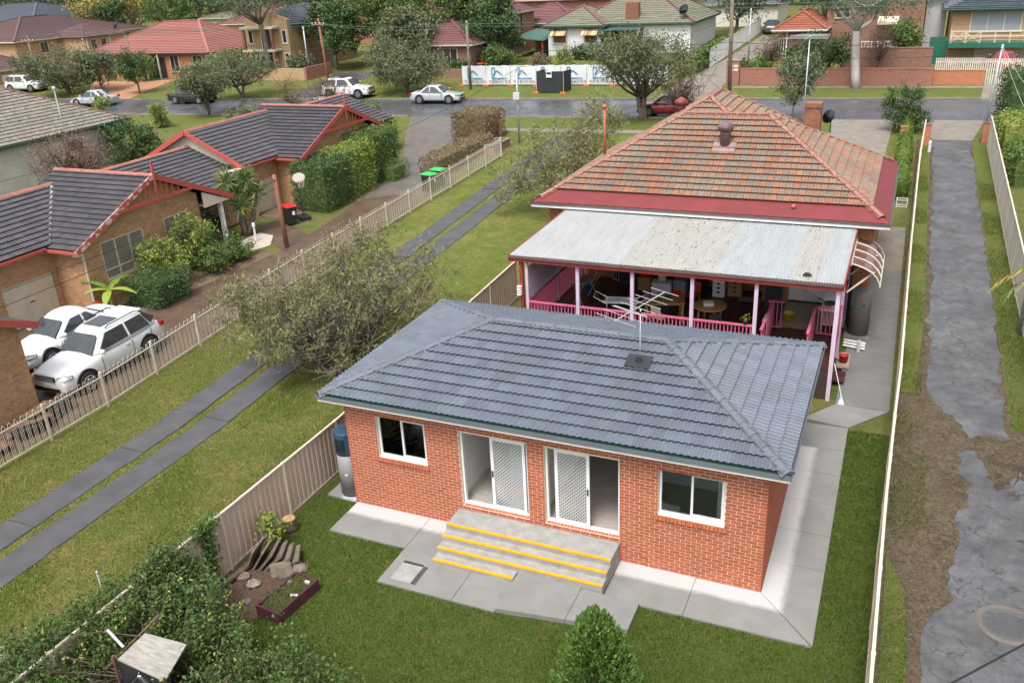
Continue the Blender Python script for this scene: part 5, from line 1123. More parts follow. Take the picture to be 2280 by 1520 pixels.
def clump_pts(lobes, n, k, rc, shell=.55, flat=1.):
    """leaf centres gathered in k clumps spread over the outer parts of ellipsoid lobes [(x,y,z,rx,ry,rz)]"""
    L = np.array(lobes, float); vol = L[:, 3]*L[:, 4]*L[:, 5]; idx = rng.choice(len(L), k, p=vol/vol.sum())
    d = rng.normal(size=(k, 3)); d /= np.linalg.norm(d, axis=1)[:, None]; r = (shell+(1-shell)*rng.random(k))[:, None]
    cc = L[idx, :3]+d*r*L[idx, 3:]
    ci = rng.integers(0, k, n); rad_ = rc*rng.uniform(.6, 1.3, k)
    p = cc[ci]+rng.normal(size=(n, 3))*rad_[ci][:, None]*np.array([1, 1, flat])*.55
    return p, cc
def limb(mb, a, b, r0, r1, n=6, bend=.18, seg=4):
    a, b = Vector(a), Vector(b); L = (b-a).length; o = Vector(rng.normal(size=3))*L*bend*.5; pts = []; rs = []
    for i in range(seg+1):
        t = i/seg; pts.append(a.lerp(b, t)+o*math.sin(math.pi*t)); rs.append(r0+(r1-r0)*t)
    mb.tube(pts, rs, n); return pts
def tree(lbl, base, lobes, n, leaf, m, trunk=.18, fork=.35, nl=7, bark='bark_grey', k=None, rc=.45, name='tree', cat='tree', group=None, aspect=.45, droop=0., shell=.5, stems=1, twigs=0, lean=(0, 0), flat=1., tw=.012):
    bx, by = base; bz = G(bx, by); t = thing(name, lbl, cat, (bx, by, bz), group)
    lobes = [(bx+a, by+b, bz+c, d, e, f) for a, b, c, d, e, f in lobes]
    zt = min(l[2]-l[5]*.4 for l in lobes); k = k or max(12, n//70)
    P_, cc = clump_pts(lobes, n, k, rc, shell, flat)
    mb = MB()
    for s in range(stems):
        sx, sy = (rng.normal(size=2)*.12 if stems > 1 else (0, 0)); l = lobes[s % len(lobes)]
        top = (bx+lean[0]+(l[0]-bx)*.35, by+lean[1]+(l[1]-by)*.35, bz+(zt-bz)*fork+ (l[2]-zt)*.25+.2)
        limb(mb, (bx+sx, by+sy, bz-.1), top, trunk, trunk*.7, 8, .08)
        for i in rng.choice(len(cc), min(nl, len(cc)), replace=False):
            pts = limb(mb, top, cc[i], trunk*.5, trunk*.12, 5, .2)
            for j in rng.choice(len(cc), 2): 
                if np.linalg.norm(cc[j]-np.array(pts[2])) < 2.2*max(l[3], .8): limb(mb, pts[2], cc[j], trunk*.2, trunk*.06, 4, .2, 3)
    tr = mb.build('trunk', bark, t, True)
    if twigs:
        tb = MB()
        for i in rng.choice(len(cc), min(twigs, len(cc)), replace=False):
            c = cc[i]; q = c+rng.normal(size=3)*rc*1.4+np.array([0, 0, rc*.5]); tb.tube([tuple(c-(q-c)*.8), tuple(c), tuple(q)], [tw, tw*.7, tw*.3], 3, False)
        tb.build('twigs', bark, t)
    leaves('crown', P_, leaf, m, t, aspect, droop)
    return t
def hedge(lbl, boxes, n, leaf, m, name='hedge', cat='hedge', group=None, rough=.085, core=True, ang=0., topm=None):
    """clipped hedge: rounded boxes (x0,x1,y0,y1,h)"""
    b0 = boxes[0]; cx, cy = (b0[0]+b0[1])/2, (b0[2]+b0[3])/2; t = thing(name, lbl, cat, (cx, cy, G(cx, cy)), group)
    A = [((b[1]-b[0])*(b[3]-b[2])+2*b[4]*((b[1]-b[0])+(b[3]-b[2]))) for b in boxes]; pts = []; cb = MB()
    for b, a in zip(boxes, A):
        k = int(n*a/sum(A)); c = np.array([(b[0]+b[1])/2, (b[2]+b[3])/2, b[4]/2]); hf = np.array([(b[1]-b[0])/2, (b[3]-b[2])/2, b[4]/2])
        p = rng.uniform(-1, 1, (k, 3))*hf; ar = np.array([hf[1]*hf[2], hf[0]*hf[2], hf[0]*hf[1]*.7]); ax = rng.choice(3, k, p=ar/ar.sum()); sg = np.where(rng.random(k) < .5, -1, 1); sg = np.where(ax == 2, 1, sg)
        p[np.arange(k), ax] = sg*hf[ax]; e = min(.45, hf.min()*.8)
        q = np.maximum(np.abs(p)-(hf-e), 0); nr = np.linalg.norm(q, axis=1); f = np.where(nr > e, (nr-e)/np.maximum(nr, 1e-6), 0)[:, None]; p -= np.sign(p)*q*f
        p += np.sign(p)*0; p *= (1+(.10*np.sin(p[:, 0]*4.1+p[:, 1]*3.3+c[0])+.08*np.sin(p[:, 2]*5.3+p[:, 0]*2.7+c[1])+.06*np.sin(p[:, 1]*7.7+p[:, 2]*3))[:, None]*(.5/np.maximum(hf, .5))); p += c+rng.normal(size=(k, 3))*rough; p[:, 2] += G(c[0], c[1]); pts.append(p)
        if core: g = .26; cb.box(b[0]+g, b[1]-g, b[2]+g, b[3]-g, G(c[0], c[1])-.1, G(c[0], c[1])+b[4]-g)
    P_ = np.concatenate(pts)
    leaves('foliage', P_, leaf, m, t, .5)
    if core: cb.build('inner_leaves', m, t)
    return t
def ball(lbl, x, y, r, h, m, n=2600, leaf=.075, group=None):
    z = G(x, y); t = thing('clipped_conifer', lbl, 'conifer', (x, y, z), group); d = rng.normal(size=(n, 3)); d /= np.linalg.norm(d, axis=1)[:, None]
    P_ = np.array([x, y, z+h*.5])+d*np.array([r, r, h*.5])*(1+.05*rng.normal(size=(n, 1))); leaves('foliage', P_, leaf, m, t, .45, along=d*.6+np.array([0, 0, .5]))
    MB().lathe([(r*.3, .03*h), (r*.75, .2*h), (r*.85, .5*h), (r*.68, .78*h), (r*.25, .93*h)], (x, y, z), 14).build('inner_leaves', m, t, True); MB().tube([(x, y, z-.05), (x, y, z+.2)], .05, 6).build('trunk', 'bark_brown', t); return t
def bush(lbl, base, lobes, n, leaf, m, **k): return tree(lbl, base, lobes, n, leaf, m, trunk=.05, fork=.3, nl=6, stems=k.pop('stems', 3), name=k.pop('name', 'shrub'), cat=k.pop('cat', 'shrub'), bark=k.pop('bark', 'bark_brown'), **k)

# --- big sparse bottlebrush by the strip driveway
tree('large sparse olive bottlebrush growing beside the strip driveway, behind the granny flat', (-4.6, 6.3), [(-.2, 0, 2.9, 2.3, 2.3, 1.8), (-2.4, -.8, 2.6, 2.2, 2.0, 1.7), (1.7, 1.8, 2.7, 1.8, 2.4, 1.6), (-.6, 2.8, 3.2, 2.1, 2.0, 1.6), (-1.2, -1.6, 1.6, 1.6, 1.2, 1.2), (.9, -.6, 1.1, 1.4, 1.2, 1.0)],
    17500, .18, 'leaf_olive', trunk=.075, fork=.2, nl=14, stems=9, k=420, rc=.30, aspect=.2, shell=.25, twigs=300, bark='bark_grey', name='large_shrub', cat='shrub', tw=.014)
tree('bushy olive tree against the far left corner of the old house', (-3.4, 25.5), [(0, 0, 2.8, 2.5, 2.5, 2.1), (1.3, 1.2, 3.7, 1.9, 1.9, 1.6), (-2.0, -.8, 2.1, 2.0, 1.9, 1.6), (.6, -2.0, 1.7, 1.8, 1.7, 1.4), (1.2, 2.4, 4.3, 1.3, 1.3, 1.4)], 17000, .18, 'leaf_olive', trunk=.08, stems=4, k=220, rc=.4, aspect=.24, shell=.35, twigs=60)
# --- hedges and shrubs of the villas
hedge('dark clipped hedge by the basketball hoop', [(-18.3, -15.9, 22.2, 24.9, 2.6)], 6000, .13, 'leaf_dark')
hedge('bright green clipped hedge between two darker hedges', [(-17.9, -16.0, 24.6, 27.6, 2.75)], 6000, .13, 'leaf_lime')
hedge('tall dark green clipped hedge at the villas drive bend', [(-18.9, -16.3, 27.5, 31.0, 2.9)], 6500, .13, 'leaf_mid')
hedge('light green hedge with flat top behind the far gable', [(-23.4, -19.6, 33.4, 36.4, 2.2)], 6000, .13, 'leaf_lime')
hedge('round dark shrub hedge on the corner near the street', [(-25.6, -22.6, 36.5, 39.4, 2.6)], 4200, .12, 'leaf_mid')
hedge('low clipped hedge beside the pebble garden', [(-16.9, -15.3, 28.4, 30.2, 1.0)], 1500, .1, 'leaf_mid')
hedge('square block of dry brown hedge by the gate', [(-16.6, -13.7, 38.2, 41.3, 2.0)], 7500, .11, 'leaf_brown', rough=.05)
hedge('low dry brown hedge behind the picket fence', [(-14.4, -12.9, 29.5, 37.6, 1.15)], 8500, .10, 'leaf_brown', rough=.05)
hedge('dark clipped box hedge beside the white SUV', [(-17.5, -15.3, 8.9, 11.0, 1.25)], 4200, .10, 'leaf_dark')
hedge('dark clipped hedge under the mesh window', [(-18.1, -17.2, 13.0, 15.2, 1.7)], 2400, .07, 'leaf_dark')
bush('round light green bush in front of the wide mesh window', (-17.2, 11.4), [(0, 0, 1.25, 1.1, 1.1, .85), (-.2, -.3, 1.7, .8, .8, .5)], 3600, .13, 'leaf_lime', k=70, rc=.3)
bush('upright light green bush before the narrow mesh window', (-17.2, 13.4), [(0, 0, 1.9, .85, .85, .75), (0, 0, 1.1, .7, .7, .6)], 2600, .13, 'leaf_lime', k=60, rc=.28)
bush('loose green bush at the edge of the villas driveway', (-16.3, 13.5), [(0, 0, .75, .95, 1.1, .65)], 2200, .14, 'leaf_mid', k=50, rc=.26)
bush('feathery green bush next to the pebble garden', (-16.2, 15.0), [(0, 0, .55, .8, .9, .5)], 1800, .14, 'leaf_mid', k=40, rc=.24)
# --- street trees
def T(lbl, x, y, zc, r, rz, n, leaf, m, **k):
    h = zc-G(x, y); L = [(0, 0, h, r, r, rz)]
    for i in range(k.pop('nl2', 4)): a = rng.uniform(0, 6.28); q = rng.uniform(.45, .8)*r; L.append((q*math.cos(a), q*math.sin(a), h+rng.uniform(-.5, .5)*rz, r*.55, r*.55, rz*.6))
    return tree(lbl, (x, y), L, n, leaf, m, group=k.pop('group', 'street trees'), **k)
T('forked street tree over the red hatchback', -5.2, 46.9, 6.2, 3.9, 1.9, 15000, .23, 'leaf_grey', trunk=.22, stems=3, k=190, rc=.6, aspect=.3, twigs=80)
T('small round tree in front of the chimney', 5.2, 46.9, 4.9, 1.5, 1.7, 4200, .2, 'leaf_gum', trunk=.09, k=70, rc=.4, aspect=.4)
T('multi stemmed olive street tree left of the black car front', -43.7, 44.6, 4.9, 2.7, 1.4, 9500, .23, 'leaf_grey', trunk=.14, stems=3, k=120, rc=.5, aspect=.3)
T('olive street tree right of the black car', -45.4, 51.6, 5.2, 3.4, 1.5, 10500, .25, 'leaf_grey', trunk=.16, stems=2, k=120, rc=.55, aspect=.3)
T('wide leaning street tree at far left', -69.5, 52.6, 5.0, 4.0, 1.9, 12000, .27, 'leaf_grey', trunk=.18, stems=2, k=130, rc=.6, aspect=.3)
T('dense street tree next to the wide leaning one', -66.3, 54, 4.9, 2.2, 1.7, 4500, .26, 'leaf_gum', trunk=.13, k=70, rc=.55)
T('small dark street tree before the coral roofed house', -60.2, 53.2, 5.1, 1.7, 1.4, 3600, .24, 'leaf_dark', trunk=.12, k=60, rc=.45)
T('spreading olive tree above the parked silver sedan', -30.0, 55.2, 5.0, 3.6, 2.2, 14000, .27, 'leaf_grey', trunk=.18, stems=2, k=150, rc=.6, aspect=.3)
T('pale trunked gum tree with peeling bark by the brick wall', 8.4, 59.6, 9.6, 4.8, 1.9, 8500, .28, 'leaf_gum', trunk=.37, fork=.62, bark='bark_pale', k=90, rc=.75, aspect=.25, droop=.6, stems=1, nl=4, lean=(-.4, 0))
T('tall forked gum tree before the yellow brick house', -53.0, 65.0, 10.6, 4.6, 2.0, 5500, .3, 'leaf_gum', trunk=.4, fork=.7, bark='bark_grey', k=90, rc=.8, aspect=.25, droop=.5)
for i, (x, y, zc, r, rz, m, lb) in enumerate([(-46.5, 69, 7.2, 3.2, 3.0, 'leaf_dark', 'dark tree right of the yellow brick house'), (-41, 72, 8.6, 4.6, 3.4, 'leaf_mid', 'tall leafy tree behind the white SUV'), (-35.5, 66, 6.6, 2.8, 2.4, 'leaf_grey', 'pale leaning tree in front of the brick unit'), (-33.2, 73.5, 8.8, 4.4, 3.2, 'leaf_mid', 'big dark green tree over the brick unit'), (-28.3, 70.5, 7.0, 3.2, 3.2, 'leaf_dark', 'dense dark tree left of the banner'), (-44, 78, 10, 4.5, 3.2, 'leaf_gum', 'thin tall tree behind the slate roof')]):
    T(lb, x, y, zc, r, rz, 9500, .34, m, trunk=.25, k=110, rc=.75, group='trees across the street')
bush('rounded fern bush behind the banner', (-26.5, 68.2), [(0, 0, 1.3, 1.8, 1.5, 1.2)], 2600, .3, 'leaf_mid', k=40, rc=.5, group='garden shrubs across the street')
bush('slim lime coloured shrub standing behind the black enclosure', (-17.0, 62.0), [(0, 0, 1.6, .7, .7, 1.5), (.5, 0, .9, .8, .8, .9)], 2600, .22, 'leaf_lime', k=50, rc=.35, group='garden shrubs across the street')
bush('reddish shrub to the left of the lime shrub', (-21.3, 66.8), [(0, 0, .9, 1.0, 1.0, .9)], 1800, .2, 'leaf_brown', k=40, rc=.35, group='garden shrubs across the street')
bush('broad leaved plants under the white house windows', (-19.5, 75.8), [(0, 0, .7, 2.4, .8, .7)], 1800, .5, 'leaf_dark', k=40, rc=.5, aspect=.2, group='garden shrubs across the street')
bush('dark upright shrub at the white house porch', (-17.6, 76.5), [(0, 0, 1.4, .8, .8, 1.3)], 2000, .25, 'leaf_dark', k=40, rc=.4, group='garden shrubs across the street')
bush('big spreading dark shrub behind the long brick wall', (4.6, 66.6), [(0, 0, 1.7, 3.0, 2.0, 1.6), (2, 0, 2.1, 1.6, 1.5, 1.3)], 5500, .24, 'leaf_dark', k=100, rc=.5, group='garden shrubs across the street')
bush('dry twiggy fan shaped shrub by the red brick porch', (.6, 67.6), [(0, 0, 2.0, 1.3, 1.3, 1.3)], 1600, .3, 'leaf_brown', k=60, rc=.4, aspect=.08, stems=9, twigs=60, tw=.03, group='garden shrubs across the street')
bush('green shrub at the retaining wall top', (11.3, 71), [(0, 0, 2.6, 1.6, 1.2, 1.1)], 2600, .26, 'leaf_mid', k=50, rc=.45, group='garden shrubs across the street')
bush('leafless shrub against the dark retaining wall', (9.6, 67.6), [(0, 0, 2.6, 1.3, 1.1, 1.6)], 700, .2, 'leaf_brown', k=70, rc=.4, aspect=.08, stems=6, twigs=70, tw=.025, group='garden shrubs across the street')
bush('low shrubs at the foot of the slim steel pole', (-.6, 66.2), [(0, 0, .8, 1.6, 1.2, .7)], 1800, .25, 'leaf_mid', k=40, rc=.4, group='garden shrubs across the street')
bush('green shrub beside the yellow brick house wall', (-48.2, 64.6), [(0, 0, 1.2, 1.6, 1.2, 1.1)], 2200, .25, 'leaf_grey', k=40, rc=.4, group='garden shrubs across the street')
bush('clipped lime bush in front of the bungalow porch', (-66.3, 60.4), [(0, 0, 1.7, 1.5, 1.3, 1.3)], 2600, .22, 'leaf_lime', k=50, rc=.4, group='garden shrubs across the street')
hedge('long light hedge beside the coral roofed bungalow', [(-57.6, -56.4, 61, 74, 2.6)], 3600, .22, 'leaf_lime')
hedge('dark hedge below the brick unit window', [(-33, -27.8, 64.4, 65.2, 1.5)], 2200, .18, 'leaf_dark')
hedge('hedge bank along the sloping far driveway', [(-6.2, -5.4, 66, 90, 1.6)], 3200, .24, 'leaf_mid')
T('leafless crepe myrtle behind the street wing roof', -2.6, 46.4, 4.6, 1.9, 1.5, 260, .12, 'bud_pink', trunk=.05, stems=6, k=80, rc=.5, twigs=80, nl=12, bark='bark_brown', tw=.02)
T('bare winter tree with pink buds in front of the fibro house', -35.0, 22.5, 3.2, 2.6, 1.6, 1600, .11, 'bud_pink', trunk=.1, stems=4, k=170, rc=.45, twigs=170, nl=14, bark='bark_brown', tw=.022, group='garden trees')
bush('dark camellia shrub beside the fibro house corner', (-37.6, 29.6), [(0, 0, 1.6, 1.9, 1.7, 1.5), (1.2, .6, 1.1, 1.2, 1.2, 1)], 5200, .2, 'leaf_dark', k=90, rc=.4)
bush('topiary ball bush on the lawn by the street', (-44.3, 39.6), [(0, 0, 1.5, .95, .95, .6), (0, 0, .5, .8, .8, .5)], 2400, .15, 'leaf_lime', k=50, rc=.25)
bush('small yellow green bush behind the fibro roof', (-56.5, 44.8), [(0, 0, .8, .9, .9, .8)], 1500, .16, 'leaf_lime', k=30, rc=.3)
bush('grey flowering shrub behind the far villa roof', (-34.5, 38.5), [(0, 0, 1.2, 1.7, 1.4, 1.1)], 2400, .2, 'leaf_grey', k=60, rc=.4)
bush('dry upright shrub near the villa ridge', (-36.5, 47.0), [(0, 0, 1.5, 1.3, 1.1, 1.4)], 1200, .26, 'leaf_brown', k=60, rc=.4, aspect=.1, twigs=60, tw=.02)
T('bare purple branched tree in front of the white SUV', -29.6, 42.8, 4.3, 1.7, 1.5, 200, .12, 'leaf_yellow', trunk=.07, stems=5, k=70, rc=.4, twigs=70, nl=12, bark='bark_brown', tw=.025)
bush('white flowering camellia beside the lane entrance', (12.2, 45.3), [(0, 0, 1.6, 1.35, 1.35, 1.3), (.3, -.2, .9, 1.2, 1.2, .9)], 7000, .15, 'leaf_dark', k=90, rc=.3)
for i, (y, s) in enumerate(((44.3, .8), (42.0, .85), (40.0, .9), (38.0, .95), (36.0, 1.0), (34.0, .85), (32.6, .9), (30.6, 1.1))):
    lb = ['first clipped conifer ball nearest the street', 'second conifer ball from the street', 'third conifer ball from the street', 'fourth conifer ball from the street', 'fifth conifer ball from the street', 'sixth conifer ball from the street', 'seventh conifer ball from the street', 'largest clipped conifer at the near end of the row'][i]
    ball(lb, 12.42, y, .46*s, 1.35*s, 'leaf_thuja', group='clipped conifers along the fence')
hedge('large dark hedge at the right end of the street', [(17.6, 24, 45.2, 49.2, 3.4)], 8000, .16, 'leaf_dark', rough=.14)
hedge('yellow green shrubbery behind the right fence', [(17.2, 21, 39.5, 43, 1.9)], 4000, .16, 'leaf_lime', rough=.16)
hedge('dark shrubs below the leaning pole wires', [(17.4, 20.5, 33.5, 37.5, 1.7)], 3500, .16, 'leaf_mid', rough=.14)
# --- far tree belt
far = []
for i in range(34):
    x = -175+i*6.6+rng.uniform(-2.5, 2.5); y = rng.uniform(104, 150) if x < -45 else rng.uniform(112, 150)
    far.append((x, y))
KD = [('leaf_far', 'dark far tree'), ('leaf_dark', 'deep green far tree'), ('leaf_gum', 'grey green far gum tree'), ('leaf_yellow', 'yellowing far tree'), ('leaf_mid', 'mid green far tree')]
for i, (x, y) in enumerate(far):
    k = rng.choice(5, p=[.42, .2, .2, .05, .13]); h = rng.uniform(5, 7.5); r = rng.uniform(3.6, 5.6)
    ordn = ['leftmost', 'second', 'third', 'fourth', 'fifth', 'sixth', 'seventh', 'eighth', 'ninth', 'tenth', 'eleventh', 'twelfth', 'thirteenth', 'fourteenth', 'fifteenth', 'sixteenth', 'seventeenth', 'eighteenth', 'nineteenth', 'twentieth'][i] if i < 20 else str(i+1)+'th'
    T(KD[k][1]+', '+ordn+' from the left along the top edge', x, y, 4.3+h, r, rng.uniform(3, 4.6), 2600, .62, KD[k][0], trunk=.25, k=60, rc=1.1, group='far trees along the horizon', nl=3)
T('yellowing spreading tree behind the brown roofed house', -99, 92, 9.6, 7.5, 2.6, 6000, .45, 'leaf_yellow', trunk=.3, k=110, rc=1.1, group='far trees along the horizon'); T('rounded green tree left of the coral roof ridge', -86.5, 87, 9.2, 3.4, 2.4, 5000, .34, 'leaf_mid', trunk=.22, k=90, rc=.7, group='far trees along the horizon')
T('dark round tree beside the rounded green one', -95, 84.5, 8.6, 2.8, 2.0, 3600, .36, 'leaf_dark', trunk=.2, k=70, rc=.7, group='far trees along the horizon'); T('dark pencil shaped tree behind the coral roof', -80, 96, 10, 2.2, 3.4, 3600, .36, 'leaf_dark', trunk=.2, k=70, rc=.6, group='far trees along the horizon')
T('mixed bushy tree over the sloping drive top', -7.5, 96, 8.6, 4.5, 3.2, 5000, .4, 'leaf_gum', trunk=.25, k=90, rc=.9, group='far trees along the horizon'); T('tree hanging over the right hand sloping garden', 2.5, 93, 9.0, 4.8, 2.6, 5000, .4, 'leaf_gum', trunk=.25, k=90, rc=.9, group='far trees along the horizon')
# --- more distant roofs between the trees
for i, (r, zb, ze, zr, wm, rm, lb) in enumerate([((-82, -70, 92, 102), 3.2, 6.4, 8.6, 'bw_tan', 'rt_maroon', 'distant maroon roof behind the coral bungalow'), ((-70, -60, 100, 110), 3.4, 7.0, 9.6, 'bw_tan', 'rt_pink', 'distant pink roof left of the gum tree'), ((-96, -86, 104, 114), 3.4, 6.6, 8.4, 'fibro', 'rt_moss', 'distant grey roof behind the trees'), ((-62, -50, 92, 104), 3.4, 8.4, 10.8, 'bw_red', 'rt_coral', 'distant coral roof above the slate roof'), ((-14, -4, 104, 114), 3.8, 6.6, 8.8, 'fibro', 'rt_slate', 'distant slate roof right of the mossy roof'), ((-48, -40, 90, 98), 3.4, 7.6, 9.8, 'bw_red', 'rt_pink', 'distant pink roof between the dark trees')]):
    farhouse('distant_house', lb, r, zb, ze, zr, wm, rm, 'rt_maroon', gauge=.6)
wd = []
P_ = np.stack([rng.uniform(-260, 60, 26000), rng.uniform(150, 210, 26000), 4+rng.random(26000)**.7*11], 1); P_[:, 2] += 2.2*np.sin(P_[:, 0]*.23)+1.5*np.sin(P_[:, 0]*.61+2)
o = leaves('distant_wood', P_, 1.5, 'leaf_far', None, .7); o['kind'] = 'stuff'; tag(o, 'dark distant wood along the horizon', 'wood')
# ================================================================ cars
def paint(name, c, rough=.25):
    m, nt, b = newmat(name); b.inputs['Base Color'].default_value = (*c, 1); b.inputs['Roughness'].default_value = rough; b.inputs['Coat Weight'].default_value = .8; b.inputs['Coat Roughness'].default_value = .05
    nt.links.new(_mix(nt, _ramp(nt, _noise(nt, _coord(nt), 1.5, 5), ((.4, 0), (.7, .25))), c, tuple(x*.8 for x in c)), b.inputs['Base Color'])
for nm, c in (('paint_white', (.62, .63, .64)), ('paint_silver', (.36, .39, .42)), ('paint_red', (.30, .012, .03)), ('paint_black', (.012, .016, .018)), ('paint_grey', (.05, .055, .06))): paint(nm, c)
mat('car_glass', (.045, .052, .056), (.03, .035, .04), rough=.06, spec=.8); mat('tyre', (.018, .018, .018), rough=.85); mat('rim', (.45, .46, .48), (.36, .37, .39), rough=.3, metal=.7)
mat('lamp_red', (.35, .01, .015), rough=.2, spec=.7); mat('lamp_clear', (.35, .37, .39), (.12, .13, .14), rough=.12, spec=.8, scale=14); mat('black_trim', (.015, .015, .016), rough=.5); mat('plate_yellow', (.5, .46, .3), rough=.5)
def car(lbl, loc, rz, col, kind='sedan', group='cars parked along the street', cat='car'):
    t = thing('car', lbl, cat, group=group); suv = kind == 'suv'
    L, W, H = {'sedan': (4.65, 1.8, 1.47), 'hatch': (4.35, 1.79, 1.46), 'suv': (4.82, 1.94, 1.76)}[kind]; h = L/2; w = W/2; be = .93 if not suv else 1.12; ck = .22 if not suv else .3
    if kind == 'sedan': top = [(h-.02, .56), (h-.12, .70), (h-.55, .80), (h-1.15, .90), (h-1.5, be), (0, be+.01), (-h+1.1, be+.03), (-h+.75, be+.06), (-h+.25, be+.04), (-h+.06, .86), (-h, .62)]; cabin = (h-1.25, h-2.0, -h+1.55, -h+.72)
    elif kind == 'hatch': top = [(h-.02, .56), (h-.1, .70), (h-.5, .82), (h-1.05, .92), (h-1.35, be), (0, be+.01), (-h+1., be+.03), (-h+.4, be+.05), (-h+.12, be), (-h+.04, .8), (-h, .6)]; cabin = (h-1.1, h-1.85, -h+.75, -h+.12)
    else: top = [(h-.02, .72), (h-.1, .93), (h-.5, 1.02), (h-1.1, 1.10), (h-1.5, be), (0, be+.01), (-h+1., be+.03), (-h+.4, be+.04), (-h+.12, be), (-h+.04, .95), (-h, .72)]; cabin = (h-1.35, h-2.05, -h+.72, -h+.14)
    V = []; n = 9
    for i, (x, z) in enumerate(top):
        k = min(1, .80+.45*min((h-abs(x))/.75, 1)**.6*.45) if abs(x) > h-.75 else 1.
        s = [(0, z), (w*.55*k, z-.012), (w*.86*k, z-.05), (w*.965*k, z-.16), (w*k, (z+ck)*.52), (w*.985*k, ck+.12), (w*.93*k, ck), (w*.5*k, ck-.02), (0, ck-.02)]
        V += [(x, y, q) for y, q in s]+[(x, -y, q) for y, q in s[1:-1][::-1]]
    m = 16; F = [(i*m+j, i*m+(j+1) % m, (i+1)*m+(j+1) % m, (i+1)*m+j) for i in range(len(top)-1) for j in range(m)]+[tuple(range(m))[::-1], tuple((len(top)-1)*m+j for j in range(m))]
    mb = MB(); mb.v = V; mb.f = F; b = mb.build('body', col, t, True); md = b.modifiers.new('s', 'SUBSURF'); md.levels = md.render_levels = 2
    xa, xb, xc, xd = cabin; wb, wt = w*.93, w*.70
    mb = MB(); zb = be-.03
    def ring(z, xf, xr, ww, cr): return [(xf, 0, z+cr), (xf-.06, ww*.6, z+cr*.6), (xf-.22, ww, z), ((xf+xr)/2, ww*1.02, z+cr*.2), (xr+.15, ww, z), (xr+.03, ww*.6, z+cr*.6), (xr, 0, z+cr)]
    R0 = ring(zb, xa, xd, wb, 0); R1 = ring(zb+(H-be)*.86, xa-(xa-xb)*.86, xd+(xc-xd)*.86, wb+(wt-wb)*.86, .02); R2 = ring(H-.03, xb-.05, xc+.05, wt*.97, .03); R3 = ring(H, xb-.3, xc+.3, wt*.7, .01)
    vs = []
    for R in (R0, R1, R2, R3): vs += R+[(x, -y, z) for x, y, z in R[1:-1][::-1]]
    fs = [(i*12+j, i*12+(j+1) % 12, (i+1)*12+(j+1) % 12, (i+1)*12+j) for i in range(3) for j in range(12)]+[tuple(36+j for j in range(12))]
    mb.add(vs, fs); cb = mb.build('cabin', col, t, True); md = cb.modifiers.new('s', 'SUBSURF'); md.levels = md.render_levels = 2
    # glass: points on the sloping cabin faces, a little proud
    def pt(x0, x1, k, y0, y1): return (x0+(x1-x0)*k, y0+(y1-y0)*k, zb+(H-be)*k)
    e = .012
    def pane(nm, q, mt='car_glass'):
        q = [Vector(p) for p in q]; nrm = (q[1]-q[0]).cross(q[2]-q[0]).normalized(); c = sum(q, Vector())/len(q)
        if nrm.dot(c-Vector((0, 0, be))) < 0: nrm = -nrm
        a = [tuple(p+nrm*e) for p in q]; d = [tuple(p-nrm*.05) for p in q]; k = len(q)
        MB().add(a+d, [tuple(range(k)), tuple(range(k, 2*k))[::-1]]+[(i, (i+1) % k, k+(i+1) % k, k+i) for i in range(k)]).build(nm, mt, t)
    lo, hi = .12, .86
    def fr(k, s): x = xa-(xa-xb)*k-.045; y = (wb+(wt-wb)*k)*.86; return (x-.09*0, s*y, zb+(H-be)*k+.0)
    def mid(k): return (xa-(xa-xb)*k-.02, 0, zb+(H-be)*k+.01*k)
    pane('windscreen', [fr(lo, 1), mid(lo), fr(lo, -1), fr(hi, -1), mid(hi), fr(hi, 1)])
    def rr(k, s): x = xd+(xc-xd)*k+.03; return (x, s*(wb+(wt-wb)*k)*.80, zb+(H-be)*k)
    pane('rear_window', [rr(.2, 1), rr(.2, -1), rr(hi, -1), rr(hi, 1)])
    for s in (1, -1):
        def sd(x, k): return (x, s*((wb+(wt-wb)*k)+.012), zb+(H-be)*k)
        xm = (xa+xd)/2-.1; tb = hi
        pane('side_window', [sd(xa-.38, lo), sd(xm+.05, lo), sd(xm+.05, tb), sd(xb-.22, tb)]); pane('side_window', [sd(xm-.05, lo), sd(xd+.55, lo), sd(xc+.18, tb), sd(xm-.05, tb)])
        if suv or kind == 'hatch': pane('quarter_window', [sd(xd+.47, lo+.05), sd(xd+.22, lo+.3), sd(xc+.02, tb-.05), sd(xc+.12, tb)])
        mr = MB().lathe([(.02, -.11), (.085, -.08), (.10, 0), (.085, .09), (.02, .1)], (0, 0, 0), 10, Matrix.Translation((xa-.35, s*(w+.08), be+.08)) @ Matrix.Rotation(rad(90), 4, 'Y') @ Matrix.Diagonal((1, 1, .8, 1)) @ Matrix.Rotation(rad(90), 4, 'X')); mr.build('mirror', col, t, True)
        for x in (xm+.22, xm-.72): MB().box(x-.09, x+.09, s*(w*.975)-.012, s*(w*.975)+.012+.01*s, be-.20, be-.165).build('door_handle', col, t)
        for x in (xm, xm-1.02+.08, xa-.34): MB().box(x-.006, x+.006, s*(w*.99)-.012, s*(w*.99)+.012, ck+.2, be-.12).build('door_gap', 'black_trim', t)
        hl_ = [(h-.10, s*w*.84, be*.70), (h-.06, s*w*.52, be*.70), (h-.10, s*w*.55, be*.80), (h-.40, s*w*.92, be*.82), (h-.36, s*w*.95, be*.72)]; pane('headlight', hl_, 'lamp_clear')
        MB().cbox((-h+.13, s*w*.80, be*.86), (.18, .26, .20 if not suv else .16), 0, 0, 0).build('tail_light', 'lamp_red', t)
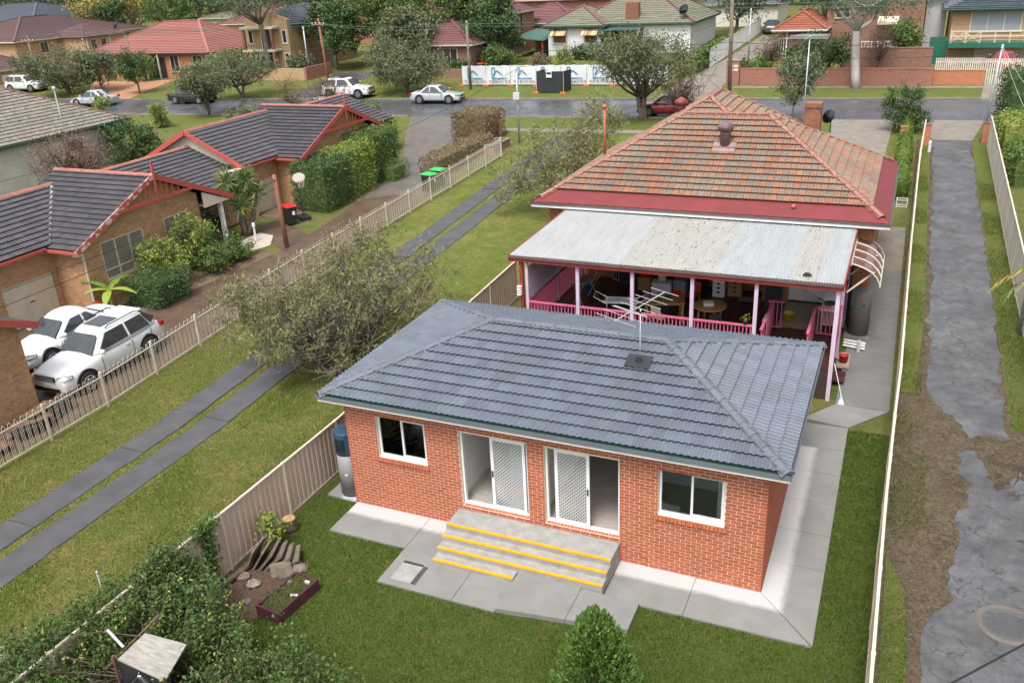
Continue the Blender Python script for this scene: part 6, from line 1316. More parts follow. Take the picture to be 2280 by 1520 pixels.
        if suv: MB().tube([(xb-.35, s*wt*.93, H-.01), (xb-.5, s*wt*.95, H+.05), (xc+.35, s*wt*.95, H+.05), (xc+.2, s*wt*.93, H-.01)], .022, 6).build('roof_rail', 'black_trim', t)
        for x in (h-.93, -h+1.0):
            R_ = .33 if not suv else .385; M = Matrix.Translation((x, s*(w-.09), R_)) @ Matrix.Rotation(rad(90), 4, 'X')
            MB().lathe([(R_+.075, -.10), (R_+.075, .10)], (0, 0, 0), 28, Matrix.Translation((0, -s*.005, .03)) @ M).build('wheel_arch', 'black_trim', t, False)
            wl_ = MB().lathe([(R_*.66, -.115), (R_*.93, -.115), (R_, -.08), (R_, .08), (R_*.93, .115), (R_*.66, .115)], (0, 0, 0), 28, Matrix.Translation((0, s*.0105, 0)) @ M).build('wheel', 'tyre', t, True)
            rb = MB().lathe([(R_*.66, -.06), (R_*.66, .06)], (0, 0, 0), 24, Matrix.Translation((0, s*.012, 0)) @ M); rb.build('rim_barrel', 'black_trim', wl_)
            sp_ = MB()
            for k in range(6):
                a = 2*math.pi*k/6+.3; sp_.bar((x+.03*math.cos(a), s*(w+.04), R_+.03*math.sin(a)), (x+R_*.64*math.cos(a), s*(w+.04), R_+R_*.64*math.sin(a)), .075, .03, up=(0, 1, 0))
            sp_.tube([(x+R_*.62*math.cos(2*math.pi*k/20), s*(w+.034), R_+R_*.62*math.sin(2*math.pi*k/20)) for k in range(21)], .02, 5, False); sp_.build('rim', 'rim', wl_)
    for s in (1, -1): MB().box(-h+1.42, h-1.36, s*w*.955-.02, s*w*.955+.02, ck-.03, ck+.06).build('side_skirt', 'black_trim', t); MB().bar((xa-.40, s*(wb+.02), zb+.06), (xd+.5, s*(wb+.02), zb+.06), .02, .02).build('window_trim', 'rim', t)
    g = MB().box(h-.06, h+.005, -w*.48, w*.48, be*.60 if not suv else .76, be*.74 if not suv else .93).build('grille', 'black_trim', t)
    if suv:
        for i in range(7): MB().box(h-.0, h+.02, -w*.44+i*.128, -w*.44+i*.128+.09, .775, .915).build('grille_slot', 'rim', g)
    MB().box(h-.08, h-.005, -w*.62, w*.62, ck+.05, ck+.2).build('lower_intake', 'black_trim', t); MB().box(h-.03, h+.012, -.19, .19, ck+.22, ck+.32).build('number_plate', 'plate_yellow', t)
    MB().box(-h-.012, -h+.03, -.19, .19, be*.72, be*.72+.1).build('number_plate', 'plate_yellow', t)
    if suv: MB().box(xc+.9, xb-.35, -wt*.62, wt*.62, H+.012, H+.022).build('sunroof', 'car_glass', t); MB().box(xc-.12, xc+.15, -wt*.8, wt*.8, H-.075, H-.035).build('spoiler', col, t)
    place(t, loc, rz); return t
def gl(x, y, dz=.014): return (x, y, G(x, y)+dz)
TILT = math.atan(.045)
c_ = car('white SUV with sunroof parked behind the picket fence', gl(-13.62, 4.2), rad(-90), 'paint_white', 'suv', 'white cars in front of the villa'); c_.rotation_euler = (0, math.atan(.045), rad(-90)); c_.location.z -= .02
c_ = car('white sedan parked between the garage door and the SUV', gl(-16.5, 5.2), rad(-92), 'paint_white', 'sedan', 'white cars in front of the villa'); c_.rotation_euler = (0, math.atan(.045), rad(-92))
car('silver sedan parked at the kerb beside the builders banner', gl(-24.6, fs(-24.6)-1.15), SA, 'paint_silver', 'sedan')
car('red hatchback parked under the street tree behind the old house', gl(-3.9, st(-3.9)+1.15), math.pi+SA, 'paint_red', 'hatch')
car('silver sedan seen from behind driving away on the left', gl(-60.2, 47.4), math.pi+SA+.1, 'paint_silver', 'sedan', 'cars on the road')
car('black car half hidden under two street trees', gl(-49.8, fs(-49.8)-1.3), SA, 'paint_black', 'sedan')
car('white SUV hidden behind bare branches across the street', gl(-34.6, 53.0), SA, 'paint_white', 'suv')
car('white car low behind the corner hedge on the street', gl(-31.6, 45.9), SA, 'paint_white', 'hatch')
car('white van parked behind the fibro house roof', gl(-77, 53.6), SA, 'paint_white', 'suv')
car('dark car at the top of the sloping far driveway', gl(-3.6, 97), rad(95), 'paint_grey', 'sedan', 'cars in far driveways')
car('red car behind the white pickets at the garage', gl(19.1, 69.3), rad(90), 'paint_red', 'sedan', 'cars in far driveways') # black van
# ================================================================ grass
leafmat('blade_back', [(.055, .105, .012), (.08, .14, .018), (.11, .165, .025), (.13, .15, .035), (.04, .075, .01)], .3)
leafmat('blade_yard', [(.14, .155, .035), (.20, .19, .06), (.24, .205, .08), (.10, .14, .025), (.28, .23, .10)], .3)
leafmat('blade_lane', [(.08, .14, .02), (.13, .17, .03), (.19, .18, .06), (.06, .11, .018)], .3)
def blades(name, lbl, regions, n, m, h=.05, holes=(), edges=None, patch=None):
    A = np.array([(r[1]-r[0])*(r[3]-r[2]) for r in regions]); k = rng.choice(len(regions), n, p=A/A.sum()); R = np.array(regions)[k]
    x = R[:, 0]+rng.random(n)*(R[:, 1]-R[:, 0]); y = R[:, 2]+rng.random(n)*(R[:, 3]-R[:, 2]); keep = np.ones(n, bool)
    for a in holes: keep &= ~((x > a[0]) & (x < a[1]) & (y > a[2]) & (y < a[3]))
    if edges: keep &= ~edges(x, y)
    if patch is not None: keep &= (np.sin(x*1.7+np.sin(y*1.3)*1.5)+np.sin(y*1.1+x*.6)+rng.normal(size=n)*.5) > patch
    x, y = x[keep], y[keep]; n = len(x); z = np.where(y < 2, 0, .045*(y-2)); hh = h*rng.uniform(.5, 1.5, n); a = rng.random(n)*6.283; w = .009*rng.uniform(.7, 1.6, n)
    l = rng.normal(size=(n, 2))*.5*hh[:, None]; V = np.empty((n, 3, 3), np.float32)
    V[:, 0] = np.stack([x-w*np.cos(a), y-w*np.sin(a), z], 1); V[:, 1] = np.stack([x+w*np.cos(a), y+w*np.sin(a), z], 1); V[:, 2] = np.stack([x+l[:, 0], y+l[:, 1], z+hh], 1)
    o = npmesh(name, V.reshape(-1, 3), np.arange(n*3).reshape(n, 3), m, kind='stuff'); tag(o, lbl, 'grass'); return o
blades('lawn_grass', 'short green grass of the back lawn around the granny flat', [(-1.2, 12.85, -6.8, 7.7)], 150000, 'blade_back', .055, [(0, 10.6, -.02, 5.95), (.02, 2.27, -1.34, 0), (2.24, 5.29, -2.66, 0), (5.28, 8.21, -2.5, 0), (7.3, 11.84, -1.36, 0), (10.5, 11.84, -1.3, 7.75), (-.96, 0, 0, .96), (-1.3, .35, -5.8, -2.7)])
blades('yard_grass', 'yellow green grass of the side yard beside the strip driveway', [(-11.2, -1.4, -7.3, 14)], 150000, 'blade_yard', .05, [], lambda x, y: ((x > -8.62-.03*(y+2)) & (x < -7.6-.03*(y+2))) | ((x > -7.3-.03*(y+2)) & (x < -6.28-.03*(y+2))))
blades('lane_grass_tufts', 'patchy grass along both sides of the cracked lane', [(13.1, 13.75, 8.5, 36), (16.1, 16.8, 9, 36), (13.08, 13.6, -6, 2.6), (13.1, 13.9, 2.6, 9)], 36000, 'blade_lane', .07, [], None, -.2)
leafmat('blade_fresh', [(.09, .17, .02), (.13, .21, .03), (.17, .23, .04), (.07, .13, .015)], .3)
leafmat('blade_dark', [(.04, .08, .01), (.055, .10, .014), (.075, .125, .02)], .3)
SE = lambda x, y: ((x > -8.62-.03*(y+2)) & (x < -7.64-.03*(y+2))) | ((x > -7.26-.03*(y+2)) & (x < -6.28-.03*(y+2)))
blades('yard_grass_fresh', 'fresh green grass patches of the side yard near the fence', [(-6.2, -1.4, -7.3, 12)], 60000, 'blade_fresh', .065, [], SE, .35); blades('lawn_tufts', 'darker tufts of grass in the back lawn', [(-1.2, 12.85, -6.8, 7.7)], 60000, 'blade_dark', .08, [(0, 10.6, -.02, 5.95), (.02, 2.27, -1.34, 0), (2.24, 5.29, -2.66, 0), (5.28, 8.21, -2.5, 0), (7.3, 11.84, -1.36, 0), (10.5, 11.84, -1.3, 7.75), (-.96, 0, 0, .96), (-1.3, .35, -5.8, -2.7)], None, .5)
# ================================================================ rear garden corner
mat('soil', (.10, .06, .04), (.055, .035, .025), rough=1, scale=9, bump=1, bscale=25); mat('planter_purple', (.085, .025, .04), (.06, .018, .03), rough=.5); mat('stone', (.19, .155, .12), (.11, .09, .07), rough=.9, scale=4, bump=.5, bscale=20); mat('stone_pale', (.26, .235, .21), (.17, .15, .13), rough=.9, scale=6, bump=.5); mat('wood_cut', (.42, .27, .14), (.25, .15, .08), rough=.9, scale=8)
sheet('dug_soil', 'soil', [[(-1.28, -5.9), (-.1, -5.6), (.35, -4.6), (.4, -3.4), (-.1, -2.6), (-.75, -2.4), (-1.28, -3)]], .012)
pb = thing('planter_box', 'dark purple divided planter box sprouting grass on the back lawn', 'planter'); q = MB()
for a in ((-.34, .34, -.66, -.62), (-.34, .34, .62, .66), (-.34, -.30, -.62, .62), (.30, .34, -.62, .62), (-.30, .30, -.02, .02)): MB().box(*a, 0, .3).build('side_board', 'planter_purple', pb)
MB().box(-.3, .3, -.62, .62, .0, .22).build('soil', 'soil', pb)
C_ = np.stack([rng.uniform(-.28, .28, 1500), rng.uniform(-.6, .6, 1500), rng.uniform(.22, .36, 1500)], 1); leaves('sprouting_grass', C_, .12, 'blade_lane', pb, .08, -.8)
MB().cbox((.2, .45, .31), (.12, .05, .07)).build('plant_tag', 'white_paint', pb); MB().cbox((.22, -.02, .31), (.16, .06, .02), .4).build('plant_tag', 'white_paint', pb); MB().cbox((-.2, .3, .28), (.1, .1, .06)).build('stone', 'stone_pale', pb)
place(pb, (.72, -3.95, .0), rad(-6))
sk_ = thing('stump_log', 'cut round log standing beside the fence post', 'log', (-.95, -1.65, 0)); MB().lathe([(.17, 0), (.2, .1), (.185, .36), (.18, .38)], (-.95, -1.65, 0), 14).build('bark', 'bark_brown', sk_); MB().lathe([(.165, .381), (.16, .388)], (-.95, -1.65, 0), 14).build('cut_face', 'wood_cut', sk_)
for i in range(6):
    o = MB().box(-.02, .025, -.32, .32, 0, .62, Matrix.Translation((-1.05+i*.13, -3.05+.03*i, 0)) @ Matrix.Rotation(rad(12+4*i), 4, 'Z') @ Matrix.Rotation(rad(24+8*i), 4, 'Y')).build('paving_slab', 'stone'); tag(o, ['innermost paving slab leaning against the fence', 'second leaning slab from the fence', 'third leaning slab from the fence', 'fourth leaning slab from the fence', 'fifth leaning slab from the fence', 'outermost and flattest leaning paving slab'][i], 'slab', 'old paving slabs stacked by the fence')
def rock(lbl, x, y, r, m='stone', z=None):
    P_ = []
    mb = MB(); mb.lathe([(r*.55, 0), (r*.95, r*.22), (r, r*.42), (r*.7, r*.72), (r*.2, r*.82)], (0, 0, 0), 9); mb.v = [(x+a*rng.uniform(.8, 1.2), y+b*rng.uniform(.8, 1.2), (G(x, y) if z is None else z)+c*rng.uniform(.8, 1.15)) for a, b, c in mb.v]
    o = mb.build('rock', m); tag(o, lbl, 'rock', 'rubble beside the planter'); return o
rock('large pale rock in front of the leaning slabs', -.45, -3.75, .17, 'stone_pale'); rock('grey rock at the slab pile foot', -.85, -3.6, .16); rock('flat brownish rock beyond the planter box', .25, -2.9, .2); rock('small rock on the dug soil', -.2, -4.3, .12); rock('dark clod of earth by the planter', .1, -4.0, .15, 'soil')
for i, (x, y, a) in enumerate(((-.05, -3.3, 40), (.12, -3.25, 55))): o = MB().box(-.18, .18, -.025, .025, 0, .34, Matrix.Translation((x, y, .02)) @ Matrix.Rotation(rad(a), 4, 'Z') @ Matrix.Rotation(rad(-30), 4, 'X')).build('broken_slab', 'stone'); tag(o, ('broken slab piece nearer the fence', 'broken slab piece nearer the planter box')[i], 'slab', 'broken slabs')
MB_ = MB().bar((-1.2, -5.7, .1), (-.95, -3.2, .12), .14, .06).build('old_sleeper', 'bark_brown'); tag(MB_, 'weathered timber sleeper lying along the steel fence', 'timber')
bush('small citrus sapling beside the leaning slabs', (-.85, -2.45), [(0, 0, .7, .32, .32, .35)], 420, .11, 'leaf_lime', k=20, rc=.16, stems=2)
# vine climbing the fence, hedge mass over the old shed
vn = thing('climbing_vine', 'green climbing vine over the top of the steel fence', 'vine', (-1.3, -4, 0)); P_ = np.concatenate([np.stack([rng.normal(-1.26, .04, 900), rng.normal(-4.05, .10, 900), rng.uniform(.2, 1.75, 900)**1.], 1), np.stack([rng.normal(-1.33, .1, 700), rng.normal(-4.1, .22, 700), rng.normal(1.62, .1, 700)], 1)]); leaves('vine_leaves', P_, .085, 'leaf_mid', vn, .6); limb(q_ := MB(), (-1.25, -4.0, 0), (-1.25, -4.1, 1.6), .02, .008); q_.build('vine_stem', 'bark_brown', vn)
tp_ = rng.random(2600); leafmat('leaf_tip', [(.30, .31, .07), (.36, .35, .09), (.22, .26, .05)])
HT = tree('large unruly hedge with yellow tips covering the old shed', (.4, -7.5), [(-1.4, .6, 1.0, 1.2, 1.3, 1.0), (-2.3, -.4, .8, 1.1, 1.6, .9), (.0, 1.1, 1.35, 1.1, .9, .85), (1.6, .9, 1.0, 1.2, .9, .8), (2.9, .6, .9, 1.2, .9, .8), (1.8, -.4, .8, 1.6, .9, .8), (-.6, 1.7, 1.1, .8, .8, .8), (-1.75, 1.0, 1.5, .55, .9, .55), (-1.75, -.4, 1.5, .6, 1.1, .55), (-1.75, -1.8, 1.5, .6, 1.1, .6), (.9, .9, 1.35, .7, .5, .6), (3.9, .2, .6, .9, 1.0, .6), (-1.7, -1.6, .9, 1.6, 1.3, 1.0), (-.3, -1.9, .9, .9, .9, .9), (2.6, -1.4, .7, 2.0, 1.2, .8)], 62000, .085, 'leaf_vine', trunk=.05, fork=.3, nl=10, stems=8, k=760, rc=.27, aspect=.55, shell=.45, twigs=220, name='hedge_shrub', cat='shrub', bark='bark_brown', tw=.007)
_v = np.empty(len(HT.children[-1].data.vertices)*3, np.float32); HT.children[-1].data.vertices.foreach_get('co', _v); _v = _v.reshape(-1, 4, 3).mean(1)+np.array(HT.location, np.float32); _g = {}
for q in _v[rng.permutation(len(_v))]:
    kk_ = (int(q[0]*5), int(q[1]*5)); _g[kk_] = q if kk_ not in _g or q[2] > _g[kk_][2] else _g[kk_]
_t = np.array(list(_g.values())); leaves('young_tips', np.repeat(_t, 5, 0)+rng.normal(size=(len(_t)*5, 3))*.06, .075, 'leaf_tip', HT, .5)
bush('leafy top of the hedge leaning over the fence corner', (-1.2, -5.4), [(0, 0, 1.35, .55, .6, .7), (.3, .2, 1.0, .6, .5, .6)], 6500, .085, 'leaf_vine', k=90, rc=.22, aspect=.55, twigs=50, tw=.007)
od = thing('old_shed', 'derelict shed frame with flaking white roof panel in the hedge', 'shed', (.6, -7.6, 0)); mat('flaking_white', (.30, .29, .265), (.20, .19, .17), rough=.85, scale=4, stretch=(1, 5, 1), spots=((.25, .2, .16), 6, .6)); mat('rust', (.16, .08, .05), (.09, .06, .05), rough=.9, scale=12)
MB().add([(.05, -7.9, 1.62), (1.3, -8.0, 1.62), (1.1, -7.2, 1.72), (.12, -7.25, 1.72), (.05, -7.9, 1.59), (1.3, -8.0, 1.59), (1.1, -7.2, 1.69), (.12, -7.25, 1.69)], [(0, 1, 2, 3), (7, 6, 5, 4), (0, 4, 5, 1), (1, 5, 6, 2), (2, 6, 7, 3), (3, 7, 4, 0)]).build('roof_panel', 'flaking_white', od)
for a, b in (((-.02, -7.95, 0), (-.02, -7.92, 1.7)), ((1.3, -8.0, 0), (1.3, -8.0, 1.7)), ((-.4, -7.9, 1.2), (.2, -6.9, 1.9)), ((-.4, -7.9, 0), (-.4, -7.9, 1.25))): MB().bar(a, b, .04).build('frame_bar', 'rust', od)
MB().bar((-.5, -7.55, 1.85), (.1, -7.75, 1.8), .05, .02).build('loose_strip', 'alu_dull', od); MB().box(.02, 1.28, -7.9, -7.86, .1, 1.6).build('back_sheet', 'dark_metal', od); MB().bar((.75, -7.9, 1.2), (.8, -8.1, 1.66), .06, .03).build('prop', 'alu_dull', od)
o = MB().tube([(-3.1, -5.6, 0), (-3.15, -5.6, 1.05)], .025, 6).build('garden_stake', 'lead'); tag(o, 'thin pale stake standing in the hedge edge', 'stake')
# bottom conifer
cf = thing('conifer_bush', 'upright pointed conifer bush at the bottom edge of the lawn', 'conifer', (8.35, -4.75, 0)); n = 34000
sp = rng.normal(size=(230, 3)); tt_ = rng.random(230); rr_ = (1-tt_)**.62*1.0+.06; an = rng.random(230)*6.283; tips = np.stack([8.35+rr_*np.cos(an), -4.75+rr_*np.sin(an), .2+tt_*2.35], 1); ii = rng.integers(0, 230, n); kk = rng.random(n)[:, None]
ax = np.array([8.35, -4.75, 0]); inner = np.stack([8.35+(tips[:, 0]-8.35)*.55, -4.75+(tips[:, 1]+4.75)*.55, tips[:, 2]-.32], 1); P_ = inner[ii]+(tips[ii]+np.array([0, 0, .18])-inner[ii])*kk+rng.normal(size=(n, 3))*.075*(1.15-kk); d_ = (tips-inner)[ii]; d_ /= np.linalg.norm(d_, axis=1)[:, None]
leaves('foliage', P_, .09, 'leaf_conifer', cf, .35, along=d_*1.3+np.array([0, 0, .5])); limb(q_ := MB(), (8.35, -4.75, 0), (8.35, -4.75, 1.2), .07, .02); q_.build('trunk', 'bark_brown', cf)
# ================================================================ lane details
mh = thing('manhole_cover', 'round brick paved manhole cover set in the lane', 'manhole', (15.5, .75, 0)); MB().lathe([(.62, 0), (.62, .018), (.5, .022), (.5, .016)], (15.5, .75, 0), 36).build('collar', 'paver_grey', mh, False); mat('manhole_grey', (.10, .105, .105), (.075, .08, .08), rough=.5, scale=8)
MB().lathe([(.49, 0), (.49, .02)], (15.5, .75, .0), 36).build('lid', 'manhole_grey', mh)
q_ = bpy.data.meshes.new('lid_block'); t_ = MB().box(0, .145, 0, .07, 0, .006); q_.from_pydata(t_.v, [], t_.f); q_.materials.append(MATS['concrete_strip'])
for i in range(-6, 6):
    for j in range(-3, 3):
        x, y = j*.155+.078*(i % 2), i*.08
        if math.hypot(x+.07, y+.035) < .42: o = link('lid_block', q_, mh); o.location = Vector((15.5+x, .75+y, .02))-acc(mh)
for i in range(46):
    x, y = rng.uniform(13.3, 15.6), rng.uniform(-1, 9.5); o = None
    r = rng.uniform(.012, .032); mb = MB().lathe([(r*.6, 0), (r, r*.4), (r*.4, r*.8)], (0, 0, 0), 6); mb.v = [(x+a*rng.uniform(.7, 1.3), y+b*rng.uniform(.7, 1.3), G(x, y)+.004+c) for a, b, c in mb.v]
    if i == 0: LS = MB()
    LS.add(mb.v, mb.f)
o = LS.build('loose_stones', 'stone', kind='stuff'); tag(o, 'loose stones scattered over the broken lane edge', 'stones')
# palm frond at the right edge, brick piers and bollard at the lane mouth
pm_ = thing('palm', 'yellowing palm fronds arching in from the right edge', 'palm', (18.3, 14.5, .56)); V = []; F = []
limb(q_ := MB(), (18.3, 14.5, .4), (18.3, 14.5, 3.6), .16, .12, 10); q_.build('trunk', 'bark_grey', pm_)
for a in range(12):
    an = a*math.pi/6+.3; st_ = MB(); pts = [Vector((18.3, 14.5, 3.6))+Vector((math.cos(an)*t*2.7, math.sin(an)*t*2.7, 1.0*t-2.1*t*t)) for t in np.linspace(0, 1, 9)]; st_.tube(pts, [.03, .028, .025, .022, .02, .016, .012, .01, .006], 5); fr_o = st_.build('frond_stem', 'leaf_yellow', pm_)
    C_ = []; D_ = []
    for i in range(1, 9):
        for k in range(12):
            s = rng.choice((-1, 1)); p = pts[i-1].lerp(pts[i], k/12); side = Vector((-math.sin(an), math.cos(an), 0))*s; dd = (side*.5+Vector((math.cos(an)*.35, math.sin(an)*.35, -.55))).normalized(); L = .5*(1-.4*i/9); C_.append(p+dd*L*.5); D_.append(dd)
    leaves('frond_leaflets', [tuple(c) for c in C_], .52, 'leaf_yellow' if a % 2 else 'leaf_spear', fr_o, .06, along=np.array([tuple(d) for d in D_])*3)
for x, y, lb in ((13.55, 42.0, 'brick gate pier left of the lane mouth'), (16.75, 42.9, 'brick gate pier right of the lane mouth'), (12.3, 41.2, 'low brick pier of the old house front fence')):
    t = thing('gate_pier', lb, 'pier', (x, y, G(x, y)), 'brick gate piers'); MB().box(x-.2, x+.2, y-.2, y+.2, G(x, y), G(x, y)+1.15).build('pier', 'bw_orange', t); MB().box(x-.23, x+.23, y-.23, y+.23, G(x, y)+1.15, G(x, y)+1.22).build('cap', 'bw_brown', t)
bo = thing('bollard', 'short white post on the grass beside the lane', 'post', (13.75, 40.2, G(0, 40.2))); MB().lathe([(.09, 0), (.09, .55), (.05, .66)], (13.75, 40.2, G(0, 40.2)), 12).build('post', 'white_paint', bo); MB().lathe([(.093, .4), (.093, .45)], (13.75, 40.2, G(0, 40.2)), 12).build('band', 'lead', bo)
cr = thing('wire_crate', 'white wire crate on the grass beside the lane fence', 'crate', (12.6, 29.4, 1.23)); z = G(0, 29.4)
for k in range(2):
    for s in (-1, 1): MB().box(12.6-.24, 12.6+.24, 29.4+s*.2-.012, 29.4+s*.2+.012, z+.02+k*.32, z+.05+k*.32).build('wire_rail', 'white_paint', cr); MB().box(12.6+s*.24-.012, 12.6+s*.24+.012, 29.2, 29.6, z+.02+k*.32, z+.05+k*.32).build('wire_rail', 'white_paint', cr)
for sx in (-1, 1):
    for sy in (-1, 1): MB().box(12.6+sx*.24-.014, 12.6+sx*.24+.014, 29.4+sy*.2-.014, 29.4+sy*.2+.014, z, z+.38).build('corner_wire', 'white_paint', cr)
# ================================================================ villa gardens
sheet('pebble_bed', 'gravel_pale', [[(-18.2, 16.6), (-17.4, 15.9), (-16.6, 15.8), (-16.0, 17.1), (-16.8, 18.4), (-17.8, 18.6)]], .02)
yu = thing('yucca', 'tall multi headed yucca beside the villa garage', 'yucca', (-18.3, 18.0, .72)); q_ = MB(); H_ = [(-18.75, 17.75, 3.6), (-18.0, 18.4, 3.6), (-18.45, 18.0, 3.0), (-17.7, 18.7, 2.9), (-18.1, 17.8, 2.4), (-18.5, 18.6, 2.5)]
for h in H_: limb(q_, (-18.3, 18.1, .6), (h[0], h[1], h[2]), .14, .09, 8, .1)
q_.build('trunk', 'bark_grey', yu, True)
for h in H_:
    n = 150; d = rng.normal(size=(n, 3)); d[:, 2] += .35; d /= np.linalg.norm(d, axis=1)[:, None]; leaves('leaf_head', np.array(h)+d*.42, .8, 'leaf_spear', yu, .075, along=d*8)
bnp = thing('banana_plant', 'young banana plant with bright leaves behind the white sedan', 'banana plant', (-17.6, 8.5, .3)); q_ = MB().tube([(-17.6, 8.5, .2), (-17.6, 8.5, 1.3)], [.09, .06], 8); q_.build('stem', 'leaf_banana', bnp)
for a, el, L in ((.2, .5, 1.3), (1.6, .9, 1.2), (2.9, .4, 1.3), (4.2, .7, 1.0), (5.3, .2, 1.1), (3.5, 1.1, 1.2)):
    mb = MB(); n = 7
    for i in range(n+1):
        t = i/n; r = L*t*math.cos(el*(1-t*.9)); zz = 1.25+L*t*math.sin(el)-.55*t*t*L; w = .17*math.sin(math.pi*min(1, .12+t*.88))+.01; p = (-17.6+r*math.cos(a), 8.5+r*math.sin(a)); nx, ny = -math.sin(a), math.cos(a)
        mb.v += [(p[0]+nx*w, p[1]+ny*w, zz-.04), (p[0], p[1], zz), (p[0]-nx*w, p[1]-ny*w, zz-.04)]
    mb.f = [(3*i+j, 3*i+3+j, 3*i+4+j, 3*i+1+j) for i in range(n) for j in (0, 1)]; mb.build('leaf_blade', 'leaf_banana', bnp, True)
pt_ = thing('plant_pot', 'terracotta pot at the porch step beside the pebbles', 'pot', (-17.7, 16.2, .65)); MB().lathe([(.16, 0), (.25, .32), (.27, .34), (.27, .4), (.23, .4), (.22, .35)], (-17.7, 16.2, .65), 18).build('pot', 'cap_terracotta', pt_, True); leaves('plant', np.array((-17.7, 16.2, 1.35))+rng.normal(size=(120, 3))*np.array((.12, .12, .28)), .14, 'leaf_mid', pt_)
lm = thing('garden_light', 'white bollard garden light standing in the pebbles', 'garden light', (-17.1, 17.4, .7)); MB().tube([(-17.1, 17.4, .69), (-17.1, 17.4, 1.5)], .05, 10).build('post', 'white_paint', lm); MB().lathe([(.08, 0), (.085, .04), (.06, .1), (.085, .12), (.06, .18), (.02, .2)], (-17.1, 17.4, 1.5), 12).build('lamp_head', 'white_paint', lm)
mat('bin_black', (.02, .022, .026), rough=.6); mat('bin_red', (.5, .015, .02), rough=.5); mat('bin_green', (.05, .45, .10), rough=.5)
def wbin(lbl, x, y, lid, rz=0.):
    t = thing('wheelie_bin', lbl, 'bin', group='wheelie bins'); MB().add([(-.24, -.28, .08), (.24, -.28, .08), (.24, .28, .08), (-.24, .28, .08), (-.29, -.36, .98), (.29, -.36, .98), (.29, .36, .98), (-.29, .36, .98)], [(0, 3, 2, 1), (4, 5, 6, 7), (0, 1, 5, 4), (1, 2, 6, 5), (2, 3, 7, 6), (3, 0, 4, 7)]).build('body', 'bin_black', t)
    MB().add([(-.31, -.4, .985), (.31, -.4, .985), (.31, .4, .985), (-.31, .4, .985), (-.27, -.33, 1.06), (.27, -.33, 1.06), (.27, .36, 1.06), (-.27, .36, 1.06)], [(0, 3, 2, 1), (4, 5, 6, 7), (0, 1, 5, 4), (1, 2, 6, 5), (2, 3, 7, 6), (3, 0, 4, 7)]).build('lid', lid, t)
    for s in (-1, 1): MB().lathe([(.1, -.03), (.1, .03)], (0, 0, 0), 14, Matrix.Translation((s*.25, .3, .1)) @ Matrix.Rotation(rad(90), 4, 'Y')).build('wheel', 'tyre', t)
    MB().bar((-.22, .42, .94), (.22, .42, .94), .03).build('handle', 'bin_black', t); MB().box(.02, .16, -.345, -.335+.0, .55, .75).build('sticker', 'white_paint', t)
    place(t, gl(x, y), rz); return t
wbin('wheelie bin with bright red lid beside the timber pole', -17.0, 20.2, 'bin_red', rad(60)); wbin('left green lidded bin behind the picket fence', -12.35, 27.2, 'bin_green', rad(80)); wbin('right green lidded bin behind the picket fence', -12.3, 28.2, 'bin_green', rad(85)); wbin('red lidded bin beside the brick unit', -27.3, 66, 'bin_red'); wbin('yellow lidded bin in the sloping garden', 3.0, 65.6, 'yellow_nosing')
hoop = thing('basketball_hoop', 'portable basketball hoop in front of the villa garage wall', 'basketball hoop'); MB().cbox((0, 0, .08), (.95, .55, .16)).build('base', 'bin_black', hoop); MB().tube([(0, 0, .1), (-.1, 0, 2.0), (.05, 0, 2.2)], .035, 8).build('pole', 'dark_metal', hoop); MB().lathe([(.34, -.012), (.34, .012)], (0, 0, 0), 24, Matrix.Translation((.14, 0, 2.25)) @ Matrix.Rotation(rad(90), 4, 'Y') @ Matrix.Diagonal((.75, 1, 1, 1))).build('backboard', 'white_paint', hoop)
MB().tube([(.36+.19*math.cos(a), .19*math.sin(a), 2.08) for a in np.linspace(0, 6.283, 17)], .012, 5, False).build('rim', 'cone_orange', hoop); q_ = MB()
for i in range(10): a = i*.628; q_.tube([(.36+.19*math.cos(a), .19*math.sin(a), 2.07), (.36+.12*math.cos(a+.3), .12*math.sin(a+.3), 1.75)], .006, 3, False)
q_.build('net', 'white_paint', hoop); place(hoop, gl(-16.9, 21.2), rad(-35))
o = MB().box(-13.65, -13.5, 39.9, 40.05, 1.6, 3.0).build('timber_post', 'pole_wood_red'); tag(o, 'reddish timber gate post beside the brown hedge block', 'post')
gp = thing('brick_planter', 'low brick planter at the end of the picket fence', 'planter', (-12.6, 36.6, 1.5)); MB().box(-13.1, -12.1, 35.6, 38.2, 1.4, 2.05).build('wall', 'bw_red', gp); MB().box(-13.15, -12.05, 35.55, 38.25, 2.05, 2.12).build('coping', 'concrete_old', gp); MB().box(-12.95, -12.25, 35.8, 38, 2.1, 2.13).build('soil', 'soil', gp)
jk = thing('scrap_pile', 'heap of old boards and dark mats behind the picket fence', 'scrap', (-12.2, 0, 0))
for i in range(10): MB().cbox((-12.3+rng.uniform(-.35, .35), -.4+rng.uniform(-1.6, 1.6), .1+.05*i), (rng.uniform(.3, .6), rng.uniform(.8, 1.5), .05), rng.uniform(-.5, .5), rng.uniform(-.1, .1), rng.uniform(-.15, .15)).build('old_board', ('rust', 'dark_metal', 'bark_brown')[i % 3], jk)
wb_ = thing('white_container', 'white plastic container behind the picket fence at left edge', 'container', (-12.2, -2.3, 0)); MB().box(-12.5, -11.9, -2.6, -2.0, 0, .35).build('body', 'white_paint', wb_); MB().box(-12.53, -11.87, -2.63, -1.97, .35, .40).build('lid', 'white_paint', wb_)
o = MB().box(-.2, .2, -.1, .1, 0, .01, Matrix.Translation((-2.2, .6, .03)) @ Matrix.Rotation(.6, 4, 'Z')).build('litter', 'white_paint'); tag(o, 'scrap of white litter on the yard grass', 'litter')
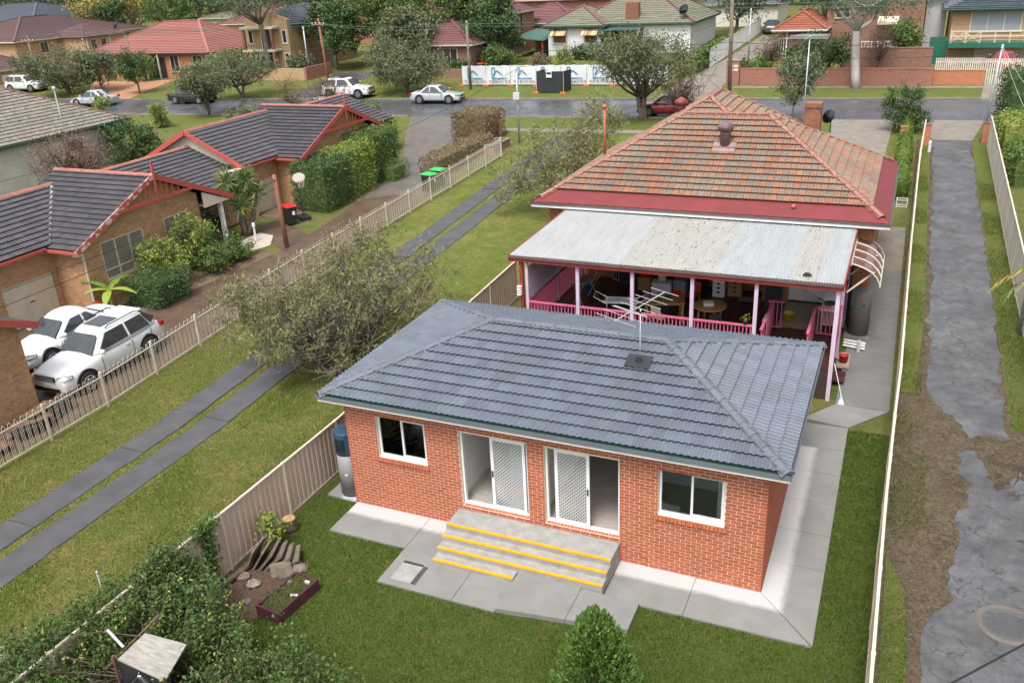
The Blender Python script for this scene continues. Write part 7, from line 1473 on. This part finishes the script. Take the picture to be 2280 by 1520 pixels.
# ================================================================ veranda contents
mat('timber_oak', (.36, .20, .085), (.28, .15, .06), rough=.5, scale=4, stretch=(1, 6, 1)); mat('carton', (.33, .20, .105), (.27, .16, .08), rough=.9); mat('plastic_red', (.55, .02, .015), rough=.4); mat('plastic_blue', (.01, .15, .42), rough=.4); mat('plastic_green', (.10, .42, .06), rough=.4); mat('plastic_yellow', (.60, .48, .03), rough=.4); mat('towel_pink', (.55, .22, .30), rough=.95); mat('steel_dark', (.06, .07, .08), rough=.35, metal=.5)
def table(lbl, x, y, w, d, h, rz, m='timber_oak'):
    t = thing('table', lbl, 'table'); MB().box(-w/2, w/2, -d/2, d/2, h-.03, h).build('tabletop', m, t); MB().box(-w/2+.06, w/2-.06, -d/2+.06, d/2-.06, h-.1, h-.03).build('apron', m, t)
    for sx in (-1, 1):
        for sy in (-1, 1): MB().box(sx*(w/2-.07)-.035, sx*(w/2-.07)+.035, sy*(d/2-.07)-.035, sy*(d/2-.07)+.035, 0, h-.03).build('leg', m, t)
    return place(t, (x, y, DZ), rz)
table('rectangular oak table on the veranda holding plastic tubs', 5.4, 11.45, 1.35, .85, .75, rad(20))
rt_ = thing('round_table', 'round oak table on the veranda with a cake box', 'table'); MB().lathe([(.55, .70), (.56, .72), (.55, .745)], (0, 0, 0), 36).build('tabletop', 'timber_oak', rt_)
for a in range(4): c, s = math.cos(a*1.571+.6), math.sin(a*1.571+.6); MB().tube([(c*.38, s*.38, .7), (c*.4, s*.4, .35), (c*.42, s*.42, 0)], [.03, .04, .022], 8).build('leg', 'timber_oak', rt_)
place(rt_, (7.0, 11.35, DZ))
o = MB().cbox((6.95, 11.35, DZ+.80), (.32, .28, .1), .3).build('cake_box', 'white_paint'); tag(o, 'white cake box on the round table', 'box')
def chair(lbl, x, y, rz, m, fm='alu_dull'):
    t = thing('chair', lbl, 'chair', group='veranda chairs'); MB().box(-.21, .21, -.21, .21, .43, .46).build('seat', m, t); MB().add([(-.2, .2, .48), (.2, .2, .48), (.19, .29, .86), (-.19, .29, .86), (-.2, .225, .48), (.2, .225, .48), (.19, .315, .86), (-.19, .315, .86)], [(0, 1, 2, 3), (7, 6, 5, 4), (0, 4, 5, 1), (1, 5, 6, 2), (2, 6, 7, 3), (3, 7, 4, 0)]).build('backrest', m, t)
    for sx in (-1, 1):
        for sy in (-1, 1): MB().tube([(sx*.18, sy*.18, .44), (sx*.21, sy*.22, 0)], .013, 6).build('leg', fm, t)
    return place(t, (x, y, DZ), rz)
chair('red plastic chair behind the oak table', 6.05, 12.9, rad(-20), 'plastic_red'); chair('cream padded chair in front of the oak table', 5.5, 10.6, rad(160), 'cream'); chair('brown chair at the left of the oak table', 4.5, 11.7, rad(110), 'carton'); chair('black metal chair behind the round table', 7.3, 10.55, rad(200), 'dark_metal', 'dark_metal')
def tub(lbl, x, y, z, r, h, m, nm='tub', cat='tub'):
    t = thing(nm, lbl, cat, (x, y, z), 'plastic tubs and buckets'); MB().lathe([(r*.78, 0), (r, h), (r*1.06, h), (r*1.06, h-.015), (r*.97, h-.012), (r*.75, .02)], (x, y, z), 20).build('shell', m, t, True); MB().tube([(x-r, y, z+h), (x-r*.6, y-.02, z+h+r*.5), (x+r*.6, y-.02, z+h+r*.5), (x+r, y, z+h)], .006, 4).build('handle', 'alu_dull', t); return t
tub('blue bucket with a mop on the veranda', 2.05, 13.3, DZ, .16, .3, 'plastic_blue', 'bucket', 'bucket'); tub('yellow bucket on the veranda mat', 9.45, 12.5, DZ, .17, .3, 'plastic_yellow', 'bucket', 'bucket'); tub('red bucket on the timber landing by the path', 11.36, 11.7, .58, .15, .26, 'bin_red', 'bucket', 'bucket')
tub('lime green tub on the oak table', 5.35, 11.55, DZ+.75, .11, .15, 'plastic_green'); tub('pale plastic cup on the oak table', 5.05, 11.35, DZ+.75, .08, .14, 'lilac_timber')
o = MB().tube([(2.05, 13.3, DZ+.1), (2.5, 13.5, DZ+1.3)], .012, 6).build('mop_handle', 'white_alu'); tag(o, 'white mop handle leaning out of the blue bucket', 'mop')
o = MB().cbox((5.75, 11.8, DZ+.87), (.34, .04, .26), .3, .5).build('red_tray', 'plastic_red'); tag(o, 'red plastic tray tipped up on the oak table', 'tray')
def airer(lbl, x, y, rz, m, tip):
    t = thing('clothes_airer', lbl, 'clothes airer', group='clothes airers'); fr = MB(); fr.tube([(-.55, -.28, .9), (.55, -.28, .9), (.55, .28, .9), (-.55, .28, .9), (-.55, -.28, .9)], .011, 5); fr.build('frame', m, t)
    for i in range(8): MB().tube([(-.55, -.24+i*.068, .9), (.55, -.24+i*.068, .9)], .006, 4).build('rail', m, t)
    for s in (-1, 1):
        MB().tube([(s*.5, -.28, 0), (s*.5, .25, .9)], .010, 5).build('leg', m, t); MB().tube([(s*.48, .28, 0), (s*.48, -.25, .9)], .010, 5).build('leg', m, t); MB().tube([(s*.55, -.28, .9), (s*.9, -.28, 1.1), (s*.9, .28, 1.1), (s*.55, .28, .9)], .011, 5).build('wing', m, t)
    for s in (-1, 1):
        for u in (-1, 1): MB().bar((s*.55, u*.28, .9), (s*.62, u*.28, .98), .03).build('corner_joint', tip, t)
    return place(t, (x, y, DZ), rz)
airer('white clothes airer near the front of the veranda', 4.15, 10.55, rad(10), 'white_alu', 'white_alu'); airer('steel clothes airer with yellow joints at the veranda left end', 2.3, 12.2, rad(75), 'alu_dull', 'plastic_yellow')
def carton(lbl, x, y, w, d, h, m, rz=0., z=DZ, mark=None, nm='carton', cat='box'):
    t = thing(nm, lbl, cat, group='boxes along the veranda wall'); MB().box(-w/2, w/2, -d/2, d/2, 0, h).build('body', m, t); MB().box(-w/2, -.005, -d/2, d/2, h, h+.006, Matrix.Rotation(rad(2), 4, 'Y')).build('flap', m, t)
    if mark: 
        for k in range(3): MB().box(-w*.12, w*.12, -d/2-.004, -d/2, h*(.2+.22*k), h*(.3+.22*k)).build('printed_mark', mark, t)
    return place(t, (x, y, z), rz)
carton('brown carton under the red bag', 4.0, 14.2, .5, .45, .5, 'carton'); carton('tall white carton with black print near the wall', 6.75, 14.3, .42, .4, .75, 'white_paint', mark='banner_black'); carton('tall brown carton beside the white carton', 7.3, 14.5, .5, .4, .75, 'carton', mark='banner_black'); carton('white cabinet carrying the gas bottle', 4.75, 13.7, .7, .45, .55, 'cupboard_white', rad(8), nm='cabinet', cat='cabinet'); carton('dark storage tub stack below the veranda window', 5.65, 14.5, .6, .5, .8, 'shade_black')
carton('brown cupboard behind the black oven', 8.75, 14.4, .9, .5, 1.1, 'timber_oak', nm='cupboard', cat='cupboard'); carton('black oven on the brown cupboard front', 8.75, 13.9, .55, .4, .9, 'steel_dark', nm='oven', cat='oven'); carton('dark shelf unit behind the lilac post', 3.3, 14.7, .8, .4, 1.1, 'shade_black', nm='shelf', cat='shelf'); carton('clear storage crate with lid against the wall', 5.35, 14.1, .45, .4, .55, 'win_blind')
gb = thing('gas_bottle', 'cream gas bottle standing on the white cabinet', 'gas bottle'); MB().lathe([(.13, 0), (.15, .03), (.155, .28), (.12, .36), (.05, .4)], (0, 0, 0), 20).build('tank', 'cream', gb, True); MB().lathe([(.09, .38), (.095, .47), (.085, .47), (.08, .39)], (0, 0, 0), 14).build('collar', 'cream', gb); place(gb, (4.75, 13.75, DZ+.56))
rb_ = MB().lathe([(.1, 0), (.24, .06), (.26, .2), (.15, .34), (.05, .38)], (4.0, 14.2, DZ+.5), 12).build('red_bag', 'plastic_red', None, True); tag(rb_, 'red bag slumped on the brown carton', 'bag')
fc_ = thing('folded_chairs', 'folded dark camp chairs leaning on the veranda wall', 'chairs', (2.9, 14.8, DZ))
for i in range(3): MB().tube([(2.55+i*.12, 14.75-.05*i, DZ+.05), (2.55+i*.12, 14.85-.05*i, DZ+.75), (3.1+i*.12, 14.85-.05*i, DZ+.75), (3.1+i*.12, 14.75-.05*i, DZ+.05), (2.55+i*.12, 14.75-.05*i, DZ+.05)], .014, 5).build('chair_frame', 'alu_dull', fc_); MB().box(2.58+i*.12, 3.07+i*.12, 14.79-.05*i, 14.81-.05*i, DZ+.1, DZ+.7).build('chair_fabric', 'shade_black', fc_)
sheet('door_mat', 'vinyl', [rect(7.5, 8.3, 13.9, 14.4)], 0, lambda x, y: DZ+.006)
tw_ = MB().box(8.93, 9.07, 9.9, 10.5, 2.455, 2.47).box(8.925, 8.94, 9.9, 10.5, 2.1, 2.455).box(9.06, 9.075, 9.9, 10.5, 1.95, 2.455).build('towel', 'towel_pink'); tag(tw_, 'pink towel hanging over the inner stair rail', 'towel')
pp = thing('pot_plant', 'small potted plant on the veranda handrail', 'pot plant', (8.5, 9.3, 2.52)); MB().lathe([(.05, 0), (.08, .12), (.085, .12)], (8.5, 9.3, 2.522), 12).build('pot', 'dark_metal', pp); leaves('plant', np.array((8.5, 9.3, 2.72))+rng.normal(size=(90, 3))*.06, .06, 'leaf_lime', pp)
wk = thing('stove_bench', 'small bench with a wok beside the veranda stair', 'bench', (10.75, 12.4, DZ)); MB().box(10.5, 11.0, 11.7, 13.6, DZ+.8, DZ+.86).build('benchtop', 'white_paint', wk); MB().box(10.55, 10.95, 11.75, 13.55, DZ+.3, DZ+.34).build('shelf', 'lead', wk)
for sx in (10.55, 10.95):
    for sy in (11.75, 13.5): MB().box(sx-.02, sx+.02, sy-.02, sy+.02, DZ, DZ+.8).build('leg', 'lead', wk)
wo = thing('wok', 'dark wok on the small veranda bench', 'wok', (10.75, 12.1, DZ+.86)); MB().lathe([(.08, 0), (.17, .06), (.2, .11), (.19, .11), (.15, .06)], (10.75, 12.1, DZ+.86), 20).build('pan', 'steel_dark', wo, True); MB().bar((10.58, 12.2, DZ+.96), (10.35, 12.3, DZ+1.0), .025).build('handle', 'dark_metal', wo)
br_ = thing('broom', 'blue headed broom leaning on the lilac corner post', 'broom', (11.53, 9.1, .36)); MB().tube([(11.2, 9.35, 1.55), (11.5, 9.12, .62)], .012, 6).build('handle', 'white_alu', br_); mat('broom_blue', (.25, .5, .62), rough=.5); MB().add([(11.46, 9.1, .5), (11.56, 9.1, .5), (11.52, 9.16, .64), (11.48, 9.16, .64), (11.46, 9.13, .5), (11.56, 9.13, .5), (11.52, 9.18, .64), (11.48, 9.18, .64)], [(0, 1, 2, 3), (7, 6, 5, 4), (0, 4, 5, 1), (1, 5, 6, 2), (2, 6, 7, 3), (3, 7, 4, 0)]).build('head', 'broom_blue', br_); MB().add([(11.42, 9.02, .37), (11.62, 9.02, .37), (11.56, 9.1, .51), (11.46, 9.1, .51), (11.42, 9.06, .37), (11.62, 9.06, .37), (11.56, 9.13, .51), (11.46, 9.13, .51)], [(0, 1, 2, 3), (7, 6, 5, 4), (0, 4, 5, 1), (1, 5, 6, 2), (2, 6, 7, 3), (3, 7, 4, 0)]).build('bristles', 'lead', br_)
ins = thing('insulator_rack', 'stack of white cable insulators on the red veranda post', 'insulators', (1.0, 9.2, 2.9))
for i in range(4): MB().lathe([(.03, 0), (.09, .01), (.09, .05), (.03, .06)], (1.0, 9.16, 2.75+i*.09), 12).build('insulator', 'white_paint', ins)
pv = thing('white_pipe_stack', 'short white pipes stacked beside the grey tank', 'pipes', (11.7, 13.2, .6))
for i in range(4): MB().tube([(11.25, 13.0+.12*i, .62+.05*(i % 2)), (11.95, 12.85+.12*i, .62+.05*(i % 2))], .04, 8).build('pipe', 'white_paint', pv)
o = MB().tube([(11.75, 12.75, .55), (11.75, 12.75, .95)], .06, 10).build('gas_canister', 'lead'); tag(o, 'upright grey canister next to the white pipes', 'canister')
vs_ = thing('visor_lamp', 'small black floodlight at the veranda roof edge', 'lamp', (10.15, 9.6, 4.2)); MB().box(10.05, 10.3, 9.5, 9.62, 4.19, 4.23).build('lamp_plate', 'steel_dark', vs_); MB().box(10.1, 10.25, 9.48, 9.52, 4.2, 4.3).build('lamp_face', 'steel_dark', vs_)
